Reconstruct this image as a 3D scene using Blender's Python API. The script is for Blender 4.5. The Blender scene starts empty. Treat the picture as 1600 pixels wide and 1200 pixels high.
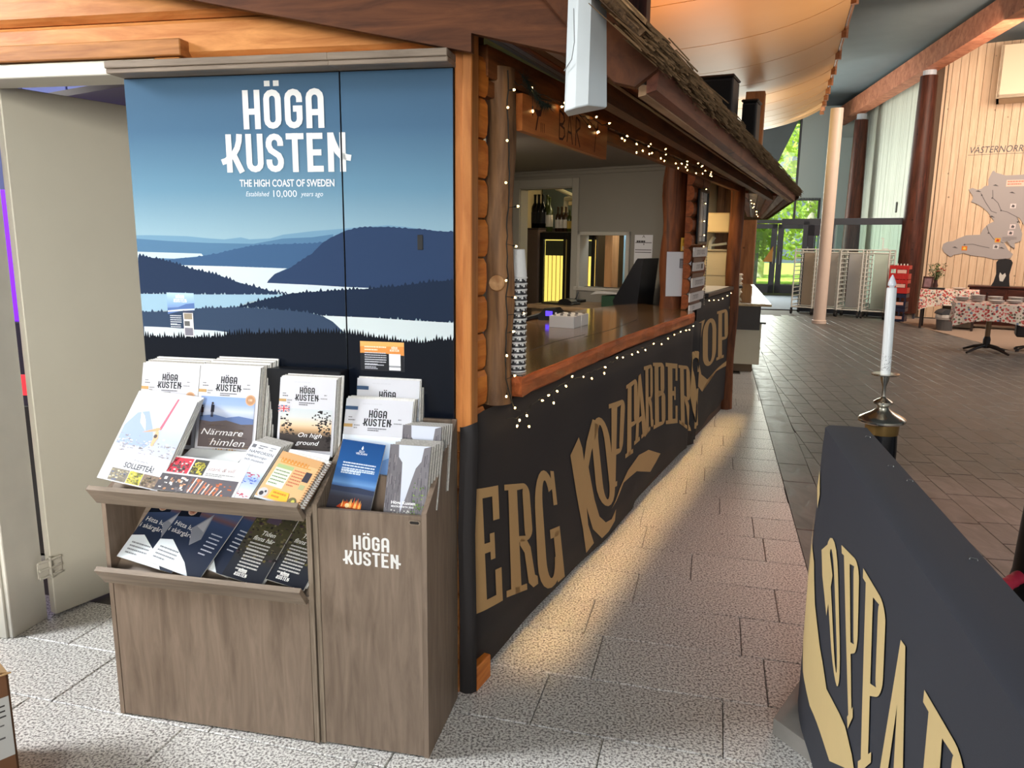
import bpy, math, random
from mathutils import Vector, Matrix
from mathutils.geometry import tessellate_polygon
R = random.Random(7)
SC = bpy.context.scene
COL = SC.collection
rad = math.radians

def lin(c):
    out = []
    for x in c[:3]:
        x = x / 255.0
        out.append(x / 12.92 if x <= 0.04045 else ((x + 0.055) / 1.055) ** 2.4)
    return (out[0], out[1], out[2], 1.0)

# ------------------------------------------------------------------ camera
def F(ox, oy, ang, z=0.0):
    return Matrix.Translation((ox, oy, z)) @ Matrix.Rotation(-rad(ang), 4, 'Z')
EYE = 1.55
_p, _r = rad(10.7), rad(0.635)
_fw = Vector((0, math.cos(_p), -math.sin(_p))); _up = Vector((0, math.sin(_p), math.cos(_p))); _rt = Vector((1, 0, 0))
_r2 = _rt * math.cos(_r) + _up * math.sin(_r); _u2 = _up * math.cos(_r) - _rt * math.sin(_r)
cd = bpy.data.cameras.new('camera'); cam = bpy.data.objects.new('camera', cd); COL.objects.link(cam)
cd.sensor_width = 36.0; cd.sensor_fit = 'HORIZONTAL'; cd.lens = 1190.0 / 1600.0 * 36.0
cd.clip_start = 0.02; cd.clip_end = 300
m = Matrix.Identity(4)
for i, ax in enumerate((_r2, _u2, -_fw)):
    for j in range(3): m[j][i] = ax[j]
m.translation = (0, 0, EYE)
cam.matrix_world = m
SC.camera = cam

# ------------------------------------------------------------------ frames
WM = F(-0.172, 2.395, 11.55)      # hut gable wall: x right along wall, y away, z up
BM = F(-0.130, 2.438, 25.2)       # bar front: x out into the hall, y along the bar
FM = F(0, 0, 14.7)                # floor grid: x across, y along
SM = F(0, 0, 10.6)                # slate strips
IM = F(0.58, 6.90, 38)            # inner back wall of the bar
HM = F(8.85, 16.6, 32)            # map wall: x to the right along it, y into the wall
EM = F(8.1, 23.8, 14.5)           # far end wall with the entrance doors

# ------------------------------------------------------------------ view, world, sun, large lights
SC.view_settings.view_transform = 'Standard'
SC.view_settings.look = 'None'
SC.view_settings.gamma = 1.0
SC.view_settings.use_curve_mapping = False
SC.view_settings.exposure = 0.0
try:
    SC.cycles.max_bounces = 7; SC.cycles.diffuse_bounces = 4; SC.cycles.glossy_bounces = 3
    SC.cycles.transmission_bounces = 6; SC.cycles.transparent_max_bounces = 8
    SC.cycles.sample_clamp_indirect = 4.0
    SC.cycles.use_denoising = True
except Exception:
    pass
W = bpy.data.worlds.new('World'); SC.world = W; W.use_nodes = True
nt = W.node_tree; nt.nodes.clear()
wo = nt.nodes.new('ShaderNodeOutputWorld'); bg = nt.nodes.new('ShaderNodeBackground')
bg.inputs[0].default_value = (0.80, 0.92, 1.0, 1); bg.inputs[1].default_value = 0.55
nt.links.new(bg.outputs[0], wo.inputs[0])

def light(name, kind, loc, energy, color, target=None, size=1.0, size_y=None, spread=None, angle=None, blend=0.5, radius=0.05):
    d = bpy.data.lights.new(name, kind); o = bpy.data.objects.new(name, d); COL.objects.link(o)
    o.location = loc; d.energy = energy; d.color = color
    if kind == 'AREA':
        d.size = size
        if size_y: d.shape = 'RECTANGLE'; d.size_y = size_y
        if spread: d.spread = rad(spread)
    if kind == 'SPOT':
        d.spot_size = rad(angle); d.spot_blend = blend; d.shadow_soft_size = radius
    if kind == 'POINT': d.shadow_soft_size = radius
    if target is not None:
        o.rotation_euler = (Vector(target) - Vector(loc)).to_track_quat('-Z', 'Y').to_euler()
    return o
sun = light('sun', 'SUN', (0, 0, 30), 12.0, (1.0, 0.95, 0.84), target=(5, 9, 0)); sun.location = (0, 0, 30)
sun.rotation_euler = (Vector((6.0, 3.0, -9.0))).to_track_quat('-Z', 'Y').to_euler(); sun.data.angle = rad(1.0)
# daylight: windows to the left of the entrance; then two added fills
light('daylight_left', 'AREA', (-4.6, 1.60, 3.3), 96, (0.96, 0.98, 1.0), target=(-0.9, 1.9, 0.3), size=1.0, size_y=1.0, spread=110)
light('door_leaf_fill', 'AREA', (-0.9, -3.6, 2.3), 24, (1.0, 0.95, 0.86), target=(-1.75, 3.0, 1.2), size=1.6, size_y=1.6, spread=42)  # unseen warm fill added to brighten the door leaf
light('barrier_front_fill', 'AREA', (0.2, -2.2, 1.9), 13, (0.90, 0.95, 1.0), target=(1.0, 1.6, 0.7), size=1.2, size_y=1.0, spread=60)  # unseen cool fill added for the front face of the barrier
# daylight of the glazed far end
light('daylight_far', 'AREA', (6.4, 22.6, 2.6), 420, (0.95, 1.0, 0.90), target=(4.2, 9.0, 0.0), size=2.6, size_y=3.6)
# overhead hall fill, wall washers, lamps under the sail ceiling, sail fill
light('hall_overhead_fill', 'AREA', (7.2, 9.0, 5.2), 330, (1.0, 0.86, 0.74), target=(7.0, 10.5, 0), size=4.0, size_y=6.0)  # unseen fill added overhead to brighten the hall
light('wall_washer', 'AREA', (8.0, 12.2, 4.4), 260, (1.0, 0.80, 0.62), target=(9.9, 16.0, 2.0), size=1.8, size_y=1.0)
light('wall_washer_side', 'AREA', (6.6, 17.5, 4.3), 36, (0.95, 1.0, 0.96), target=(9.2, 19.0, 2.4), size=1.5, size_y=1.5)
light('sail_lamp_low', 'AREA', (1.5, 8.4, 3.0), 26, (1.0, 0.48, 0.12), target=(3.0, 10.6, 4.3), size=0.5, size_y=0.5)
light('sail_lamp_far', 'AREA', (4.3, 14.9, 3.2), 20, (1.0, 0.80, 0.30), target=(5.4, 16.4, 4.3), size=0.5, size_y=0.5)
light('sail_right_fill', 'AREA', (5.6, 9.0, 1.2), 26, (1.0, 0.78, 0.56), target=(3.6, 9.5, 4.4), size=1.5, size_y=1.5, spread=80)  # broad fill added to brighten the right side of the sail
light('red_spot', 'SPOT', (3.6, 5.2, 5.0), 620, (1.0, 0.50, 0.38), target=(2.6, 3.4, 0), angle=44, blend=0.9, radius=0.2)

# ------------------------------------------------------------------ materials
MATS = {}
def _new(name):
    mt = bpy.data.materials.new(name); mt.use_nodes = True
    n = mt.node_tree.nodes; l = mt.node_tree.links
    b = n.get('Principled BSDF')
    return mt, n, l, b
def plain(name, c, rough=0.5, metal=0.0, noise=0.0, nscale=8.0, bump=0.0, bscale=60.0, spec=None, coat=0.0):
    if name in MATS: return MATS[name]
    mt, n, l, b = _new(name)
    b.inputs['Base Color'].default_value = lin(c); b.inputs['Roughness'].default_value = rough; b.inputs['Metallic'].default_value = metal
    if spec is not None: b.inputs['Specular IOR Level'].default_value = spec
    if coat: b.inputs['Coat Weight'].default_value = coat; b.inputs['Coat Roughness'].default_value = 0.08
    tc = n.new('ShaderNodeTexCoord')
    if noise:
        nz = n.new('ShaderNodeTexNoise'); nz.inputs['Scale'].default_value = nscale; nz.inputs['Detail'].default_value = 4
        l.new(tc.outputs['Object'], nz.inputs['Vector'])
        mx = n.new('ShaderNodeMix'); mx.data_type = 'RGBA'
        a = [max(0, x * (1 - noise)) for x in c[:3]]; d = [min(255, x * (1 + noise)) for x in c[:3]]
        mx.inputs['A'].default_value = lin(a); mx.inputs['B'].default_value = lin(d)
        l.new(nz.outputs['Fac'], mx.inputs['Factor']); l.new(mx.outputs['Result'], b.inputs['Base Color'])
    if bump:
        nb = n.new('ShaderNodeTexNoise'); nb.inputs['Scale'].default_value = bscale; nb.inputs['Detail'].default_value = 3
        l.new(tc.outputs['Object'], nb.inputs['Vector'])
        bp = n.new('ShaderNodeBump'); bp.inputs['Strength'].default_value = bump; bp.inputs['Distance'].default_value = 0.01
        l.new(nb.outputs['Fac'], bp.inputs['Height']); l.new(bp.outputs['Normal'], b.inputs['Normal'])
    MATS[name] = mt; return mt
def emit(name, c, strength):
    if name in MATS: return MATS[name]
    mt, n, l, b = _new(name)
    b.inputs['Base Color'].default_value = lin(c)
    b.inputs['Emission Color'].default_value = lin(c); b.inputs['Emission Strength'].default_value = strength
    MATS[name] = mt; return mt
def wood(name, dark, light_, stretch=(1, 1, 14), scale=5.0, rough=0.45, knots=True, coat=0.0, bump=0.15, tint=0.12):
    """grain lines along the least stretched axis, knots, per-object tint"""
    if name in MATS: return MATS[name]
    mt, n, l, b = _new(name)
    tc = n.new('ShaderNodeTexCoord'); mp = n.new('ShaderNodeMapping'); mp.inputs['Scale'].default_value = stretch
    oi = n.new('ShaderNodeObjectInfo'); va = n.new('ShaderNodeVectorMath'); va.operation = 'MULTIPLY_ADD'
    va.inputs[1].default_value = (7, 11, 13)
    l.new(oi.outputs['Random'], va.inputs[0]); l.new(tc.outputs['Object'], va.inputs[2])
    l.new(va.outputs[0], mp.inputs['Vector'])
    nz = n.new('ShaderNodeTexNoise'); nz.inputs['Scale'].default_value = scale; nz.inputs['Detail'].default_value = 6; nz.inputs['Roughness'].default_value = 0.62; nz.inputs['Distortion'].default_value = 0.6
    l.new(mp.outputs[0], nz.inputs['Vector'])
    cr = n.new('ShaderNodeValToRGB'); cr.color_ramp.elements[0].position = 0.33; cr.color_ramp.elements[1].position = 0.68
    cr.color_ramp.elements[0].color = lin(dark); cr.color_ramp.elements[1].color = lin(light_)
    l.new(nz.outputs['Fac'], cr.inputs['Fac'])
    last = cr.outputs['Color']
    if knots:
        vo = n.new('ShaderNodeTexVoronoi'); vo.inputs['Scale'].default_value = 4.2; vo.inputs['Randomness'].default_value = 1.0
        l.new(va.outputs[0], vo.inputs['Vector'])
        k = n.new('ShaderNodeValToRGB'); k.color_ramp.elements[0].position = 0.05; k.color_ramp.elements[1].position = 0.10
        k.color_ramp.elements[0].color = (0.25, 0.25, 0.25, 1); k.color_ramp.elements[1].color = (1, 1, 1, 1)
        l.new(vo.outputs['Distance'], k.inputs['Fac'])
        mx = n.new('ShaderNodeMix'); mx.data_type = 'RGBA'; mx.blend_type = 'MULTIPLY'; mx.inputs['Factor'].default_value = 0.8
        l.new(last, mx.inputs['A']); l.new(k.outputs['Color'], mx.inputs['B']); last = mx.outputs['Result']
    if tint:
        mr = n.new('ShaderNodeMapRange'); mr.inputs['To Min'].default_value = 1 - tint; mr.inputs['To Max'].default_value = 1 + tint
        l.new(oi.outputs['Random'], mr.inputs['Value'])
        hs = n.new('ShaderNodeHueSaturation'); l.new(mr.outputs[0], hs.inputs['Value']); l.new(last, hs.inputs['Color']); last = hs.outputs['Color']
    l.new(last, b.inputs['Base Color']); b.inputs['Roughness'].default_value = rough
    b.inputs['Specular IOR Level'].default_value = 0.5 if rough < .3 else 0.25
    if coat: b.inputs['Coat Weight'].default_value = coat; b.inputs['Coat Roughness'].default_value = 0.1
    if bump:
        bp = n.new('ShaderNodeBump'); bp.inputs['Strength'].default_value = bump; bp.inputs['Distance'].default_value = 0.01
        l.new(nz.outputs['Fac'], bp.inputs['Height']); l.new(bp.outputs['Normal'], b.inputs['Normal'])
    MATS[name] = mt; return mt
def terrazzo():
    mt, n, l, b = _new('terrazzo')
    tc = n.new('ShaderNodeTexCoord')
    geo = n.new('ShaderNodeNewGeometry')
    nz = n.new('ShaderNodeTexNoise'); nz.inputs['Scale'].default_value = 120; nz.inputs['Detail'].default_value = 2; nz.inputs['Roughness'].default_value = 0.6
    l.new(geo.outputs['Position'], nz.inputs['Vector'])
    cr = n.new('ShaderNodeValToRGB'); e = cr.color_ramp.elements
    e[0].position = 0.38; e[0].color = lin((118, 114, 110)); e[1].position = 0.56; e[1].color = lin((236, 234, 229))
    e.new(0.47).color = lin((192, 189, 184))
    l.new(nz.outputs['Fac'], cr.inputs['Fac'])
    oi = n.new('ShaderNodeObjectInfo'); mr = n.new('ShaderNodeMapRange'); mr.inputs['To Min'].default_value = 0.95; mr.inputs['To Max'].default_value = 1.04
    l.new(oi.outputs['Random'], mr.inputs['Value'])
    hs = n.new('ShaderNodeHueSaturation'); l.new(mr.outputs[0], hs.inputs['Value']); l.new(cr.outputs['Color'], hs.inputs['Color'])
    l.new(hs.outputs['Color'], b.inputs['Base Color']); b.inputs['Roughness'].default_value = 0.36
    MATS['terrazzo'] = mt; return mt
def slate():
    mt, n, l, b = _new('slate')
    geo = n.new('ShaderNodeNewGeometry')
    mp = n.new('ShaderNodeMapping'); mp.inputs['Rotation'].default_value = (0, 0, rad(10)); mp.inputs['Scale'].default_value = (7, 3.2, 1)
    l.new(geo.outputs['Position'], mp.inputs['Vector'])
    nz = n.new('ShaderNodeTexNoise'); nz.inputs['Scale'].default_value = 1.6; nz.inputs['Detail'].default_value = 7; nz.inputs['Distortion'].default_value = 0.8
    l.new(mp.outputs[0], nz.inputs['Vector'])
    cr = n.new('ShaderNodeValToRGB'); e = cr.color_ramp.elements
    e[0].position = 0.3; e[0].color = lin((62, 60, 60)); e[1].position = 0.72; e[1].color = lin((108, 105, 102))
    l.new(nz.outputs['Fac'], cr.inputs['Fac'])
    oi = n.new('ShaderNodeObjectInfo'); mr = n.new('ShaderNodeMapRange'); mr.inputs['To Min'].default_value = 0.85; mr.inputs['To Max'].default_value = 1.15
    l.new(oi.outputs['Random'], mr.inputs['Value'])
    hs = n.new('ShaderNodeHueSaturation'); l.new(mr.outputs[0], hs.inputs['Value']); l.new(cr.outputs['Color'], hs.inputs['Color'])
    l.new(hs.outputs['Color'], b.inputs['Base Color'])
    rr = n.new('ShaderNodeMapRange'); rr.inputs['To Min'].default_value = 0.28; rr.inputs['To Max'].default_value = 0.55
    l.new(nz.outputs['Fac'], rr.inputs['Value']); l.new(rr.outputs[0], b.inputs['Roughness'])
    bp = n.new('ShaderNodeBump'); bp.inputs['Strength'].default_value = 0.35; bp.inputs['Distance'].default_value = 0.012
    l.new(nz.outputs['Fac'], bp.inputs['Height']); l.new(bp.outputs['Normal'], b.inputs['Normal'])
    MATS['slate'] = mt; return mt
def printed(name='printed', rough=0.5, coat=0.0, spec=0.25):
    """flat print: the colour attribute of the printed face"""
    if name in MATS: return MATS[name]
    mt, n, l, b = _new(name)
    at = n.new('ShaderNodeAttribute'); at.attribute_name = 'Col'
    l.new(at.outputs['Color'], b.inputs['Base Color']); b.inputs['Roughness'].default_value = rough
    b.inputs['Specular IOR Level'].default_value = spec
    if coat: b.inputs['Coat Weight'].default_value = coat; b.inputs['Coat Roughness'].default_value = 0.12
    MATS[name] = mt; return mt
def leafy(name, c):
    mt, n, l, b = _new(name)
    b.inputs['Base Color'].default_value = lin(c); b.inputs['Roughness'].default_value = .6
    tr = n.new('ShaderNodeBsdfTranslucent'); tr.inputs[0].default_value = lin([min(255, x * 1.1) for x in c])
    mx = n.new('ShaderNodeMixShader'); mx.inputs[0].default_value = .6
    l.new(b.outputs[0], mx.inputs[1]); l.new(tr.outputs[0], mx.inputs[2]); l.new(mx.outputs[0], n.get('Material Output').inputs['Surface'])
    MATS[name] = mt; return mt
def glass(name, c=(235, 245, 240), rough=0.02, alpha=0.12):
    if name in MATS: return MATS[name]
    mt, n, l, b = _new(name)
    b.inputs['Base Color'].default_value = lin(c); b.inputs['Roughness'].default_value = rough
    tr = n.new('ShaderNodeBsdfTransparent'); tr.inputs[0].default_value = lin(c)
    gl = n.new('ShaderNodeBsdfGlossy'); gl.inputs['Roughness'].default_value = rough
    mx = n.new('ShaderNodeMixShader'); mx.inputs[0].default_value = alpha
    fr = n.new('ShaderNodeFresnel'); fr.inputs['IOR'].default_value = 1.45
    l.new(fr.outputs[0], mx.inputs[0])
    l.new(tr.outputs[0], mx.inputs[1]); l.new(gl.outputs[0], mx.inputs[2])
    l.new(mx.outputs[0], n.get('Material Output').inputs['Surface'])
    MATS[name] = mt; return mt

# ------------------------------------------------------------------ mesh builder
class MB:
    def __init__(s): s.v = []; s.f = []; s.mi = []; s.c = []
    def add(s, vs, fs, mi=0, col=None):
        o = len(s.v); s.v.extend([tuple(x) for x in vs])
        for f in fs: s.f.append(tuple(o + i for i in f)); s.mi.append(mi); s.c.append(col)
        return s
    def box(s, x0, x1, y0, y1, z0, z1, b=0.0, mi=0, T=None, col=None):
        if x1 < x0: x0, x1 = x1, x0
        if y1 < y0: y0, y1 = y1, y0
        if z1 < z0: z0, z1 = z1, z0
        b = min(b, (x1 - x0) * .49, (y1 - y0) * .49, (z1 - z0) * .49)
        if b <= 0:
            vs = [(x, y, z) for x in (x0, x1) for y in (y0, y1) for z in (z0, z1)]
            fs = [(0, 1, 3, 2), (4, 6, 7, 5), (0, 4, 5, 1), (2, 3, 7, 6), (0, 2, 6, 4), (1, 5, 7, 3)]
        else:
            vs = []; 
            for x, sx in ((x0, 1), (x1, -1)):
                for y, sy in ((y0, 1), (y1, -1)):
                    for z, sz in ((z0, 1), (z1, -1)):
                        vs += [(x, y + sy * b, z + sz * b), (x + sx * b, y, z + sz * b), (x + sx * b, y + sy * b, z)]
            def i(a, bb, c, k): return (a * 4 + bb * 2 + c) * 3 + k
            fs = [(i(0,0,0,0), i(0,0,1,0), i(0,1,1,0), i(0,1,0,0)), (i(1,0,0,0), i(1,1,0,0), i(1,1,1,0), i(1,0,1,0)),
                  (i(0,0,0,1), i(1,0,0,1), i(1,0,1,1), i(0,0,1,1)), (i(0,1,0,1), i(0,1,1,1), i(1,1,1,1), i(1,1,0,1)),
                  (i(0,0,0,2), i(0,1,0,2), i(1,1,0,2), i(1,0,0,2)), (i(0,0,1,2), i(1,0,1,2), i(1,1,1,2), i(0,1,1,2))]
            for a in (0, 1):
                for c in (0, 1):
                    fs.append((i(a,c,0,0), i(a,c,1,0), i(a,c,1,1), i(a,c,0,1)))
                    fs.append((i(a,0,c,0), i(a,1,c,0), i(a,1,c,2), i(a,0,c,2)))
                    fs.append((i(0,a,c,1), i(1,a,c,1), i(1,a,c,2), i(0,a,c,2)))
                    for d in (0, 1): fs.append((i(a,c,d,0), i(a,c,d,1), i(a,c,d,2)))
        if T is not None: vs = [T @ Vector(v) for v in vs]
        return s.add(vs, fs, mi, col)
    def prism(s, pts, d0, d1, fn, mi=0, col=None):
        """closed outline pts (2d) swept from d0 to d1; fn(a, b, d) gives the 3d point"""
        n = len(pts)
        vs = [fn(a, b, d0) for a, b in pts] + [fn(a, b, d1) for a, b in pts]
        fs = [tuple(range(n)), tuple(range(2 * n - 1, n - 1, -1))]
        fs += [(i, n + i, n + (i + 1) % n, (i + 1) % n) for i in range(n)]
        return s.add(vs, fs, mi, col)
    def lathe(s, prof, n=20, c=(0, 0, 0), mi=0, caps=True, T=None, col=None):
        vs = []; fs = []
        for r, z in prof:
            for k in range(n):
                a = 2 * math.pi * k / n; vs.append((c[0] + r * math.cos(a), c[1] + r * math.sin(a), c[2] + z))
        for j in range(len(prof) - 1):
            for k in range(n): fs.append((j * n + k, j * n + (k + 1) % n, (j + 1) * n + (k + 1) % n, (j + 1) * n + k))
        if caps:
            fs.append(tuple(range(n - 1, -1, -1))); fs.append(tuple((len(prof) - 1) * n + k for k in range(n)))
        if T is not None: vs = [T @ Vector(v) for v in vs]
        return s.add(vs, fs, mi, col)
    def tube(s, path, r, n=6, mi=0, caps=True, col=None):
        P = [Vector(p) for p in path]; rr = r if isinstance(r, (list, tuple)) else [r] * len(P)
        vs = []; fs = []; up = None
        for i, p in enumerate(P):
            d = (P[min(i + 1, len(P) - 1)] - P[max(i - 1, 0)])
            d = d.normalized() if d.length > 1e-9 else Vector((0, 0, 1))
            if up is None:
                up = Vector((0, 0, 1)) if abs(d.z) < 0.9 else Vector((1, 0, 0))
            x = d.cross(up)
            if x.length < 1e-6: x = d.cross(Vector((0.3, 1, 0.2)))
            x.normalize(); y = d.cross(x).normalized(); up = -y if (-y).length else up
            up = x.cross(d)
            for k in range(n):
                a = 2 * math.pi * k / n; vs.append(p + (x * math.cos(a) + y * math.sin(a)) * rr[i])
        for i in range(len(P) - 1):
            for k in range(n): fs.append((i * n + k, i * n + (k + 1) % n, (i + 1) * n + (k + 1) % n, (i + 1) * n + k))
        if caps: fs.append(tuple(range(n - 1, -1, -1))); fs.append(tuple((len(P) - 1) * n + k for k in range(n)))
        return s.add(vs, fs, mi, col)
    def mesh(s, name):
        me = bpy.data.meshes.new(name); me.from_pydata(s.v, [], s.f)
        if any(c is not None for c in s.c):
            ca = me.color_attributes.new('Col', 'FLOAT_COLOR', 'CORNER'); buf = []
            for f, c in zip(s.f, s.c):
                if c is None: c = (200, 200, 200)
                if isinstance(c[0], (tuple, list)):
                    for q in c: buf.extend(lin(q))
                else:
                    q = lin(c)
                    for _ in f: buf.extend(q)
            ca.data.foreach_set('color', buf)
        return me
    def obj(s, name, mats, parent=None, M=None, smooth=False, recalc=True):
        me = s.mesh(name)
        for mt in (mats if isinstance(mats, (list, tuple)) else [mats]): me.materials.append(mt)
        if any(s.mi): me.polygons.foreach_set('material_index', s.mi)
        if recalc:
            import bmesh
            bm = bmesh.new(); bm.from_mesh(me); bmesh.ops.recalc_face_normals(bm, faces=bm.faces); bm.to_mesh(me); bm.free()
        if smooth:
            me.polygons.foreach_set('use_smooth', [True] * len(me.polygons))
            try: me.set_sharp_from_angle(angle=rad(38))
            except Exception: pass
        o = bpy.data.objects.new(name, me); COL.objects.link(o)
        if parent is not None: o.parent = parent
        if M is not None:
            if parent is None: o.matrix_world = M
            else: o.matrix_local = M
        return o
def tag(o, label=None, cat=None, group=None, kind=None):
    if label: o['label'] = label
    if cat: o['category'] = cat
    if group: o['group'] = group
    if kind: o['kind'] = kind
    return o
def thing(name, label, cat, M=None, group=None):
    o = bpy.data.objects.new(name, None); COL.objects.link(o); o.empty_display_size = 0.05
    if M is not None: o.matrix_world = M
    return tag(o, label, cat, group)
def copy_tree(o, parent=None):
    c = o.copy(); COL.objects.link(c); c.parent = parent
    for ch in list(o.children): copy_tree(ch, c)
    return c
def T3(x, y, z): return Matrix.Translation((x, y, z))
def RZ(a): return Matrix.Rotation(rad(a), 4, 'Z')
def RX(a): return Matrix.Rotation(rad(a), 4, 'X')
def RY(a): return Matrix.Rotation(rad(a), 4, 'Y')
def inst(me, name, parent, M=None):
    o = bpy.data.objects.new(name, me); COL.objects.link(o); o.parent = parent
    if M is not None: o.matrix_local = M
    return o

# ------------------------------------------------------------------ flat print
_GL = {}
def glyphs(s, shear=0.0, bold=0.0):
    k = (s, shear, bold)
    if k in _GL: return _GL[k]
    cu = bpy.data.curves.new('t', 'FONT'); cu.body = s; cu.shear = shear; cu.offset = bold; cu.resolution_u = 3
    o = bpy.data.objects.new('t', cu); COL.objects.link(o)
    dg = bpy.context.evaluated_depsgraph_get()
    me = bpy.data.meshes.new_from_object(o.evaluated_get(dg))
    vs = [(v.co.x, v.co.y) for v in me.vertices]; fs = [tuple(p.vertices) for p in me.polygons]
    bpy.data.objects.remove(o); bpy.data.curves.remove(cu); bpy.data.meshes.remove(me)
    xs = [v[0] for v in vs] or [0]
    _GL[k] = (vs, fs, min(xs), max(xs)); return _GL[k]
def ribbon(pts, t):
    """polyline of thickness t as quads (2d)"""
    P = []
    for p in pts:
        if not P or (Vector(p) - P[-1]).length > 1e-5: P.append(Vector(p))
    closed = (P[0] - P[-1]).length < 1e-6; n = len(P); L = []
    for i in range(n):
        if closed:
            a, b = P[(i - 1) % (n - 1)], P[(i + 1) % (n - 1)]
            d0 = (P[i] - a).normalized(); d1 = (b - P[i]).normalized()
        else:
            d0 = (P[i] - P[i - 1]).normalized() if i else (P[1] - P[0]).normalized()
            d1 = (P[i + 1] - P[i]).normalized() if i < n - 1 else d0
        n0 = Vector((-d0.y, d0.x)); n1 = Vector((-d1.y, d1.x)); q = n0 + n1
        q = q.normalized() if q.length > 1e-6 else n0
        k = 1.0 / max(0.45, q.dot(n0)); L.append((P[i] + q * (t / 2 * k), P[i] - q * (t / 2 * k)))
    return [[tuple(L[i][0]), tuple(L[i][1]), tuple(L[i + 1][1]), tuple(L[i + 1][0])] for i in range(n - 1)]
def arc(cx, cy, r, a0, a1, n=6, ry=None):
    ry = r if ry is None else ry
    return [(cx + r * math.cos(rad(a0 + (a1 - a0) * i / n)), cy + ry * math.sin(rad(a0 + (a1 - a0) * i / n))) for i in range(n + 1)]
_l, _h, _q = .08, .39, .155
def _loop(): return arc(_l+_q, .92-_q, _q, 180, 0) + arc(_h-_q, .08+_q, _q, 0, -180) + [(_l, .92-_q)]
LOGO = {
 'H': [[(_l,0),(_l,1)], [(_h,0),(_h,1)], [(_l,.45),(_h,.45)]],
 'O': [_loop()],
 'G': [[(_h,.66),(_h,.765)] + arc(_l+_q,.92-_q,_q,0,180) + arc(_l+_q,.08+_q,_q,180,360) + [(_h,.5),(.22,.5)]],
 'A': [[(_l,0),(_l,.765)] + arc(_l+_q,.92-_q,_q,180,0) + [(_h,0)], [(_l,.4),(_h,.4)]],
 'K': [[(_l,0),(_l,1)], [(.06,.36),(.2,.47),(.31,.64),(.365,.82),(.38,1)], [(.19,.5),(.28,.3),(.42,0)], [(-.13,.27),(.0,.31),(.1,.4)]],
 'U': [[(_l,1),(_l,.235)] + arc(_l+_q,.08+_q,_q,180,360) + [(_h,1)]],
 'S': [[(_h,.68),(_h,.765)] + arc(_l+_q,.92-_q,_q,0,180) + [(_l,.68),(.13,.57),(.34,.43),(_h,.32),(_h,.235)] + arc(_l+_q,.08+_q,_q,0,-180) + [(_l,.33)]],
 'T': [[(.235,0),(.235,1)], [(0,.92),(.47,.92)]],
 'E': [[(_l,0),(_l,1)], [(_l,.92),(.42,.92)], [(_l,.5),(.38,.5)], [(_l,.08),(.43,.08)]],
 'N': [[(_l,0),(_l,1)], [(_h,0),(_h,1)], [(.08,.98),(.14,.78),(.25,.52),(.4,.36)], [(.38,.42),(.48,.37),(.6,.35)]],
}
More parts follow.
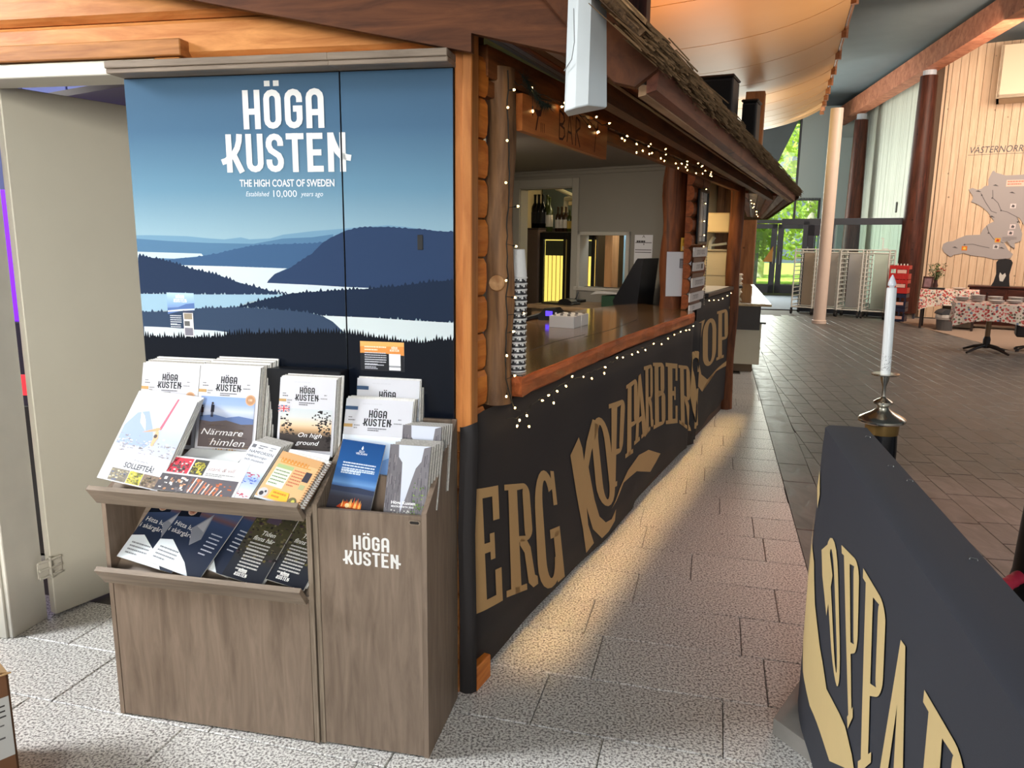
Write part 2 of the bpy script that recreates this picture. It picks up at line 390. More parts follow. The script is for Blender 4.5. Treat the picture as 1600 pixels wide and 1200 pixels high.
class PR(MB):
    """print on a plane: O corner, X and Y edge vectors of the sheet, u v in metres, z steps for overprint"""
    def __init__(s, M, eps=0.00012):
        super().__init__(); s.M = M; s.k = 0; s.eps = eps
    def P(s, u, v): return s.M @ Vector((u, v, s.k * s.eps))
    def poly(s, pts, col, step=True):
        if step: s.k += 1
        if len(pts) <= 4: s.add([s.P(*p) for p in pts], [tuple(range(len(pts)))], 0, col)
        else:
            tri = tessellate_polygon([[Vector((p[0], p[1], 0)) for p in pts]])
            s.add([s.P(*p) for p in pts], [tuple(t) for t in tri], 0, col)
        return s
    def rect(s, u0, v0, u1, v1, col, step=True): return s.poly([(u0, v0), (u1, v0), (u1, v1), (u0, v1)], col, step)
    def grad(s, u0, v0, u1, v1, stops):
        s.k += 1
        for (a, ca), (b, cb) in zip(stops, stops[1:]):
            va, vb = v0 + (v1 - v0) * a, v0 + (v1 - v0) * b
            s.add([s.P(u0, va), s.P(u1, va), s.P(u1, vb), s.P(u0, vb)], [(0, 1, 2, 3)], 0, (ca, ca, cb, cb))
        return s
    def circle(s, u, v, r, col, n=14): return s.poly([(u + r * math.cos(2 * math.pi * i / n), v + r * math.sin(2 * math.pi * i / n)) for i in range(n)], col)
    def strokes(s, paths, t, col, u=0, v=0, sx=1, sy=1, step=True):
        if step: s.k += 1
        for p in paths:
            s.k += .12
            for q in ribbon(p, t): s.add([s.P(u + a * sx, v + b * sy) for a, b in q], [(0, 1, 2, 3)], 0, col)
        return s
    def text(s, t, u, v, h, col, width=None, align='l', shear=0.0, rot=0.0, bold=0.0):
        vs, fs, x0, x1 = glyphs(t, shear, bold)
        if not vs: return s
        s.k += 1; ky = h / 0.729; kx = ky if width is None else width / (x1 - x0)
        w = (x1 - x0) * kx; off = {'l': 0, 'c': -w / 2, 'r': -w}[align]; c, sn = math.cos(rad(rot)), math.sin(rad(rot))
        pts = [((a - x0) * kx + off, b * ky) for a, b in vs]
        s.add([s.P(u + a * c - b * sn, v + a * sn + b * c) for a, b in pts], fs, 0, col); return s
    def lines(s, u, v, w, n, gap, h, col, seed=0):
        """rows of body copy too small to read: rows of word-long dashes"""
        rr = random.Random(seed + n); s.k += 1
        for i in range(n):
            x = 0; end = w * (1 if i < n - 1 else .6)
            while x < end - .002:
                d = min(rr.uniform(.006, .016) * max(.5, w / .12), end - x)
                s.rect(u + x, v - i * gap - h, u + x + d * .86, v - i * gap, col, False); x += d
        return s
    def logo(s, u, v, w, col, hs=1.0):
        """two-line word mark, u v = lower left of second line, w = width of second line"""
        s.k += 1; k = w / 3.2; ky = k * hs
        x = 0
        for ch in 'KUSTEN':
            s.strokes(LOGO[ch], .155, col, u + x * k, v, k, ky, False); x += .546
        x = .52; vy = v + 1.12 * ky
        for i, ch in enumerate('HOGA'):
            s.strokes(LOGO[ch], .155, col, u + x * k, vy, k, ky, False)
            if i == 1:
                for a, b in ((.04, .19), (.28, .43)): s.rect(u + (x + a) * k, vy + 1.08 * ky, u + (x + b) * k, vy + 1.22 * ky, col, False)
            x += .56
        return s
LAND=[
('far1',(112, 150, 176),[(-1.126,1.552),(-1.055,1.553),(-0.922,1.551),(-0.846,1.545),(-0.785,1.542),(-0.725,1.549),(-0.695,1.543),(-0.621,1.547),(-0.576,1.559),(-0.474,1.571),(-0.374,1.579),(-0.297,1.586),(-0.220,1.591),(-0.166,1.587),(-0.058,1.575),(0.009,1.569),(0.009,1.407),(-1.126,1.381)]),
('far2',(84, 120, 152),[(-1.127,1.542),(-1.001,1.535),(-0.847,1.530),(-0.681,1.529),(-0.621,1.539),(-0.577,1.547),(-0.475,1.552),(-0.403,1.562),(-0.409,1.397),(-1.126,1.381)]),
('wat1',(190, 207, 215),[(-1.115,1.498),(-0.872,1.495),(-0.865,1.487),(-0.975,1.477),(-1.117,1.479)]),
('hill3',(62, 92, 128),[(-1.007,1.471),(-0.889,1.484),(-0.811,1.496),(-0.734,1.514),(-0.666,1.525),(-0.578,1.529),(-0.476,1.532),(-0.397,1.541),(-0.400,1.453),(-0.567,1.452),(-0.776,1.453),(-0.969,1.454)]),
('big',(44, 62, 94),[(-0.646,1.403),(-0.612,1.432),(-0.552,1.456),(-0.477,1.501),(-0.447,1.529),(-0.418,1.548),(-0.360,1.574),(-0.304,1.584),(-0.227,1.586),(-0.173,1.582),(-0.125,1.581),(-0.058,1.574),(0.009,1.572),(0.009,1.394),(-0.238,1.391),(-0.409,1.397)]),
('wat2',(200, 212, 218),[(-0.969,1.456),(-0.776,1.455),(-0.567,1.452),(-0.612,1.433),(-0.635,1.412),(-0.640,1.404),(-0.481,1.401),(-0.366,1.397),(-0.235,1.395),(-0.249,1.388),(-0.409,1.378),(-0.585,1.369),(-0.689,1.391),(-0.816,1.422),(-0.915,1.445)]),
('hillL',(38, 52, 78),[(-1.108,1.485),(-1.046,1.477),(-0.984,1.464),(-0.915,1.445),(-0.816,1.426),(-0.734,1.400),(-0.674,1.388),(-0.630,1.377),(-0.563,1.369),(-0.571,1.365),(-1.128,1.351)]),
('wat3',(148, 180, 200),[(-1.112,1.357),(-0.859,1.361),(-0.567,1.368),(-0.601,1.357),(-0.707,1.341),(-0.754,1.322),(-0.909,1.312),(-1.113,1.295)]),
('ridge',(27, 40, 62),[(-0.757,1.320),(-0.692,1.339),(-0.601,1.360),(-0.556,1.372),(-0.409,1.384),(-0.302,1.392),(-0.196,1.402),(-0.093,1.417),(0.009,1.427),(0.009,1.292),(-0.198,1.295),(-0.448,1.299),(-0.633,1.310)]),
('mid',(52, 68, 92),[(-1.113,1.295),(-1.029,1.298),(-0.909,1.312),(-0.831,1.317),(-0.738,1.321),(-0.595,1.317),(-0.521,1.312),(-0.463,1.305),(-0.420,1.288),(-0.370,1.249),(-0.488,1.232),(-1.117,1.209)]),
('wat4',(204, 214, 216),[(-0.450,1.303),(-0.269,1.301),(-0.128,1.296),(0.009,1.293),(0.009,1.237),(-0.101,1.226),(-0.235,1.228),(-0.370,1.246),(-0.413,1.284)]),
('wat5',(196, 206, 212),[(-1.107,1.246),(-1.021,1.246),(-0.914,1.242),(-0.836,1.241),(-0.790,1.237),(-0.806,1.219),(-0.948,1.208),(-1.109,1.202)]),
]
FOREST=[(-1.117,1.211),(-0.948,1.214),(-0.853,1.219),(-0.744,1.233),(-0.562,1.242),(-0.370,1.249),(-0.270,1.236),(-0.115,1.227),(-0.060,1.237),(0.009,1.237)]
Q_E=[(-0.070,0.742),(0.177,0.693),(0.225,0.231),(-0.036,0.279)]
Q_R=[(0.228,0.680),(0.477,0.614),(0.582,0.136),(0.260,0.227)]
Q_G=[(0.508,0.660),(0.721,0.594),(0.888,-0.027),(0.594,0.076)]
Q_O1=[(1.175,0.734),(1.415,0.684),(1.636,0.156),(1.324,0.237)]
Q_P1=[(1.428,0.748),(1.723,0.724),(1.702,0.256),(1.496,0.278)]
Q_P2=[(1.730,0.793),(1.938,0.803),(2.009,0.368),(1.767,0.378)]
Q_A1=[(1.893,0.805),(2.057,0.820),(2.211,0.422),(1.931,0.413)]
Q_R1=[(2.060,0.847),(2.285,0.832),(2.379,0.429),(2.151,0.409)]
Q_B1=[(2.284,0.838),(2.579,0.797),(2.659,0.385),(2.383,0.405)]
Q_E1=[(2.593,0.795),(2.904,0.744),(3.007,0.313),(2.670,0.377)]
Q_R2=[(2.936,0.732),(3.297,0.671),(3.448,0.148),(3.063,0.299)]
Q_G1=[(3.299,0.755),(3.564,0.774),(3.767,0.133),(3.512,0.133)]
Q_O2=[(3.838,0.950),(4.417,0.934),(4.532,0.538),(3.942,0.544)]
Q_P3=[(4.435,0.973),(4.961,0.959),(5.132,0.504),(4.549,0.536)]
Q_P4=[(5.010,0.974),(5.276,0.971),(5.392,0.528),(5.139,0.536)]
K_MAIN=[(0.922,0.611),(1.032,0.669),(1.085,0.605),(1.114,0.536),(1.142,0.622),(1.212,0.716),(1.315,0.678),(1.208,0.554),(1.178,0.487),(1.272,0.298),(1.348,0.184),(1.446,0.119),(1.546,0.103),(1.623,0.134),(1.608,0.073),(1.499,0.045),(1.397,0.023),(1.264,0.145),(1.171,0.286),(1.198,0.190),(1.284,0.065),(1.183,-0.000),(1.128,0.193),(1.025,0.395)]
SWASH=[(1.540,0.161),(1.617,0.190),(1.680,0.231),(1.830,0.292),(2.037,0.330),(2.273,0.302),(2.578,0.201),(2.472,0.165),(2.349,0.140),(2.006,0.240),(1.756,0.243),(1.676,0.202),(1.618,0.178),(1.561,0.166)]
K_TWO=[(3.671,0.945),(3.917,0.952),(3.823,0.865),(3.787,0.762),(3.775,0.643),(3.896,0.516),(4.156,0.433),(4.593,0.454),(5.146,0.467),(5.165,0.415),(4.582,0.438),(4.212,0.438),(3.967,0.363),(3.763,0.453),(3.629,0.597),(3.629,0.781)]
K_FOLD=[(3.578,0.719),(3.675,0.760),(3.722,0.590),(3.701,0.428),(3.674,0.237),(3.563,0.177),(3.492,0.410),(3.514,0.607)]
RB_O=[(0.214,0.697),(0.357,0.787),(0.600,0.457),(0.491,0.436)]
RB_P1=[(0.428,0.779),(0.638,0.819),(0.753,0.515),(0.697,0.428)]
RB_P2=[(0.678,0.824),(0.890,0.834),(0.959,0.550),(0.821,0.402)]
RB_A=[(0.959,0.819),(1.077,0.833),(1.186,0.566),(0.944,0.376)]
RB_R=[(1.160,0.817),(1.376,0.830),(1.445,0.667),(1.259,0.509)]
# ================================================================== FLOOR
TZ = terrazzo(); SL = slate()
GROUT = plain('grout', (86, 82, 78), 0.8)
mb = MB(); mb.box(-9, 16, -6, 30, -0.2, -0.012)
floor = tag(mb.obj('floor', GROUT), kind='structure')
def tile_mesh(name, w, l, mt, ch=0.003):
    b = MB(); g = 0.0016
    x0, x1, y0, y1 = g, w - g, g, l - g
    vs = [(x0, y0, -.012), (x1, y0, -.012), (x1, y1, -.012), (x0, y1, -.012), (x0, y0, -ch), (x1, y0, -ch), (x1, y1, -ch), (x0, y1, -ch),
          (x0 + ch, y0 + ch, 0), (x1 - ch, y0 + ch, 0), (x1 - ch, y1 - ch, 0), (x0 + ch, y1 - ch, 0)]
    fs = [(8, 9, 10, 11)]
    for i in range(4):
        j = (i + 1) % 4; fs += [(i, j, 4 + j, 4 + i), (4 + i, 4 + j, 8 + j, 8 + i)]
    b.add(vs, fs); me = b.mesh(name); me.materials.append(mt); return me
ROW, TL, UB = 0.3143, 0.61, 0.515
tz_me = tile_mesh('terrazzo_tile', TL, ROW, TZ)
BMi = BM.inverted(); WMi = WM.inverted()
def under_hut(p):
    q = BMi @ p; w = WMi @ p
    return (q.x < -0.42 and w.y > 0.35 and w.x > -3) or (w.y > .3 and q.x < -.1 and w.x < -.6)
joints = {0: .343, 1: -.03, 2: .327, 3: .285, 4: .106, 5: -.1, 6: .01, 7: .2, 8: -.02, 9: .138, 10: .278}
cut = {}
for r in range(-6, 21):
    v = 3.120 + ROW * r
    off = joints.get(r, R.uniform(0, TL)); u = off - TL * 12
    while u < UB - .01:
        L = min(TL, UB - u)
        c = FM @ Vector((u + L / 2, v + ROW / 2, 0))
        near = (-3.6 < c.x) and not under_hut(c) and v < 9.7
        if near:
            if L > TL - .002: me = tz_me
            else:
                k = round(L, 3); me = cut.setdefault(k, None) or tile_mesh('terrazzo_tile_cut', L, ROW, TZ); cut[k] = me
            inst(me, 'floor_tile', floor, FM @ T3(u, v, R.uniform(-.0004, .0)))
        u += TL
# slate: border course, then strips laid at an angle
def slate_poly(pts, name='slate_tile', parent=floor, M=FM, mb=None):
    """pts 2d outline in the frame M, recessed joint and chamfer"""
    c = Vector((sum(p[0] for p in pts) / len(pts), sum(p[1] for p in pts) / len(pts)))
    n = len(pts)
    def inset(d, z):
        o = []
        for p in pts:
            q = Vector(p) - c; l = q.length; o.append((c.x + q.x * max(0.1, (1 - d * 1.5 / l)), c.y + q.y * max(.1, (1 - d * 1.5 / l)), z))
        return o
    dz = R.uniform(-.0012, .0)
    vs = inset(.002, -.012) + inset(.002, -.003 + dz) + inset(.005, dz)
    fs = [tuple(range(2 * n, 3 * n))]
    for i in range(n):
        j = (i + 1) % n; fs += [(i, j, n + j, n + i), (n + i, n + j, 2 * n + j, 2 * n + i)]
    if mb is not None: mb.add([M @ Vector(v) for v in vs], fs); return None
    b = MB(); b.add(vs, fs); return b.obj(name, SL, parent, M, recalc=False)
far = MB()
UB2 = 0.715
v = 1.0; cuts = [5.58, 6.54, 7.64, 7.9, 8.37, 8.59, 9.15, 9.64]
while v < 17:
    nx = next((c for c in cuts if v + .1 < c < v + 1.3), None) or v + R.uniform(.35, .95)
    slate_poly([(UB, v), (UB2, v), (UB2, nx), (UB, nx)]) if v < 12 else slate_poly([(UB, v), (UB2, v), (UB2, nx), (UB, nx)], mb=far)
    v = nx
def clip(poly, n, d):
    """keep n.p >= d"""
    out = []
    for i in range(len(poly)):
        a, b = poly[i], poly[(i + 1) % len(poly)]
        da, db = a[0] * n[0] + a[1] * n[1] - d, b[0] * n[0] + b[1] * n[1] - d
        if da >= 0: out.append(a)
        if da * db < 0:
            t = da / (da - db); out.append((a[0] + (b[0] - a[0]) * t, a[1] + (b[1] - a[1]) * t))
    return out
S2F = (FM.inverted() @ SM); nx_, ny_ = S2F[0][0], S2F[0][1]      # floor-u of a slate-frame point
cand = []
CARPET = (Vector((7.46, 11.01)), Vector((7.82, 14.76)))
cdir = (CARPET[1] - CARPET[0]).normalized(); cn = Vector((-cdir.y, cdir.x))
SMt = SM
for k in range(0, 52):
    x0 = 0.2 + k * .166; y = 0.2 + R.uniform(0, .4)
    while y < 17.2:
        l = R.uniform(.28, .52); p = [(x0, y), (x0 + .166, y), (x0 + .166, y + l), (x0, y + l)]
        q = clip(p, (nx_, ny_), UB2)
        c = SM @ Vector((x0 + .083, y + l / 2, 0))
        inside = cn.dot(Vector((c.x, c.y)) - CARPET[0]) > 0
        if len(q) >= 3 and inside and c.y > -.2:
            px = c.x / max(c.y, .3)
            vis = abs(px) < .78 or c.y < 1.5
            area = abs(sum(q[i][0] * q[(i + 1) % len(q)][1] - q[(i + 1) % len(q)][0] * q[i][1] for i in range(len(q)))) / 2
            if vis and area > .002: cand.append(((c.x ** 2 + c.y ** 2), q))
        y += l
cand.sort(key=lambda t: t[0])
for i, (d, q) in enumerate(cand):
    if i < 255: slate_poly(q, M=SM)
    else: slate_poly(q, M=SM, mb=far)
tag(far.obj('slate_paving', SL, floor, recalc=False), kind='stuff')
# carpeted strip by the map wall and the entrance mat
mb = MB(); a, b_ = CARPET[0] - cdir * 9, CARPET[1] + cdir * 1.6
o_ = cn * -7
mb.prism([(a.x, a.y), (b_.x, b_.y), (b_.x + o_.x, b_.y + o_.y), (a.x + o_.x, a.y + o_.y)], -.012, .001, lambda x, y, z: (x, y, z))
tag(mb.obj('floor_carpet', plain('carpet', (150, 128, 112), .95, noise=.15, nscale=90)), kind='structure')
mb = MB(); mb.box(-1.3, 1.3, -6.0, -1.0, .0, .012, .004)
mat_t = tag(mb.obj('entrance_mat', plain('entrance_mat', (120, 126, 138), .9, noise=.2, nscale=60), M=EM @ T3(-.6, 0, 0)), 'grey blue entrance mat lying in front of the glass doors', 'mat')

# ================================================================== HUT GABLE WALL (left)
PINE = wood('pine_log', (182, 112, 56), (222, 154, 90), (1.2, 9, 9), 3.2, .42, tint=.06)
PINE_V = wood('pine_board_upright', (164, 96, 44), (200, 130, 70), (9, 9, 1.0), 3.0, .4, tint=.06)
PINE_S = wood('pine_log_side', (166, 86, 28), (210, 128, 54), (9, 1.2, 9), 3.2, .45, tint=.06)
BROWN = wood('stained_beam', (70, 38, 20), (116, 68, 38), (1.0, 9, 9), 3.0, .6, tint=.05)
BROWN_L = wood('stained_beam_long', (88, 50, 30), (134, 82, 50), (9, 1.0, 9), 3.0, .55, tint=.08)
WHITE = plain('door_paint', (205, 200, 184), .42, noise=.03, nscale=3)
FRAMEW = plain('frame_paint', (214, 210, 198), .45, noise=.04, nscale=9)
mb = MB(); mb.box(-2.6, -1.85, .045, .10, 0, 3.0); mb.box(-1.85, -.95, .045, .10, 2.11, 3.0); mb.box(-.95, .02, .045, .10, 0, 3.0)
wall_l = tag(mb.obj('wall_left', plain('wall_core', (120, 84, 50), .8), M=WM), kind='structure')
def log_prof(h, d=.022):
    return [(.045, 0.0), (.026, .001), (.024 - d * .5, .010), (.024 - d, .020), (.024 - d, h - .016), (.024 - d * .5, h - .004), (.026, h), (.045, h)]
LOGM = {}
def log_piece(x0, x1, z, h=.122):
    k = (round(x1 - x0, 3), round(h, 3))
    if k not in LOGM:
        b = MB(); L = x1 - x0
        b.prism(log_prof(h), 0, L, lambda y, zz, x: (x, y, zz)); LOGM[k] = b.mesh('log'); LOGM[k].materials.append(PINE)
    inst(LOGM[k], 'log', wall_l, T3(x0, 0, z))
for i in range(24):
    z = -.01 + i * .1245
    if z < 2.1:
        log_piece(-2.6, -1.86, z); log_piece(-.93, -.003, z)
    else: log_piece(-2.6, -.003, z)
# door 1: frame, leaf, hinges
mb = MB()
mb.box(-1.858, -1.815, -.03, .05, 0, 2.104, .003); mb.box(-1.815, -1.795, -.022, .15, 0, 2.104, .003); mb.box(-1.775, -.955, -.022, .15, 2.066, 2.104, .003)
mb.box(-.955, -.93, .002, .15, 0, 2.06, .003); mb.box(-1.842, -.99, -.03, -.01, 2.060, 2.104, .003)
fr = tag(mb.obj('trim_door_frame', FRAMEW, M=WM), kind='structure')
mb = MB(); mb.box(-1.95, -1.858, -.02, .03, 0, 2.1, .003)
tag(mb.obj('trim_door_side', PINE_V, M=WM), kind='structure')
mb = MB(); mb.box(-2.6, -.885, -.045, .02, 2.108, 2.158, .003); mb.box(-.99, -.90, -.03, .02, 2.07, 2.106, .002)
tag(mb.obj('trim_lintel', wood('lintel', (140, 86, 42), (188, 128, 72), (1.2, 8, 16), 2.4, .5, False), M=WM), kind='structure')
DM = F(-1.874, 2.900, 0) @ RZ(59)
mb = MB(); mb.box(.008, .845, 0, .042, .012, 2.082, .003)
leaf = tag(mb.obj('door_1', WHITE, M=DM), kind='structure')
STEEL = plain('steel', (190, 188, 184), .3, 1.0)
for z in (.225,):
    h = MB(); h.tube([(0, -.012, z - .045), (0, -.012, z + .045)], .0065, 10)
    for dz in (-.033, 0, .033): h.tube([(-.004, -.014, z + dz), (-.045, -.016, z + dz)], .006, 8); h.tube([(.004, -.014, z - dz), (.045, -.006, z - dz)], .006, 8)
    h.box(.006, .05, -.005, .002, z - .035, z + .035, .002); h.box(-.05, -.006, -.012, -.006, z - .035, z + .035, .002)
    for x in (.022, .038):
        for dz in (-.022, .022): h.tube([(x, -.006, z + dz), (x, -.0085, z + dz)], .003, 6)
    h.obj('hinge', plain('hinge_paint', (196, 190, 176), .4), leaf)
# corner boards and side log stub
mb = MB(); mb.box(-.006, .022, -.012, .05, .94, 2.25, .003)
tag(mb.obj('trim_corner_inner', PINE_V, M=WM), kind='structure')
mb = MB(); mb.box(.022, .052, -.03, .05, .94, 2.25, .003)
tag(mb.obj('trim_corner_outer', PINE_V, M=WM), kind='structure')
mb = MB(); mb.box(-.12, -.05, .06, .17, 0, 2.2)
wall_s = tag(mb.obj('wall_bar_stub', plain('wall_core', (120, 84, 50), .8), M=BM), kind='structure')
for i in range(17):
    b = MB(); h = .122
    prof = [(-.12, 0), (-.017, .002), (-.009, .012), (-.005, .05), (-.007, h - .02), (-.017, h - .002), (-.12, h)]
    b.prism(prof, .035, .145 + R.uniform(-.006, .006), lambda x, z, y: (x, y, z))
    b.obj('log', PINE_S, wall_s, T3(0, -.03, .0 + i * .1245))

# gable boards
mb = MB(); mb.prism([(-3.2, 2.745), (-.81, 2.253), (.064, 2.073), (.064, 2.124), (.46, 2.03), (.5, 2.02), (.40, 2.46), (-.4, 2.9), (-3.2, 3.3)], -.085, -.055, lambda x, z, y: (x, y, z))
tag(mb.obj('gable_board', BROWN, M=WM), 'wide brown stained gable board sloping over the poster display', 'board')
mb = MB(); mb.prism([(-.2, 2.66), (.28, 2.19), (.341, 2.125), (.44, 2.005), (.475, 1.972), (.53, 1.958), (.602, 2.013), (.433, 2.183), (.02, 2.60)], -.135, -.09, lambda x, z, y: (x, y, z))
tag(mb.obj('barge_board', wood('barge', (74, 40, 20), (120, 70, 38), (3, 6, 3), 3.0, .6), M=WM), 'brown barge board with cut end under the thatch beside the white antenna', 'board')

# ================================================================== CEILINGS, BEAM, POSTS, WALLS OF THE HALL
GREYC = plain('grey_ceiling', (112, 122, 128), .8, noise=.05, nscale=2.5)
mb = MB(); mb.box(-6, 13.5, -4, 27, 5.52, 5.60)
tag(mb.obj('ceiling', GREYC), kind='structure')
mb = MB()
mb.prism([(-4, 2.3), (-.86, 2.3), (-.2, 3.86), (.42, 5.32), (.53, 5.6), (-4, 5.6)], -.30, -.12, lambda x, z, y: (x, y, z))
tag(mb.obj('ceiling_slope', GREYC, M=EM), kind='structure')
# sail-like sheet ceiling
AX = rad(19.2); ax = Vector((math.sin(AX), math.cos(AX), 0)); cx = Vector((-math.cos(AX), math.sin(AX), 0))
E0 = Vector((7.10, 18.55, 0))
def sail(t, v):
    """t metres from the far end towards the camera, v metres to the left of the right edge"""
    z = 4.04 + .56 * math.exp(-v / .95) - .06 * max(0, v - 3)
    return E0 - ax * t + cx * v + Vector((0, 0, z))
SAIL = plain('sail_sheet', (208, 156, 100), .55, noise=.03, nscale=1.5, spec=.3)
ceil_s = thing('ceiling_sail', None, None, None); tag(ceil_s, kind='structure')
ts = [0, .55, 1.15, 1.85, 2.6, 3.5, 4.5, 5.7, 7.1, 8.8, 10.8, 13.2, 16.0]
vs_ = [0, .15, .3, .5, .75, 1.0, 1.3, 1.7, 2.2, 2.8, 3.6, 4.6, 5.8, 7.2]
for t0, t1 in zip(ts, ts[1:]):
    b = MB(); g = .012
    for dz in (0, .02):
        for t in (t0 + g, (t0 + t1) / 2, t1 - g):
            for v in vs_:
                p = sail(t, v); b.v.append((p.x, p.y, p.z + dz))
    n = len(vs_)
    for k in (0, 1):
        for i in range(2):
            for j in range(n - 1):
                a = k * 3 * n + i * n + j; b.f.append((a, a + 1, a + n + 1, a + n)); b.mi.append(0); b.c.append(None)
    for i in range(2):
        for j in (0, n - 1):
            a = i * n + j; b.f.append((a, a + n, a + n + 3 * n, a + 3 * n)); b.mi.append(0); b.c.append(None)
    for i in (0, 2):
        for j in range(n - 1):
            a = i * n + j; b.f.append((a, a + 1, a + 1 + 3 * n, a + 3 * n)); b.mi.append(0); b.c.append(None)
    b.obj('ceiling_panel', SAIL, ceil_s, smooth=True)
LATH = wood('lath', (120, 76, 50), (166, 112, 78), (2, 2, 9), 3, .5, False)
for t0, t1 in zip(ts, ts[1:]):
    b = MB(); p0, p1 = sail(t0, -.02), sail(t1 - .04, -.02)
    b.tube([p0 + Vector((0, 0, .02)), p1 + Vector((0, 0, .02))], .035, 4)
    b.tube([p0 + Vector((0, 0, -.12)), p0 + Vector((0, 0, .12))], .05, 4)
    b.obj('edge_lath', LATH, ceil_s)
# round column, log posts, beam
mb = MB(); mb.lathe([(.135, 0), (.135, .06), (.118, .07), (.115, 4.05)], 28)
tag(mb.obj('round_column', plain('column_paint', (222, 200, 184), .45, noise=.02), M=T3(6.06, 15.05, 0), smooth=True), 'pale round column standing in front of the glass partition', 'column')
POSTW = wood('post_stain', (46, 22, 16), (92, 48, 34), (10, 10, .9), 2.4, .5)
def log_post(x, y, r0, r1, h, name, label):
    b = MB(); pr = []
    t = thing(name, label, 'post', T3(x, y, 0))
    b.lathe([(r0 * 1.0, .12), (r0, .5), (r0 * .98, 1.5), ((r0 + r1) / 2, 3.0), (r1, h - .03)], 14); b.obj('post_shaft', POSTW, t, smooth=True)
    b = MB(); b.lathe([(r0 * .72, 0), (r0 * .72, .13)], 16); b.obj('post_foot', plain('concrete_foot', (128, 116, 104), .85), t)
    b = MB(); b.lathe([(r1 * .75, h - .03), (r1 * .75, h + .12)], 16); b.obj('post_cap', plain('cap_paint', (190, 198, 210), .4), t)
    return t
log_post(8.37, 16.3, .23, .165, 4.93, 'timber_post', 'dark brown timber post nearest the map on the wall')
log_post(9.17, 21.1, .22, .165, 4.80, 'timber_post', 'dark brown timber post behind the pale round column')
mb = MB()
bd = Vector((.158, .987, 0)); bp = Vector((8.37, 16.3, 0)); bn = Vector((bd.y, -bd.x, 0))
pts = []
for t in (-13, 7.2):
    for a in (-.16, .16):
        for z in (5.08, 5.48):
            p = bp + bd * t + bn * a; pts.append((p.x, p.y, z if t < 0 else z - .12))
mb.add(pts, [(0, 1, 3, 2), (4, 6, 7, 5), (0, 4, 5, 1), (2, 3, 7, 6), (0, 2, 6, 4), (1, 5, 7, 3)])
tag(mb.obj('roof_beam', wood('roof_beam', (164, 96, 70), (206, 136, 104), (3, 3, 3), 2.2, .55)), 'long reddish brown roof beam carried by the two dark posts', 'beam')
# map wall and side wall of upright boards
BOARD = wood('wall_board', (212, 178, 148), (228, 200, 170), (9, 9, .8), 2.0, .5, tint=.03)
BOARDW = wood('wall_board_white', (206, 208, 196), (226, 228, 216), (9, 9, .8), 2.0, .5, knots=False, tint=.03)
mb = MB(); mb.box(-.3, 9.0, .03, .15, 0, 5.6)
wr = tag(mb.obj('wall_right', plain('wall_gap', (96, 74, 58), .8), M=HM), kind='structure')
bm_ = MB(); bm_.box(.003, .137, 0, .03, 0, 5.55, .003); bme = bm_.mesh('wall_board'); bme.materials.append(BOARD)
for i in range(40): inst(bme, 'wall_board', wr, T3(-.02 + i * .14, R.uniform(-.003, .003), 0))
WSM = F(8.85, 16.6, 9.1)
mb = MB(); mb.box(.03, .15, -.02, 8, 0, 5.6)
ws = tag(mb.obj('wall_side', plain('wall_gap', (96, 74, 58), .8), M=WSM), kind='structure')
bm_ = MB(); bm_.box(0, .03, .002, .118, 0, 5.55, .003); bme2 = bm_.mesh('wall_board'); bme2.materials.append(BOARDW)
for i in range(62): inst(bme2, 'wall_board', ws, T3(R.uniform(-.003, .003), .12 * i, 0))
b = MB(); b.box(-.03, 0, 2.2, 2.24, 2.3, 2.55, .003)
tag(b.obj('wall_fixture', plain('fixture_grey', (120, 122, 118), .5), M=WSM), 'small grey switch box high on the white boarded wall', 'switch')
# shelf-like ledge on the map wall
b = MB(); b.box(.95, 4.0, -.75, 0, 4.33, 4.40, .005); b.box(.95, 4.0, -.75, -.70, 4.33, 5.3, .005); b.box(.95, 1.0, -.75, 0, 4.33, 5.3)
tag(b.obj('trim_boxed_duct', plain('duct_paint', (206, 184, 156), .5), M=HM), kind='structure')
# ================================================================== FAR END: glazed wall, doors, trees outside
DARKF = plain('dark_frame', (66, 70, 82), .45)
PALEW = plain('pale_wall', (206, 220, 220), .6)
GL = glass('window_glass')
mb = MB()
mb.box(.46, 2.6, .0, .2, 2.86, 5.6); mb.box(1.15, 2.6, 0, .2, 0, 2.86); mb.box(-6, -1.3, 0, .2, 0, 5.6)
tag(mb.obj('wall_far', PALEW, M=EM), kind='structure')
mb = MB(); mb.box(1.2, 1.95, -.25, -.02, 0, 4.6, .01)
tag(mb.obj('wall_far_return', PALEW, M=EM), kind='structure')
win = MB()
for x in (-1.3, .43): win.box(x - .03, x + .03, 0, .12, 2.2, 5.5, .004)
win.box(-1.3, 1.15, 0, .12, 2.14, 2.24, .004); win.box(.46, 1.15, 0, .12, 2.82, 2.90, .004); win.box(1.09, 1.15, 0, .12, 2.2, 2.9, .004)
w1 = tag(win.obj('window_1', DARKF, M=EM), kind='structure')
g = MB(); g.box(-1.28, .45, .05, .06, 2.24, 5.5); g.box(.48, 1.1, .05, .06, 2.24, 2.82); g.obj('pane', GL, w1)
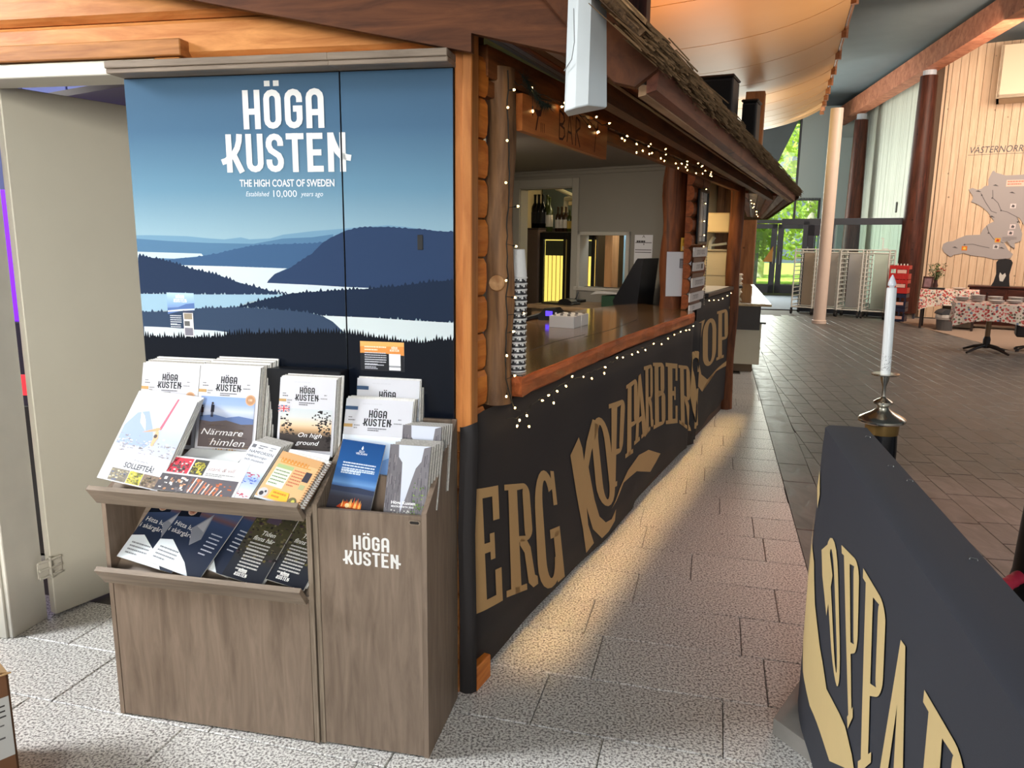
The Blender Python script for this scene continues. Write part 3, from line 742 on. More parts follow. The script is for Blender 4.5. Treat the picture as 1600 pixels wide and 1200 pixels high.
for k, (x0, x1) in enumerate(((-1.25, -.02), (.0, 1.1))):
    b = MB()
    for a in (x0, x1 - .17): b.box(a, a + .17, 0, .07, .02, 2.12, .006)
    b.box(x0, x1, 0, .07, 1.98, 2.12, .006); b.box(x0, x1, 0, .07, .02, .28, .006)
    d = tag(b.obj('door_%d' % (k + 2), DARKF, M=EM), kind='structure')
    g = MB(); g.box(x0 + .17, x1 - .17, .03, .04, .28, 1.98); g.obj('pane', GL, d)
    hx = x1 - .09 if k == 0 else x0 + .09
    h = MB(); h.tube([(hx, -.02, .9), (hx, -.05, .92), (hx, -.05, 1.28), (hx, -.02, 1.3)], .012, 8); h.obj('door_handle', STEEL, d)
# outdoors
LAWN = plain('lawn', (180, 204, 96), .9, noise=.25, nscale=3)
mb = MB(); mb.box(-25, 25, .4, 40, -.1, -.02)
tag(mb.obj('ground_lawn', LAWN, M=EM), kind='structure')
LEAF = leafy('leaves', (206, 220, 122))
LEAF2 = leafy('leaves_dark', (176, 200, 100))
BARK = plain('birch_bark', (196, 186, 176), .8, noise=.25, nscale=6)
def tree(x, y, h, r, label, seed, lf):
    rr = random.Random(seed); t = thing('tree', label, 'tree', EM @ T3(x, y, -.02), None)
    b = MB(); b.tube([(0, 0, 0), (.05, 0, h * .3), (-.04, .05, h * .6), (0, 0, h * .95)], [.2, .17, .12, .03], 10); b.obj('trunk', BARK, t, smooth=True)
    b = MB()
    for _ in range(2600):
        a = rr.uniform(0, 2 * math.pi); zz = rr.uniform(.12, 1.0); q = r * (1.05 - .6 * zz) * math.sqrt(rr.random())
        c = Vector((q * math.cos(a), q * math.sin(a), h * zz)); s = rr.uniform(.07, .17)
        n1 = Vector((rr.uniform(-1, 1), rr.uniform(-1, 1), rr.uniform(-1, 1))).normalized(); n2 = n1.cross(Vector((.3, .5, .8))).normalized(); n3 = n1.cross(n2)
        b.add([c - n2 * s, c - n3 * s * .6, c + n2 * s, c + n3 * s * .6], [(0, 1, 2, 3)])
    tag(b.obj('foliage', lf, t, recalc=False), kind='stuff')
tree(-2.6, 4.5, 7, 2.2, 'leafy birch left outside the glass doors', 1, LEAF)
tree(-.55, 3.4, 8, .9, 'pale trunked birch right outside the left glass door', 2, LEAF)
tree(1.6, 6.5, 8, 2.4, 'bushy light green tree outside the right glass door', 3, LEAF)
tree(.2, 12, 9, 3.4, 'darker green tree further out behind the birches', 4, LEAF2)
tree(-4.4, 10, 9, 3.2, 'darker green tree far left beyond the glazed wall', 5, LEAF2)
tree(4.2, 11, 9, 3.2, 'darker green tree far right beyond the glazed wall', 6, LEAF2)
# ================================================================== POSTER PANELS AND BROCHURE CABINETS
PLY = wood('grey_ply', (112, 96, 82), (140, 122, 106), (7, 7, .8), 4.5, .5, knots=False, tint=.04, bump=.06)
PLYE = wood('grey_ply_edge', (110, 96, 82), (150, 134, 116), (40, 40, 1.5), 3.0, .6, knots=False, tint=.03, bump=.1)
PLYH = wood('grey_ply_flat', (118, 104, 90), (150, 134, 118), (.8, 9, 9), 4.0, .5, knots=False, tint=.03)
BLACKB = plain('black_board', (18, 19, 24), .35)
PRINT = printed(); GLOSSP = printed('printed_gloss', .2, 0.0, .3)
PAPER = plain('paper_edge', (212, 210, 206), .7, noise=.12, nscale=120)
GREYED = plain('paper_edge_grey', (150, 146, 140), .7, noise=.2, nscale=160)
VUP = Matrix(((1, 0, 0, 0), (0, 0, -1, -.0204), (0, 1, 0, 0), (0, 0, 0, 1)))
def jag(pts, amp, step, seed):
    rr = random.Random(seed); o = []
    for i in range(len(pts)):
        a, b = pts[i], pts[(i + 1) % len(pts)]; n = max(1, int(abs(a[0] - b[0]) / step))
        for k in range(n):
            t = k / n; o.append((a[0] + (b[0] - a[0]) * t, a[1] + (b[1] - a[1]) * t + (rr.uniform(0, amp) if k % 2 else 0)))
    return o
def landscape(pr, u0, u1, zb, zt):
    def cl(p):
        for n, d in (((1, 0), u0), ((-1, 0), -u1), ((0, 1), zb), ((0, -1), -zt)):
            p = clip(p, n, d)
            if len(p) < 3: return None
        return p
    pr.grad(u0, zb, u1, zt, [(0, (16, 20, 32)), (.48, (172, 194, 202)), (.56, (146, 176, 190)), (.70, (104, 142, 166)), (.86, (76, 108, 136)), (1, (70, 98, 124))])
    for i, (n, c, p) in enumerate(LAND):
        if n in ('hillL', 'ridge', 'mid'): p = jag(p, .012, .006, i)
        elif n in ('big', 'hill3'): p = jag(p, .004, .008, i)
        q = cl(p)
        if q: pr.poly(q, c)
        if n == 'wat4':
            rr = random.Random(3)
    for i, (n, c, p) in enumerate(LAND):                      # glitter on the water
        if not n.startswith('wat'): continue
    f = FOREST; rr = random.Random(5); top = []
    for (a, b) in zip(f, f[1:]):
        m_ = max(2, int((b[0] - a[0]) / .0045))
        for k in range(m_):
            t = k / m_; top.append((a[0] + (b[0] - a[0]) * t, a[1] + (b[1] - a[1]) * t + (rr.uniform(.004, .022) if k % 2 else rr.uniform(-.004, .003))))
    q = cl([(-1.2, zb)] + [(-1.2, f[0][1])] + top + [(.1, f[-1][1]), (.1, zb)])
    if q: pr.poly(q, (12, 17, 27))
def poster(name, u0, u1, label, with_text):
    t = thing(name, label, 'poster panel', WM)
    b = MB(); b.box(u0, u1, -.020, -.001, .70, 2.049, .0015); b.obj('board', BLACKB, t)
    b = MB(); b.box(u0 - .002, u1 + .002, -.098, -.001, 2.049, 2.063, .002); b.box(u0 - .002, u1 + .002, -.104, -.001, 2.063, 2.084, .002); b.obj('crown_board', PLYH, t)
    pr = PR(VUP); landscape(pr, u0 + .001, u1 - .001, .9, 2.046)
    if with_text:
        wh = (232, 232, 230)
        pr.logo(-.760, 1.753, .408, wh, .92)
        pr.text('THE HIGH COAST OF SWEDEN', -.718, 1.709, .0225, (235, 238, 240), width=.325, bold=.018)
        pr.text('Established', -.698, 1.679, .0155, (226, 234, 240), width=.082, shear=.25)
        pr.text('10,000', -.602, 1.677, .0215, (226, 234, 240), width=.081)
        pr.text('years ago', -.508, 1.679, .0155, (226, 234, 240), width=.076, shear=.25)
    else:
        # tail of the last letter runs on to this panel
        pr.k += 12; pr.logo(-.760, 1.753, .408, (232, 232, 230), .92)
        keep = [i for i, f in enumerate(pr.f)]
    pr.obj('landscape_print', GLOSSP, t, recalc=False)
    return t
_p1 = poster('poster_panel', -1.112, -.368, 'wide blue coast landscape panel with the large white word mark', True)
# the right panel carries only what lies on its side of the joint
def poster_right():
    u0, u1 = -.365, -.008
    t = thing('poster_panel', 'narrow right landscape panel with black slot near the corner board', 'poster panel', WM)
    b = MB(); b.box(u0, u1, -.020, -.001, .70, 2.049, .0015); b.obj('board', BLACKB, t)
    b = MB(); b.box(u0 - .002, u1 + .006, -.098, -.001, 2.049, 2.063, .002); b.box(u0 - .002, u1 + .006, -.104, -.001, 2.063, 2.084, .002); b.obj('crown_board', PLYH, t)
    pr = PR(VUP); landscape(pr, u0 + .001, u1 - .001, .9, 2.046)
    lg = PR(VUP); lg.k = pr.k + 2; lg.logo(-.760, 1.753, .408, (232, 232, 230), .92)
    for f in lg.f:
        p = [(lg.v[i][0], lg.v[i][2]) for i in f]; q = clip(p, (1, 0), u0 + .001)
        if len(q) >= 3: pr.k = lg.k; pr.add([pr.P(*x) for x in q], [tuple(range(len(q)))], 0, (232, 232, 230))
    pr.obj('landscape_print', GLOSSP, t, recalc=False)
    b = MB(); b.box(-.124, -.106, -.0225, -.018, 1.517, 1.563, .001); b.obj('slot', plain('slot_black', (10, 10, 12), .6), t)
    return t
# drop the overlapping logo tail from the left panel print
for ch in _p1.children:
    if ch.name.startswith('landscape_print'):
        import bmesh
        bm = bmesh.new(); bm.from_mesh(ch.data)
        bmesh.ops.bisect_plane(bm, geom=bm.verts[:] + bm.edges[:] + bm.faces[:], plane_co=(-.369, 0, 0), plane_no=(1, 0, 0), clear_outer=True)
        bm.to_mesh(ch.data); bm.free()
poster_right()

def pill(b, u, z, w, h, y0, y1, mi=0):
    r = h / 2
    pts = arc(u + w / 2 - r, z, r, -90, 90, 6) + arc(u - w / 2 + r, z, r, 90, 270, 6)
    b.prism(pts, y0, y1, lambda x, zz, y: (x, y, zz), mi)
DARKIN = plain('slot_dark', (30, 24, 20), .8)
def lip(b, u0, u1, v, z, th=.016, h=.07):
    # tilted retaining strip with mitred ends
    c, s_ = math.cos(rad(36)), math.sin(rad(36))
    def P(x, a, d): return (x, v - s_ * a - c * d, z + c * a - s_ * d)
    prof = [(0, 0), (h, 0), (h, th), (0, th)]
    b.add([P(u0, *q) for q in prof] + [P(u1, *q) for q in prof], [(0, 1, 2, 3), (7, 6, 5, 4), (0, 4, 5, 1), (1, 5, 6, 2), (2, 6, 7, 3), (3, 7, 4, 0)])
# left cabinet
cab = thing('brochure_cabinet', 'wide grey brown plywood brochure cabinet with two sloping racks', 'cabinet', WM)
side = [(-.350, .004), (-.022, .004), (-.022, .93), (-.330, .765), (-.350, .745)]
for x0 in (-1.057, -.367):
    b = MB(); b.prism(side, x0, x0 + .015, lambda y, z, x: (x, y, z)); b.obj('side_panel', PLYE if x0 > -.5 else PLY, cab)
b = MB(); b.box(-1.040, -.369, -.350, -.335, .006, .474, .0015); dr = b.obj('door', PLY, cab)
b = MB(); pill(b, -.404, .470, .036, .014, -.353, -.346); b.obj('slot_rim', PLYE, dr)
b = MB(); pill(b, -.404, .470, .028, .007, -.3536, -.346); b.obj('slot', DARKIN, dr)
b = MB(); lip(b, -1.057, -.369, -.352, .482); b.obj('rack_lip', PLYH, cab)
b = MB(); lip(b, -1.060, -.366, -.352, .745); b.obj('rack_lip', PLYH, cab)
b = MB()
b.prism([(-.345, .478), (-.06, .742), (-.06, .754), (-.345, .490)], -1.042, -.367, lambda y, z, x: (x, y, z)); b.obj('rack_shelf', PLYH, cab)
b = MB(); b.prism([(-.345, .748), (-.21, .858), (-.022, .858), (-.022, .846), (-.205, .846), (-.345, .736)], -1.042, -.367, lambda y, z, x: (x, y, z)); b.obj('rack_shelf', PLYH, cab)
b = MB(); b.box(-1.042, -.367, -.032, -.022, .01, .95); b.obj('back_panel', plain('cab_inside', (52, 44, 38), .7), cab)
b = MB(); b.box(-1.05, -.365, -.085, -.0225, .858, 1.132, .003); b.box(-1.05, -.365, -.098, -.085, .858, .90, .003); b.obj('black_riser', BLACKB, cab)
for x in (-1.0, -.71, -.42):
    b = MB(); b.lathe([(.004, 0), (.004, .002)], 8, T=Matrix.Translation((x, -.362, .748)) @ RX(52)); b.obj('screw', DARKIN, cab)
# right cabinet
cab2 = thing('brochure_cabinet', 'narrow grey brown plywood cabinet with white word mark, beside the banner', 'cabinet', WM)
side2 = [(-.345, .004), (-.022, .004), (-.022, .985), (-.345, .783)]
for x0 in (-.348, -.013):
    b = MB(); b.prism(side2, x0, x0 + .015, lambda y, z, x: (x, y, z)); b.obj('side_panel', PLYE if x0 < -.1 else PLY, cab2)
b = MB(); b.box(-.333, -.013, -.343, -.328, .006, .772, .0015); fp = b.obj('front_panel', PLY, cab2)
pr = PR(Matrix(((1, 0, 0, 0), (0, 0, -1, -.3432), (0, 1, 0, 0), (0, 0, 0, 1)))); pr.logo(-.2505, .606, .166, (232, 230, 226), .84); pr.obj('word_mark', PRINT, fp, recalc=False)
b = MB(); pill(b, -.034, .753, .036, .015, -.3455, -.340); b.obj('slot_rim', PLYE, fp)
b = MB(); pill(b, -.034, .753, .028, .008, -.3460, -.340); b.obj('slot', DARKIN, fp)
b = MB(); b.box(-.333, -.013, -.034, -.022, .01, .985, .001); b.obj('back_panel', PLY, cab2)
b = MB(); b.box(-.333, -.013, -.215, -.203, .50, .842, .001); b.obj('divider', PLY, cab2)
b = MB(); b.box(-.333, -.013, -.335, -.03, .70, .712, .001); b.obj('rack_shelf', PLYH, cab2)

# ------------------------------------------------------------------ printed matter
def sheet(name, label, cat, u, v, z, w, h, tilt, th, design, roll=0, yaw=0, group=None, edge=None, gloss=False, pages=1):
    t = thing(name, label, cat, WM @ T3(u, v, z) @ RZ(yaw) @ RX(90 - tilt) @ T3(0, .6 * w * math.sin(rad(max(0, -roll))), 0) @ RZ(roll), group)
    b = MB(); b.box(0, w, 0, h, -th, 0, 0); b.obj('pages', edge or PAPER, t)
    if design:
        pr = PR(T3(0, 0, .0002)); design(pr, w, h); pr.obj('cover_print', GLOSSP if gloss else PRINT, t, recalc=False)
    return t
INK = (40, 40, 44)
def hk_cover(pic):
    def d(pr, w, h):
        pr.rect(0, 0, w, h, (206, 206, 212))
        pr.lines(w * .25, h * .955, w * .5, 1, .01, .004, (200, 200, 206), 1)
        pr.logo(w * .295, h * .705, w * .40, INK, .85)
        pr.lines(w * .36, h * .685, w * .28, 2, .006, .003, (90, 90, 96), 2)
        pr.lines(w * .06, h * .80, w * .10, 1, .006, .003, (120, 120, 124), 3); pr.lines(w * .06, h * .77, w * .17, 1, .006, .0035, (120, 120, 124), 4)
        pr.lines(w * .80, h * .795, w * .08, 1, .006, .003, (120, 120, 124), 5); pr.lines(w * .74, h * .75, w * .2, 1, .006, .003, (140, 140, 144), 6)
        pr.rect(-.0, h * .685, w * .13, h * .72, (186, 150, 96)); pr.lines(w * .15, h * .715, w * .09, 2, .008, .004, (150, 150, 154), 8)
        pic(pr, w, h)
    return d
def pic_sky(pr, w, h):
    x0, x1, y0, y1 = w * .055, w * .95, h * .05, h * .64
    pr.grad(x0, y0, x1, y1, [(0, (70, 66, 70)), (.4, (110, 104, 108)), (.52, (120, 122, 142)), (.56, (150, 166, 200)), (.72, (196, 204, 222)), (.85, (150, 172, 214)), (1, (138, 164, 212))])
    pr.poly([(x0, h * .33), (x0, h * .41), (w * .3, h * .43), (w * .5, h * .40), (w * .7, h * .425), (x1, h * .40), (x1, h * .33)], (96, 116, 160))
    pr.poly([(x0, y0), (x0, h * .36), (w * .25, h * .345), (w * .5, h * .37), (w * .75, h * .33), (x1, h * .34), (x1, y0)], (98, 88, 88))
    rr = random.Random(2)
    for i in range(26):
        a, c = rr.uniform(x0, x1 - .03), rr.uniform(y0, h * .32); pr.rect(a, c, a + rr.uniform(.008, .03), c + rr.uniform(.002, .006), rr.choice([(84, 76, 76), (112, 100, 96), (126, 110, 100)]), step=False)
    pr.circle(w * .875, h * .615, w * .083, (206, 166, 130)); pr.circle(w * .875, h * .615, w * .066, (186, 140, 104)); pr.text('100', w * .875, h * .605, h * .026, (240, 226, 210), align='c')
def pic_hikers(pr, w, h):
    pic_sky(pr, w, h)
    for x, s_ in ((.09, .9), (.26, 1.15)):
        y = h * .40
        pr.rect(w * x - .0035 * s_, y, w * x - .0005 * s_, y + .016 * s_, (40, 36, 44)); pr.rect(w * x + .0008 * s_, y, w * x + .0035 * s_, y + .016 * s_, (40, 36, 44))
        pr.poly([(w * x - .005 * s_, y + .014 * s_), (w * x + .006 * s_, y + .014 * s_), (w * x + .006 * s_, y + .034 * s_), (w * x - .004 * s_, y + .036 * s_)], (62, 40, 42) if s_ < 1 else (34, 36, 50))
        pr.circle(w * x, y + .039 * s_, .0035 * s_, (60, 48, 46))
    pr.text('Närmare', w * .10, h * .195, h * .075, (248, 248, 248), width=w * .70, shear=.35); pr.text('himlen', w * .26, h * .075, h * .085, (248, 248, 248), width=w * .58, shear=.35)
    for i in range(9): pr.circle(w * (.33 + .045 * i), h * .028, w * .018, [(200, 190, 180), (150, 140, 130), (214, 178, 120), (190, 150, 110)][i % 4], 8)
def pic_high(pr, w, h):
    x0, x1, y0, y1 = w * .045, w * .96, h * .07, h * .60
    pr.grad(x0, y0, x1, y1, [(0, (50, 44, 42)), (.35, (80, 70, 62)), (.5, (196, 160, 120)), (.62, (226, 200, 168)), (.8, (204, 206, 206)), (1, (196, 204, 208))])
    pr.poly([(x0, y0), (x0, h * .27), (w * .3, h * .25), (w * .6, h * .29), (x1, h * .25), (x1, y0)], (58, 52, 50))
    rr = random.Random(4)
    for cx_, cy_, n, sp in ((.14, .36, 40, .07), (.8, .44, 60, .09), (.9, .22, 30, .06)):
        for i in range(n):
            a, c = w * cx_ + rr.gauss(0, w * sp), h * cy_ + rr.gauss(0, h * sp)
            a = min(max(a, x0), x1 - .008); c = min(max(c, y0), y1 - .008); pr.rect(a, c, a + rr.uniform(.003, .009), c + rr.uniform(.002, .006), (44, 40, 40), step=False)
    pr.text('On high', w * .38, h * .235, h * .06, (244, 244, 244), width=w * .42, shear=.35); pr.text('ground', w * .34, h * .135, h * .06, (244, 244, 244), width=w * .42, shear=.35)
    # union flag
    fx, fy, fw_, fh = 0, h * .55, w * .2, h * .085
    pr.rect(fx, fy, fx + fw_, fy + fh, (44, 62, 120))
    for s_ in (1, -1):
        pr.strokes([[(fx, fy + (0 if s_ > 0 else fh)), (fx + fw_, fy + (fh if s_ > 0 else 0))]], .005, (236, 236, 236)); pr.strokes([[(fx, fy + (0 if s_ > 0 else fh)), (fx + fw_, fy + (fh if s_ > 0 else 0))]], .002, (196, 50, 60))
    pr.rect(fx + fw_ * .40, fy, fx + fw_ * .60, fy + fh, (236, 236, 236)); pr.rect(fx, fy + fh * .36, fx + fw_, fy + fh * .64, (236, 236, 236))
    pr.rect(fx + fw_ * .44, fy, fx + fw_ * .56, fy + fh, (196, 50, 60)); pr.rect(fx, fy + fh * .42, fx + fw_, fy + fh * .58, (196, 50, 60))
    for i in range(5): pr.circle(w * (.38 + .055 * i), h * .035, w * .022, [(170, 160, 150), (214, 178, 120), (200, 190, 170)][i % 3], 8)
def pic_map(pr, w, h):
    x0, x1 = w * .0, w
    pr.rect(0, h * .60, w, h * .603, (190, 190, 196))
    pr.grad(0, 0, w, h * .60, [(0, (170, 200, 226)), (.6, (150, 184, 220)), (.8, (206, 222, 238)), (1, (226, 232, 240))])
    pr.poly([(0, h * .0), (0, h * .44), (w * .2, h * .46), (w * .45, h * .42), (w * .6, h * .33), (w * .72, h * .37), (w * .9, h * .42), (w, h * .41), (w, 0)], (104, 140, 190))
    pr.poly([(0, 0), (0, h * .36), (w * .25, h * .38), (w * .5, h * .33), (w * .58, h * .2), (w, h * .15), (w, 0)], (74, 92, 120))
    pr.rect(0, h * .875, w * .19, h * .915, (60, 84, 116))
ORD = ['front', 'second', 'third', 'fourth', 'fifth', 'sixth', 'seventh', 'eighth', 'ninth', 'tenth', 'eleventh', 'twelfth', 'thirteenth', 'fourteenth', 'fifteenth', 'sixteenth', 'seventeenth', 'eighteenth']
def stack(name, label0, label1, cat, u, v, z, w, h, tilt, th, n, pitch, design, group, **k):
    for i in range(n):
        last = i == 0
        sheet(name, label0 if last else ORD[i] + ' ' + label1 + ', counted from the front', cat, u + (R.uniform(-.004, .004) if i else 0) + (.0025 * i), v + i * pitch, z + i * pitch * .28 + (R.uniform(-.002, .002) if i else 0), w, h, tilt, th, design if last else None, group=group, edge=PAPER if i % 3 else GREYED, **k)
stack('magazine', 'coast magazine with mountain sky cover, front of the left stack', 'magazine of the leftmost upright stack', 'magazine', -1.066, -.160, .864, .212, .278, 14, .0062, 9, .0068, hk_cover(pic_sky), 'magazines in the leftmost upright stack')
stack('magazine', 'coast magazine with two hikers on the cover, front of its stack', 'magazine of the two hikers stack', 'magazine', -.845, -.170, .866, .215, .279, 14, .0062, 11, .0070, hk_cover(pic_hikers), 'magazines in the hikers stack')
stack('magazine', 'coast magazine with union flag and sunset pine cover', 'magazine of the union flag stack', 'magazine', -.556, -.165, .874, .192, .243, 12, .0060, 6, .0068, hk_cover(pic_high), 'magazines in the union flag stack')
stack('magazine', 'coast map magazine standing highest at the back of narrow cabinet', 'magazine at the very back of narrow cabinet', 'magazine', -.329, -.075, .812, .212, .297, 8, .0050, 5, .0055, hk_cover(pic_map), 'map magazines at the back of the narrow cabinet')
stack('magazine', 'coast map magazine with blue hills leaning in the middle of narrow cabinet', 'magazine of the leaning blue hills stack', 'magazine', -.345, -.175, .775, .224, .288, 18, .0050, 5, .0055, hk_cover(pic_map), 'map magazines in the middle of the narrow cabinet')
def d_fire(pr, w, h):
    pr.grad(0, 0, w, h, [(0, (34, 32, 38)), (.22, (58, 56, 64)), (.36, (78, 86, 104)), (.37, (70, 100, 150)), (.42, (104, 146, 196)), (.5, (64, 108, 166)), (.7, (40, 84, 140)), (1, (34, 72, 124))])
    pr.poly([(0, h * .30), (0, h * .37), (w * .3, h * .365), (w * .6, h * .38), (w, h * .36), (w, h * .30)], (56, 62, 82))
    pr.poly([(w * .5, h * .885), (w * .48, h * .905), (w * .49, h * .925), (w * .505, h * .945), (w * .52, h * .92), (w * .525, h * .90)], (240, 244, 248))
    pr.text('ELD', w * .505, h * .855, h * .026, (240, 244, 248), width=w * .12, align='c'); pr.text('VECKAN', w * .505, h * .82, h * .03, (240, 244, 248), width=w * .26, align='c')
    pr.lines(w * .14, h * .70, w * .76, 4, .0085, .004, (200, 214, 230), 3); pr.lines(w * .14, h * .60, w * .76, 2, .0085, .004, (200, 214, 230), 5)
    rr = random.Random(8)
    pr.poly([(w * .22, h * .09), (w * .36, h * .17), (w * .6, h * .17), (w * .76, h * .10), (w * .5, h * .06)], (176, 62, 30))
    for i in range(16):
        x = w * (.34 + .028 * i); hh = h * rr.uniform(.08, .17)
        pr.poly([(x - .003, h * .10), (x + .003, h * .10), (x + .001, h * .10 + hh)], rr.choice([(240, 130, 50), (250, 190, 110), (226, 96, 44)]), step=(i == 0))
    pr.circle(w * .46, h * .125, w * .05, (255, 226, 170)); pr.lines(w * .62, h * .03, w * .3, 1, .006, .003, (210, 200, 190), 7)
sheet('leaflet', 'dark blue leaflet with a bonfire in the narrow cabinet', 'leaflet', -.326, -.312, .744, .140, .224, 28, .004, d_fire, roll=-4.5, gloss=True)
def d_gorge(pr, w, h):
    pr.rect(0, 0, w, h, (206, 211, 224))
    rr = random.Random(6)
    L = [(0, 0), (0, h), (w * .22, h), (w * .24, h * .83), (w * .34, h * .75), (w * .36, h * .5), (w * .38, h * .2), (w * .40, 0)]
    Rr = [(w * .38, 0), (w * .5, h * .26), (w * .6, h * .5), (w * .68, h * .68), (w * .80, h * .78), (w * .84, h * .97), (w, h), (w, 0)]
    pr.poly(L, (112, 108, 112)); pr.poly(Rr, (120, 116, 120))
    pr.k += 1
    for i in range(130):
        x = rr.choice([rr.uniform(0, w * .32), rr.uniform(w * .55, w * .97)]); y = rr.uniform(0, h * .9)
        top = (h * .97 if x < w * .2 else h * .7) if x < w * .36 else h * (.1 + (x / w - .42) * 1.75)
        if y > top - .03: continue
        pr.rect(x, y, x + rr.uniform(.0012, .003), y + rr.uniform(.01, .035), rr.choice([(86, 82, 88), (140, 134, 136), (98, 94, 100)]), False)
    for i in range(60):
        x, y = w * rr.uniform(.68, .96), h * abs(rr.gauss(0, .2)); pr.circle(x, min(y, h * .5), rr.uniform(.001, .003), rr.choice([(110, 140, 70), (140, 164, 90), (86, 110, 60)]), 5)
    for i in range(40): pr.circle(w * rr.uniform(.2, .75), h * rr.uniform(.0, .08), rr.uniform(.001, .0035), rr.choice([(196, 196, 190), (150, 150, 146)]), 5)
    pr.text('Höga Kusten', w * .2, h * .165, h * .045, (250, 250, 250), width=w * .58, bold=.02); pr.text('BESÖKSKARTA 2025', w * .21, h * .12, h * .024, (250, 250, 250), width=w * .54, bold=.02)
for i in range(6):
    sheet('map_leaflet', 'grey gorge visitor map at the front of the narrow cabinet' if i == 0 else ORD[i] + ' folded map of the front gorge pile, counted from the front', 'leaflet', -.146 + .005 * i, -.300 + .009 * i, .752 + .002 * i, .127, .208 - (.003 if i % 2 else 0), 20, .006, d_gorge if i < 1 else None, group='gorge maps in the front row', edge=GREYED)
for i in range(6):
    sheet('map_leaflet', 'grey gorge visitor map peeping out of the second row' if i == 0 else ORD[i] + ' folded map of the rear gorge pile, counted from the front', 'leaflet', -.137 + .004 * i, -.192 + .010 * i, .785, .124, .208, 14, .006, d_gorge if i < 1 else None, group='gorge maps in the second row', edge=GREYED)
# front slope
def d_soll(pr, w, h):
    pr.rect(0, 0, w, h, (208, 210, 218))
    pr.grad(w * .03, h * .33, w, h * .97, [(0, (182, 186, 202)), (.3, (174, 184, 210)), (.6, (188, 200, 218)), (1, (208, 212, 216))])
    pr.poly([(w * .03, h * .40), (w * .03, h * .6), (w * .15, h * .76), (w * .32, h * .8), (w * .5, h * .62), (w * .6, h * .48), (w * .5, h * .4)], (146, 164, 206))
    pr.poly([(w * .2, h * .78), (w * .26, h * .66), (w * .4, h * .58), (w * .34, h * .68), (w * .28, h * .74)], (232, 238, 246))
    rr = random.Random(9); pr.k += 1
    for i in range(150):
        x, y = w * rr.uniform(.03, .95), h * (rr.uniform(.33, .47) + (.05 if rr.random() < .3 else 0)); pr.rect(x, y, x + rr.uniform(.002, .012), y + rr.uniform(.001, .005), rr.choice([(150, 148, 156), (180, 180, 190), (226, 226, 232), (136, 130, 132)]), False)
    pr.poly([(w * .60, h * .62), (w * .64, h * .62), (w * .71, h * .985), (w * .68, h * .985)], (204, 96, 116))
    pr.poly([(w * .36, h * .56), (w * .6, h * .60), (w * .63, h * .64), (w * .58, h * .64)], (206, 158, 116)); pr.poly([(w * .58, h * .44), (w * .62, h * .43), (w * .65, h * .53), (w * .62, h * .6), (w * .57, h * .6)], (214, 170, 128)); pr.circle(w * .6, h * .545, w * .03, (70, 56, 50), 8)
    pr.rect(w * .03, 0, w * .97, h * .32, (206, 209, 218))
    pr.text('Welcome to', w * .44, h * .245, h * .024, (70, 72, 80), width=w * .24); pr.text('SOLLEFTEÅ!', w * .33, h * .165, h * .058, (50, 52, 58), width=w * .48, bold=.02)
    for x0, x1, cs in ((.17, .47, [(120, 112, 96), (160, 150, 120), (96, 104, 130), (200, 190, 160)]), (.47, .70, [(190, 180, 60), (120, 130, 60), (220, 210, 120), (90, 80, 60)]), (.70, .97, [(120, 100, 84), (160, 140, 110), (84, 76, 66)])):
        pr.rect(w * x0, h * .01, w * x1 - .002, h * .14, cs[0]); pr.k += 1
        for i in range(60):
            x, y = rr.uniform(w * x0, w * x1 - .014), rr.uniform(h * .01, h * .125); pr.rect(x, y, x + rr.uniform(.003, .012), y + rr.uniform(.002, .006), rr.choice(cs), False)
for i in range(4):
    sheet('magazine', 'pale town magazine with a hanging acrobat leaning at the left of the rack' if i == 0 else ORD[i] + ' magazine of the pile topped by the acrobat cover', 'magazine', -1.062 + .004 * i, -.362 + .010 * i, .800 + .001 * i, .222, .302, 36, .005, d_soll if i == 0 else None, roll=-7 + i * .8, group='town magazines at the left of the rack')
def d_saga(pr, w, h):
    pr.rect(0, 0, w, h, (220, 220, 220)); rr = random.Random(12)
    for x0, y0, x1, y1, cs in ((.03, .52, .30, .95, [(196, 60, 76), (90, 80, 80), (220, 214, 206), (60, 56, 56)]), (.32, .52, .5, .95, [(70, 70, 66), (120, 110, 60), (210, 200, 90)]), (.0, .0, .38, .47, [(80, 76, 80), (226, 222, 220), (214, 158, 120), (110, 104, 108)]), (.38, .0, .97, .47, [(96, 92, 98), (150, 90, 60), (202, 112, 74)])):
        pr.rect(w * x0, h * y0, w * x1, h * y1, cs[0]); pr.k += 1
        for i in range(46):
            x, y = rr.uniform(w * x0, w * x1 - .012), rr.uniform(h * y0, h * y1 - .012); pr.rect(x, y, x + rr.uniform(.003, .011), y + rr.uniform(.003, .01), rr.choice(cs), False)
    for i in range(9):
        x = w * (.42 + .045 * i); pr.poly([(x, h * .02), (x + .004, h * .02), (x + .012, h * .44 - i * .004), (x + .008, h * .44 - i * .004)], (206, 120, 84) if i % 2 else (240, 226, 214), step=(i == 0))
    pr.text('Saga', w * .33, h * .72, h * .14, (214, 206, 80), width=w * .15, shear=.3); pr.text('stark & vill', w * .53, h * .68, h * .11, (176, 150, 150), width=w * .34, shear=.3); pr.lines(w * .53, h * .60, w * .36, 2, .006, .003, (150, 150, 150), 3)
sheet('leaflet', 'wide white leaflet of small photographs beside the acrobat magazine', 'leaflet', -.846, -.385, .797, .27, .125, 50, .004, d_saga, roll=-2.5)
sheet('leaflet', 'plain white leaflet lying behind the small photographs leaflet', 'leaflet', -.84, -.262, .858, .20, .075, 74, .004, lambda pr, w, h: pr.rect(0, 0, w, h, (232, 234, 232)))
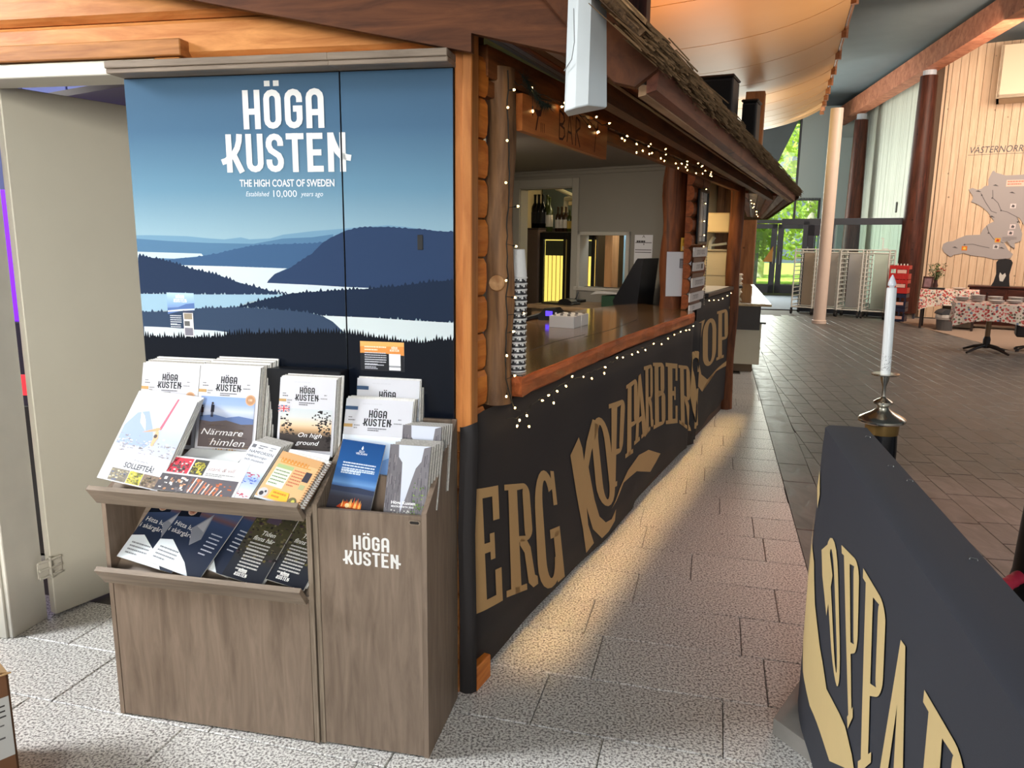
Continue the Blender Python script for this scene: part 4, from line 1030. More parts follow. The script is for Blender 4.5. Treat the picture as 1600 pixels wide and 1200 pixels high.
def d_nam(pr, w, h):
    pr.rect(0, 0, w, h, (216, 220, 228)); rr = random.Random(13)
    pr.rect(w * .06, h * .89, w * .2, h * .95, (110, 110, 116)); pr.lines(w * .3, h * .95, w * .3, 2, .008, .004, (120, 120, 124), 1); pr.lines(w * .7, h * .95, w * .2, 2, .008, .004, (150, 150, 154), 2)
    pr.text('NÄMFORSEN', w * .08, h * .80, h * .05, (64, 66, 74), width=w * .84); pr.text('Hällristningar', w * .08, h * .73, h * .042, (80, 82, 90), width=w * .72); pr.text('och museum', w * .08, h * .66, h * .042, (80, 82, 90), width=w * .68)
    pr.grad(0, h * .0, w, h * .62, [(0, (226, 220, 226)), (.3, (206, 216, 232)), (.6, (150, 172, 220)), (.8, (200, 218, 240)), (1, (226, 234, 244))]); pr.k += 1
    for i in range(90):
        y = rr.choice([rr.gauss(.43, .02), rr.gauss(.33, .03), rr.gauss(.1, .03)]); c = (190, 80, 96) if (y < .2 or y > .4) else (90, 110, 190)
        x = w * rr.uniform(.02, .9); pr.rect(x, h * y, x + rr.uniform(.002, .01), h * y + rr.uniform(.001, .004), c, False)
for i in range(5):
    sheet('leaflet', 'tall white rock carving leaflet on top of its pile' if i == 0 else ORD[i] + ' leaflet of the pile topped by the rock carving leaflet', 'leaflet', -.632 + .006 * i, -.388 + .008 * i, .792 + .002 * i, .102, .205, 50, .005, d_nam if i == 0 else None, roll=-10, group='rock carving leaflets in the rack', edge=GREYED)
def d_orange(pr, w, h):
    pr.rect(0, 0, w, h, (226, 178, 128)); rr = random.Random(14)
    pr.rect(0, h * .84, w, h, (206, 160, 110)); pr.rect(0, h * .0, w, h * .03, (196, 206, 224))
    pr.strokes([[(w * .1 + .012 * i, h * .80), (w * .1 + .012 * i, h * .87), (w * .1 + .012 * i + .009, h * .80), (w * .1 + .012 * i + .009, h * .87)] for i in range(8)], .0026, (206, 132, 40))
    pr.rect(w * .1, h * .775, w * .82, h * .79, (206, 140, 50))
    pr.rect(w * .08, h * .28, w * .46, h * .74, (226, 232, 206)); pr.rect(w * .08, h * .66, w * .46, h * .74, (170, 186, 130)); pr.lines(w * .1, h * .62, w * .34, 5, .011, .004, (120, 140, 110), 3)
    pr.lines(w * .5, h * .70, w * .26, 6, .010, .004, (190, 110, 80), 4); pr.rect(w * .76, h * .52, w * .9, h * .72, (60, 56, 66)); pr.rect(w * .78, h * .36, w * .9, h * .46, (176, 176, 130))
    pr.circle(w * .13, h * .12, w * .11, (200, 196, 196)); pr.circle(w * .11, h * .10, w * .05, (60, 58, 64), 8); pr.circle(w * .18, h * .15, w * .025, (60, 58, 64), 8)
    pr.poly([(w * .28, h * .05), (w * .72, h * .05), (w * .68, h * .24), (w * .3, h * .24)], (240, 184, 60)); pr.lines(w * .34, h * .20, w * .3, 2, .012, .006, (206, 130, 40), 6)
    pr.circle(w * .82, h * .10, w * .1, (110, 104, 70)); pr.circle(w * .84, h * .11, w * .04, (206, 200, 90), 8)
def spiral(t, w, h, n):
    b = MB()
    for i in range(n):
        y = h * (.03 + .94 * i / (n - 1))
        b.tube([(w - .006, y, .001), (w - .002, y, .005), (w + .004, y, .003), (w + .004, y + .001, -.006), (w - .002, y + .001, -.009)], .0011, 5)
    b.obj('spiral_binding', plain('spiral', (120, 84, 40), .4, .5), t)
for i in range(2):
    t = sheet('spiral_booklet', 'orange patterned spiral booklet at the right of the rack' if i == 0 else 'second spiral booklet lying under the orange one', 'booklet', -.517 + .016 * i, -.388 + .012 * i, .791 + .001 * i, .150, .165, 48, .006, d_orange if i == 0 else None, roll=-12, group='spiral booklets')
    spiral(t, .150, .165, 20)
def d_nat(pr, w, h):
    pr.rect(0, 0, w, h, (236, 236, 238)); pr.text('NATURNÄRA', w * .34, h * .72, h * .13, (60, 62, 70), width=w * .42); pr.text('ÄVENTYR', w * .52, h * .50, h * .13, (60, 62, 70), width=w * .28); pr.rect(w * .08, h * .5, w * .2, h * .85, (176, 176, 180)); pr.lines(w * .8, h * .8, w * .14, 1, .01, .006, (60, 62, 70), 1)
sheet('leaflet', 'white nature adventure leaflet tucked behind the orange booklet', 'leaflet', -.545, -.275, .848, .20, .075, 40, .004, d_nat, roll=-5)
# lower rack
def d_lugn(pr, w, h):
    pr.grad(0, 0, w, h, [(0, (34, 40, 54)), (.35, (38, 46, 64)), (.62, (52, 66, 96)), (.66, (96, 70, 72)), (.72, (70, 82, 112)), (1, (36, 52, 86))])
    pr.poly([(0, h * .55), (0, h), (w * .42, h), (w * .5, h * .86), (w * .3, h * .8), (w * .35, h * .62)], (22, 26, 36))
    pr.circle(w * .19, h * .66, w * .075, (176, 146, 128)); pr.circle(w * .19, h * .66, w * .06, (156, 112, 92)); pr.rect(w * .155, h * .64, w * .225, h * .68, (124, 78, 60))
    pr.text('Hitta lugnet', w * .05, h * .455, h * .055, (214, 210, 204), width=w * .52); pr.text('i skärgården', w * .02, h * .375, h * .055, (214, 210, 204), width=w * .56)
    pr.poly([(w * .36, h * .48), (w * .56, h * .70), (w * .62, h * .40), (w * .5, h * .3)], (120, 122, 130)); pr.poly([(w * .42, h * .52), (w * .55, h * .66), (w * .58, h * .48)], (150, 150, 156))
    pr.poly([(0, 0), (0, h * .26), (w * .2, h * .30), (w * .62, h * .12), (w * .8, 0)], (216, 222, 226)); pr.lines(w * .08, h * .2, w * .36, 4, .012, .005, (130, 134, 140), 4)
    pr.lines(w * .72, h * .50, w * .2, 6, .014, .004, (176, 180, 190), 5)
def d_tiden(pr, w, h):
    pr.grad(0, 0, w, h, [(0, (30, 32, 40)), (.25, (44, 46, 52)), (.5, (66, 62, 52)), (.75, (74, 70, 50)), (1, (44, 42, 36))]); rr = random.Random(21); pr.k += 1
    for i in range(160):
        x, y = rr.uniform(0, w * .95), h * rr.uniform(.3, .97); pr.rect(x, y, x + rr.uniform(.003, .012), y + rr.uniform(.002, .008), rr.choice([(92, 84, 52), (56, 58, 40), (104, 96, 70), (40, 36, 38), (70, 54, 60)]), False)
    pr.rect(w * .3, h * .84, w * .62, h * .97, (74, 62, 78))
    pr.text('Tiden', w * .36, h * .66, h * .065, (206, 204, 200), width=w * .34, shear=.25, bold=.02); pr.text('finns här', w * .22, h * .57, h * .065, (206, 204, 200), width=w * .54, shear=.25, bold=.02)
    pr.lines(w * .2, h * .53, w * .52, 3, .011, .005, (180, 178, 174), 1); pr.lines(w * .22, h * .43, w * .5, 7, .011, .005, (180, 178, 174), 2)
    pr.logo(w * .27, h * .045, w * .30, (226, 226, 222), .85)
for i, (u, lab) in enumerate(((-1.03, 'dark archipelago magazine furthest left on the lower rack'), (-.925, 'dark archipelago magazine overlapping another on the lower rack'))):
    sheet('magazine', lab, 'magazine', u, -.365 + .012 * (1 - i), .532 + .004 * (1 - i), .215, .30, 50, .003, d_lugn, roll=-10 - 3 * i, gloss=True)
sheet('magazine', 'blue evening coast magazine lying under the archipelago magazines', 'magazine', -.84, -.335, .540, .21, .30, 50, .008, d_lugn, roll=-14, gloss=True)
for i, (u, lab) in enumerate(((-.648, 'dark forest leaflet left of its twin on the lower rack'), (-.512, 'dark forest leaflet at the right end of the lower rack'))):
    for k in range(2):
        sheet('leaflet', lab if k == 0 else 'forest leaflet lying under the ' + ('left' if i == 0 else 'right') + ' dark forest leaflet', 'leaflet', u + .004 * k, -.372 + .012 * k + .006 * i, .529 + .002 * k, .142, .235, 50, .005, d_tiden if k == 0 else None, roll=-10, gloss=True)
# cards stuck to the landscape
def d_card(pr, w, h):
    pr.grad(0, 0, w, h, [(0, (70, 68, 70)), (.4, (84, 88, 100)), (.6, (110, 130, 170)), (.75, (130, 164, 214)), (1, (176, 206, 236))])
    pr.poly([(0, h * .52), (0, h * .66), (w * .4, h * .68), (w * .7, h * .76), (w, h * .78), (w, h * .62), (w * .5, h * .6)], (84, 112, 166)); pr.poly([(0, h * .60), (w * .5, h * .64), (w, h * .66), (w, h * .63), (0, h * .57)], (206, 220, 236))
    pr.logo(w * .26, h * .79, w * .46, (240, 244, 248), .8)
    pr.lines(w * .08, h * .50, w * .42, 5, .007, .003, (206, 210, 216), 2); pr.lines(w * .08, h * .30, w * .38, 3, .007, .003, (200, 204, 210), 3)
    pr.rect(w * .57, h * .04, w * .93, h * .60, (230, 230, 230)); pr.rect(w * .57, h * .56, w * .93, h * .61, (54, 62, 84)); pr.rect(w * .60, h * .42, w * .90, h * .55, (150, 138, 120)); pr.rect(w * .60, h * .27, w * .80, h * .38, (96, 96, 96)); pr.rect(w * .60, h * .06, w * .90, h * .23, (120, 118, 130))
sheet('card', 'small blue card with a phone picture stuck on the landscape', 'card', -1.012, -.0213, 1.212, .102, .152, 0, .0004, d_card)
b = MB()
def d_or(pr, w, h):
    pr.rect(0, 0, w, h, (32, 33, 38)); pr.poly([(0, h * .60), (0, h), (w, h), (w, h * .55), (w * .6, h * .60)], (226, 146, 72)); pr.poly([(0, h * .82), (0, h), (w, h), (w, h * .86)], (236, 176, 100))
    pr.lines(w * .1, h * .84, w * .5, 2, .009, .0045, (252, 222, 190), 2); pr.lines(w * .1, h * .63, w * .5, 5, .0072, .0032, (196, 196, 204), 3); pr.lines(w * .1, h * .40, w * .5, 3, .0072, .0032, (196, 196, 204), 4); pr.lines(w * .1, h * .22, w * .44, 2, .0072, .0032, (196, 196, 204), 5); pr.lines(w * .1, h * .09, w * .5, 1, .007, .003, (180, 180, 190), 6)
    pr.logo(w * .685, h * .68, w * .2, (255, 236, 216), .8); pr.rect(w * .66, h * .04, w * .92, h * .60, (232, 232, 234)); pr.rect(w * .66, h * .14, w * .92, h * .2, (150, 152, 156))
sheet('card', 'orange and black notice card stuck low on the right landscape panel', 'card', -.322, -.0213, 1.130, .149, .095, 0, .0004, d_or)
# ================================================================== BAR FRONT: BANNERS
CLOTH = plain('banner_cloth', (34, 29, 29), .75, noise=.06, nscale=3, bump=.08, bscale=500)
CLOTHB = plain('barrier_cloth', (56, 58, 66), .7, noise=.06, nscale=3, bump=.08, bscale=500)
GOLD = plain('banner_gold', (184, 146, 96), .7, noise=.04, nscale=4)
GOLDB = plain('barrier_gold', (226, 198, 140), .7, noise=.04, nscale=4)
def U(x, y): return (x, y)
def qstrip(outer, inner): return [[outer[i], outer[i + 1], inner[i + 1], inner[i]] for i in range(len(outer) - 1)]
def rc(x0, y0, x1, y1): return [(x0, y0), (x1, y0), (x1, y1), (x0, y1)]
def bowl(x0, x1, y0, y1, tx, ty, n=6):
    w = x1 - x0; h = (y1 - y0) / 2; cy = (y0 + y1) / 2; kx = .45 * w
    o = [(x0, y1)] + arc(x1 - kx, y1 - h * .4, kx, 90, 0, n, h * .4) + arc(x1 - kx, y0 + h * .4, kx, 0, -90, n, h * .4) + [(x0, y0)]
    i = [(x0, y1 - ty)] + arc(x1 - kx, y1 - h * .4, kx - tx, 90, 0, n, h * .4 - ty * .8) + arc(x1 - kx, y0 + h * .4, kx - tx, 0, -90, n, h * .4 - ty * .8) + [(x0, y0 + ty)]
    return qstrip(o, i)
def oring(n=10):
    o = arc(.5, .72, .5, 180, 0, n, .28) + arc(.5, .28, .5, 0, -180, n, .28) + [(0, .72)]
    i = arc(.5, .72, .17, 180, 0, n, .20) + arc(.5, .28, .17, 0, -180, n, .20) + [(.33, .72)]
    return qstrip(o, i)
GLY = {
 'E': [rc(.16, 0, .52, 1), rc(0, .94, .2, 1), rc(0, 0, .2, .06), rc(.5, .92, 1, 1), rc(.80, .72, 1, .93), rc(.5, 0, 1, .08), rc(.80, .07, 1, .30), rc(.5, .47, .78, .55), rc(.68, .40, .82, .62)],
 'R': [rc(.14, 0, .46, 1), rc(0, .95, .2, 1), rc(0, 0, .64, .06)] + bowl(.4, .95, .47, 1, .28, .06) + [[(.48, .50), (.72, .48), (.84, .40), (.92, .12), (1, .10), (1, .02), (.84, 0), (.70, .06), (.62, .36), (.48, .44)]],
 'P': [rc(.14, 0, .48, 1), rc(0, .95, .2, 1), rc(0, 0, .62, .06)] + bowl(.44, 1, .38, 1, .30, .07),
 'B': [rc(.14, 0, .48, 1), rc(0, .95, .2, 1), rc(0, 0, .2, .06)] + bowl(.44, .94, .50, 1, .30, .07) + bowl(.44, 1, 0, .54, .30, .07),
 'A': [[(.40, 1), (.66, 1), (.30, .04), (.08, .04)], [(.40, 1), (.66, 1), (.96, .04), (.62, .04)], rc(.28, .28, .72, .36), rc(0, 0, .4, .06), rc(.52, 0, 1, .06)],
 'O': oring(),
 'G': qstrip(arc(.5, .72, .5, 30, 180, 10, .28) + arc(.5, .28, .5, 180, 350, 10, .28), arc(.5, .72, .17, 30, 180, 10, .20) + arc(.5, .28, .17, 180, 350, 10, .20)) + [rc(.82, .70, 1, 1), rc(.56, .42, 1, .50), rc(.70, .0, 1, .46)],
}
def bil(q, x, y):
    """q = top-left, top-right, bottom-right, bottom-left"""
    tl, tr, br, bl = q
    return tuple((bl[i] * (1 - x) + br[i] * x) * (1 - y) + (tl[i] * (1 - x) + tr[i] * x) * y for i in (0, 1))
def strips(tri, lines):
    out = []
    lo, hi = min(p[0] for p in tri), max(p[0] for p in tri)
    for a, b in zip(lines, lines[1:]):
        if b < lo or a > hi: continue
        q = clip(clip(tri, (1, 0), a), (-1, 0), -b)
        if len(q) >= 3: out.append(q)
    return out
def letters(pieces, surf, lines):
    b = MB()
    for pc in pieces:
        for t in tessellate_polygon([[Vector((p[0], p[1], 0)) for p in pc]]):
            for q in strips([pc[i] for i in t], lines): b.add([surf(s, z) for s, z in q], [tuple(range(len(q)))])
    return b
def dsp(s): return .004 * math.sin(4.3 * s + .6) + .003 * math.sin(9.7 * s) + .026 * math.exp(-((s - 3.52) / .14) ** 2) * math.sin(38 * (s - 3.44)) - .02 * math.exp(-((s + .05) / .06) ** 2)
LN = [-.06 + .045 * i for i in range(124)]
def cloth_obj(s0, s1, ztop, zbot, surf, name, mt, parent, back=.0):
    b = MB(); S = [s0] + [x for x in LN if s0 < x < s1] + [s1]; Z = 7
    for s_ in S:
        for k in range(Z + 1):
            z = zbot(s_) + (ztop(s_) - zbot(s_)) * k / Z; p = surf(s_, z); b.v.append(p)
    for i in range(len(S) - 1):
        for k in range(Z): a = i * (Z + 1) + k; b.f.append((a, a + 1, a + Z + 2, a + Z + 1)); b.mi.append(0); b.c.append(None)
    o = b.obj(name, mt, parent, smooth=True)
    so = o.modifiers.new('thick', 'SOLIDIFY'); so.thickness = .0015; so.offset = -1
    return o
def sfb(d): return lambda s, z: (dsp(s) + d, s, z)
bn1 = thing('fabric_banner', 'long black banner with gold lettering hanging under the wooden bar counter', 'banner', BM)
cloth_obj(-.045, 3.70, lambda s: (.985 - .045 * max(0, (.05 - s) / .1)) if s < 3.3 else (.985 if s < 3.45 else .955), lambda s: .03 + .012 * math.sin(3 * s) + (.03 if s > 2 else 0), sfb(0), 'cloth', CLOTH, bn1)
fixz = lambda q: [(s, max(z, .05)) for s, z in q]
for nm, ch, q in (('E', 'E', Q_E), ('R', 'R', Q_R), ('G', 'G', Q_G), ('O', 'O', Q_O1), ('P', 'P', Q_P1), ('P', 'P', Q_P2), ('A', 'A', Q_A1), ('R', 'R', Q_R1), ('B', 'B', Q_B1), ('E', 'E', Q_E1), ('R', 'R', Q_R2), ('G', 'G', Q_G1)):
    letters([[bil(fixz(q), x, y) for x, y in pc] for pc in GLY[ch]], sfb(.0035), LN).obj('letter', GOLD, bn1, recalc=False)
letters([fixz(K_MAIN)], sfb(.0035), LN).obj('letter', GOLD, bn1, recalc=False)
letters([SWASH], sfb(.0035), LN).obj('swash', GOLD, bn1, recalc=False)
bn2 = thing('fabric_banner', 'second black banner with gold lettering under the white paper topped counter', 'banner', BM)
LN2 = LN
d2 = lambda d: (lambda s, z: (-.002 + .004 * math.sin(5 * s) + d, s, z))
cloth_obj(3.62, 5.17, lambda s: 1.155 - .012 * (s - 3.6), lambda s: .05 + .03 * (s - 3.6) + .012 * math.sin(9 * s), d2(-.03), 'cloth', CLOTH, bn2)
clipS = lambda pc: clip(clip(pc, (1, 0), 3.70), (-1, 0), -5.16)
for ch, q in (('O', Q_O2), ('P', Q_P3), ('P', Q_P4)):
    P_ = [clipS([bil(q, x, y) for x, y in pc]) for pc in GLY[ch]]
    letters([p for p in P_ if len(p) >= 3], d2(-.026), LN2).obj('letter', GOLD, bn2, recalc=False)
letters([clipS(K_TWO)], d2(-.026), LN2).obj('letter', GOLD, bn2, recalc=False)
# the cloth wraps round the corner on to the gable wall
b = MB(); q_ = []
for u, y in ((.004, -.004), (.010, -.030), (.030, -.040), (.050, -.036), (.066, -.020)):
    for z, k in ((.03, 1), (.3, 1), (.6, 1), (.9, 1), (.955 + .35 * u, 1)):
        p = WM @ Vector((u + .004 * math.sin(9 * z), y + .004 * math.sin(7 * z + 20 * u), z)); p = BMi @ p; b.v.append(tuple(p))
for i in range(4):
    for k in range(4): a = i * 5 + k; b.f.append((a, a + 1, a + 6, a + 5)); b.mi.append(0); b.c.append(None)
o_ = b.obj('cloth_wrap', CLOTH, bn1, smooth=True); so = o_.modifiers.new('t', 'SOLIDIFY'); so.thickness = .002
# bar base behind the banners
b = MB(); b.box(-.12, -.045, .12, 3.62, 0, .985); b.box(-.14, -.05, 3.62, 5.12, 0, 1.12)
tag(b.obj('wall_bar_front', plain('bar_base', (70, 44, 28), .7), M=BM), kind='structure')
b = MB(); b.box(-.02, .03, -.02, .09, .0, .09, .004)
tag(b.obj('trim_corner_foot', PINE_S, M=BM), kind='structure')
# ------------------------------------------------------------------ counter slab
SLABT = wood('counter_top', (104, 74, 46), (150, 112, 72), (9, .8, 9), 2.2, .16, True, coat=.6, bump=.03)
SLABE = wood('counter_edge', (130, 66, 34), (190, 104, 58), (9, 1.0, 5), 4.0, .45, True, bump=.4)
ctr = thing('bar_counter', 'thick live edge wooden bar counter with glossy top', 'counter', BM)
outl = []
rr = random.Random(31)
for i in range(24):
    s = .29 + i * .125; outl.append((.035 + .014 * math.sin(s * 2.2 + 1) + rr.uniform(-.004, .004), s))
outl += [(.03, 3.26), (-.02, 3.36), (-.10, 3.42), (-.22, 3.52), (-.36, 3.66), (-.52, 3.78), (-.62, 3.55), (-.72, 3.05), (-.75, 2.6), (-.73, 2.0), (-.68, 1.6), (-.62, 1.0), (-.58, .3)]
def slab(b, top=True):
    n = len(outl)
    cx_ = [(x, s) for x, s in outl]
    rings = []
    for z, k in ((.992, .018), (1.004, .004), (1.045, 0.0), (1.062, .003), (1.068, .012)):
        ring = []
        for i, (x, s) in enumerate(outl):
            a, c = outl[i - 1], outl[(i + 1) % n]; d = Vector((c[0] - a[0], c[1] - a[1])).normalized()
            ring.append((x - d.y * k * 1.0, s + d.x * k, z))
        rings.append(ring)
    vs = [p for r_ in rings for p in r_]; fs = []; mi = []
    for j in range(len(rings) - 1):
        for i in range(n): fs.append((j * n + i, j * n + (i + 1) % n, (j + 1) * n + (i + 1) % n, (j + 1) * n + i)); mi.append(1)
    fs.append(tuple(range((len(rings) - 1) * n, len(rings) * n))); mi.append(0)
    fs.append(tuple(range(n - 1, -1, -1))); mi.append(1)
    o = len(b.v); b.v += vs
    for f, m_ in zip(fs, mi): b.f.append(f); b.mi.append(m_); b.c.append(None)
b = MB(); slab(b); b.obj('slab', [SLABT, SLABE], ctr)
b = MB()

for path in ([(-.2, .9), (-.22, 1.25), (-.19, 1.6)], [(-.38, .8), (-.4, 1.1)], [(-.16, 1.5), (-.14, 1.9), (-.17, 2.5)]):
    for q in ribbon(path, .006): b.add([(x, s, 1.0684) for x, s in q], [(0, 1, 2, 3)])
b.obj('crack', plain('crack', (40, 26, 16), .8), ctr, recalc=False)

# ------------------------------------------------------------------ log posts of the bar
BARKP = wood('debarked_log', (84, 58, 38), (158, 116, 78), (6, 6, .7), 3.2, .6, True, bump=.5)
BARKD = wood('dark_log', (70, 36, 18), (132, 74, 38), (6, 6, .7), 3.2, .55, True, bump=.5)
def bar_post(x, s, r, z0, z1, mt, label, seed, knot=None):
    t = thing('log_post', label, 'post', BM @ T3(x, s, z0)); rr = random.Random(seed); b = MB(); n = 16; m_ = 16; vs = []
    for j in range(m_ + 1):
        z = (z1 - z0) * j / m_; ox, oy = .006 * math.sin(j * .9 + seed), .006 * math.cos(j * .7 + seed)
        for k in range(n):
            a = 2 * math.pi * k / n; q = r * (1 + .05 * math.sin(3 * a + j * .8) + rr.uniform(-.025, .025)); vs.append((ox + q * math.cos(a), oy + q * math.sin(a), z))
    fs = [(j * n + k, j * n + (k + 1) % n, (j + 1) * n + (k + 1) % n, (j + 1) * n + k) for j in range(m_) for k in range(n)] + [tuple(range(n - 1, -1, -1)), tuple(m_ * n + k for k in range(n))]
    b.add(vs, fs); b.obj('log_shaft', mt, t, smooth=True)
    if knot:
        kx, ky, kz, kr = knot; b = MB(); d = Vector((kx, ky, .15)).normalized()
        b.tube([d * (r * .6) + Vector((0, 0, kz - z0)), d * (r * 1.0) + Vector((0, 0, kz - z0)), d * (r * 1.16) + Vector((0, 0, kz - z0)), d * (r * 1.2) + Vector((0, 0, kz - z0))], [kr * 1.15, kr * 1.1, kr, kr * .6], 14)
        b.obj('cut_knot', wood('knot_wood', (150, 104, 62), (196, 152, 104), (5, 5, 5), 6, .6, False), t, smooth=True)
    return t
bar_post(-.012, .215, .050, .985, 2.10, BARKP, 'knotty debarked log post at the near end of the bar counter', 3, (.35, -1, 1.40, .026))
bar_post(-.195, 3.47, .090, 1.0, 2.08, BARKD, 'thick dark log post carrying the paper notices', 5)
bar_post(-.03, 5.12, .062, .0, 2.04, BARKD, 'far log post at the end of the second counter', 8)
# log wall stub with the row of signs between the two counters
b = MB(); b.box(-.09, -.06, 3.36, 3.86, 1.07, 2.05)
wst = tag(b.obj('wall_sign_stub', plain('wall_core', (120, 84, 50), .8), M=BM), kind='structure')
for i in range(9):
    b = MB(); h = .106; z = 1.075 + i * .1245 * .87
    b.prism([(-.09, 0), (-.055, .002), (-.040, .02), (-.034, .06), (-.040, h - .02), (-.055, h - .002), (-.09, h)], 3.34, 3.87, lambda x, zz, y: (x, y, zz))
    b.obj('log', wood('dark_pine', (104, 50, 22), (150, 80, 38), (9, 1.2, 9), 3.2, .45, tint=.06), wst, T3(0, 0, z))
# ------------------------------------------------------------------ header, sign
HDR = wood('header', (84, 46, 22), (140, 84, 44), (9, .9, 9), 3, .55)
b = MB(); b.box(-.06, .0, .1, 5.3, 2.055, 2.15, .004); b.box(-.05, -.01, .1, 5.3, 2.00, 2.05, .003)
tag(b.obj('trim_header', HDR, M=BM), kind='structure')
sg = thing('bar_sign', 'wooden sign board with burnt BAR lettering hanging from the header', 'sign', BM @ T3(.02, .295, 1.9))
ORW = wood('sign_wood', (150, 78, 34), (198, 120, 62), (9, .9, 9), 2.0, .4)
b = MB(); b.prism([(0, .015), (.895, .005), (.905, .165), (.0, .135)], -.012, .012, lambda s, z, x: (x, s, z)); b.obj('board', ORW, sg)
pr = PR(Matrix(((0, 0, 1, .0125), (1, 0, 0, 0), (0, 1, 0, 0), (0, 0, 0, 1))))
BURN = (66, 24, 14)
def burn(name, paths, t, polys=()):
    p = PR(pr.M); p.strokes(paths, t, BURN) if paths else None
    for q in polys: p.poly(q, BURN)
    p.obj(name, printed('burnt', .6), sg, recalc=False)
burn('burnt_letter', [[(.335, .028), (.335, .13)], [(.335, .13), (.375, .12), (.385, .10), (.37, .085), (.338, .08)], [(.338, .08), (.385, .07), (.39, .045), (.37, .03), (.335, .028)]], .009)
burn('burnt_letter', [[(.415, .025), (.44, .13), (.475, .022)], [(.425, .065), (.465, .062)]], .009)
burn('burnt_letter', [[(.51, .022), (.51, .13)], [(.51, .13), (.55, .12), (.555, .095), (.512, .075)], [(.52, .075), (.56, .02)]], .009)
burn('burnt_glass', [[(.115, .03), (.135, .085)]], .009, ([(.10, .10), (.125, .078), (.155, .082), (.175, .115), (.14, .10)], [(.15, .115), (.175, .14), (.19, .13), (.16, .10)]))
burn('burnt_drop', [], .009, ([(.075, .085), (.085, .07), (.093, .085), (.085, .1)],))
for x in (.16, .175, .19): burn('burnt_mark', [[(x, .03), (x, .062)]], .004)
burn('burnt_fork', [[(.735, .02), (.75, .10)], [(.72, .13), (.75, .10), (.775, .13)]], .008)
burn('burnt_mark', [[(.65, .13), (.66, .105)]], .005); burn('burnt_mark', [[(.685, .135), (.68, .11)]], .005)
# ------------------------------------------------------------------ roof: thatch, fascia, soffit
def eo(s): return .585 - .026 * s
roof = thing('thatched_roof', 'thatched canopy roof with brown fascia running along the bar', 'roof', BM)
def along(b, prof, s0, s1, n=2, mi=0):
    """prof: (inward distance from the eave, z) outline swept along the eave"""
    m_ = len(prof); vs = []
    for j in range(n + 1):
        s = s0 + (s1 - s0) * j / n
        for d, z in prof: vs.append((eo(s) - d, s, z - .005 * s))
    fs = [tuple(range(m_ - 1, -1, -1)), tuple(n * m_ + i for i in range(m_))] + [(j * m_ + i, j * m_ + (i + 1) % m_, (j + 1) * m_ + (i + 1) % m_, (j + 1) * m_ + i) for j in range(n) for i in range(m_)]
    b.add(vs, fs, mi); return b
FASC = wood('fascia', (96, 54, 40), (144, 88, 66), (9, 1.0, 9), 2.6, .5)
S0, S1 = -.012, 5.38
b = MB(); along(b, [(.012, 1.955), (.04, 1.948), (.04, 2.012), (.004, 2.018)], S0, S1); b.obj('fascia', FASC, roof)
b = MB(); along(b, [(.04, 1.944), (.062, 1.940), (.062, 1.97), (.04, 1.97)], S0, S1); b.obj('batten', wood('batten_light', (150, 116, 84), (196, 160, 124), (9, .9, 9), 2.6, .5), roof)
SOFF = [wood('soffit_brown', (74, 46, 28), (128, 86, 52), (9, .8, 9), 2.4, .5), wood('soffit_grey', (96, 78, 66), (168, 150, 136), (9, .7, 9), 2.0, .4), wood('soffit_red', (112, 56, 30), (164, 92, 52), (9, .8, 9), 2.4, .5)]
sl = .86
for i in range(8):
    d0 = .05 + i * .085; b = MB(); w_ = .078
    z0 = 1.955 + (d0) * .40; z1 = 1.955 + (d0 + w_) * .40
    along(b, [(d0, z0), (d0 + w_, z1), (d0 + w_, z1 + .016), (d0, z0 + .016)], S0, S1); b.obj('soffit_board', SOFF[[1, 2, 0, 1, 0, 2, 0, 0][i]], roof)
for d0, z0, k in ((.20, 1.962, 2),):
    b = MB(); along(b, [(d0, z0), (d0 + .045, z0), (d0 + .045, z0 + .075), (d0, z0 + .055)], S0, S1); b.obj('purlin', SOFF[0], roof)
THATCH = wood('thatch', (64, 46, 30), (120, 90, 60), (30, 30, 30), 3.0, .8, False, bump=.6)
b = MB()
prof = [(-.005, 2.020), (-.025, 2.035), (-.02, 2.050), (.10, 2.170), (.55, 2.62), (.9, 2.97), (.9, 2.91), (.5, 2.51), (.1, 2.115)]
along(b, prof, -.28, S1 + .05, 30)
rr = random.Random(17)
b.v = [(x + rr.uniform(-.012, .012), y + rr.uniform(-.01, .01), z + rr.uniform(-.010, .010)) for x, y, z in b.v]
b.obj('thatch', THATCH, roof)
b = MB()
for i in range(3600):
    s = -.28 + (S1 + .33) * (i + rr.random()) / 3600; k = rr.random(); d = -.032 + rr.uniform(0, .04); z = 2.008 + rr.uniform(0, .042) - .005 * s
    L = rr.uniform(.05, .16); p0 = Vector((eo(s) - d + rr.uniform(-.0, .03), s + rr.uniform(-.03, .03), z - rr.uniform(.0, .03)))
    p1 = p0 + Vector((-L * .8 + rr.uniform(-.012, .012), rr.uniform(-.08, .08), L * .72)); w_ = rr.uniform(.0012, .003)
    q = Vector((0, w_, 0)); u = Vector((w_, 0, w_))
    b.add([p0 - q, p0 + q, p0 + u, p1 - q, p1 + q, p1 + u], [(0, 1, 4, 3), (1, 2, 5, 4), (2, 0, 3, 5), (0, 2, 1)])
tag(b.obj('loose_straw', plain('straw', (112, 84, 54), .8, noise=.4, nscale=30), roof, recalc=False), kind='stuff')
b = MB(); along(b, [(-.026, 2.046), (-.03, 2.056), (.6, 2.68), (.6, 2.66)], -.30, S1, 12); b.obj('thatch_top_board', wood('roof_lath', (120, 88, 56), (170, 130, 88), (9, 1, 9), 3, .7), roof)
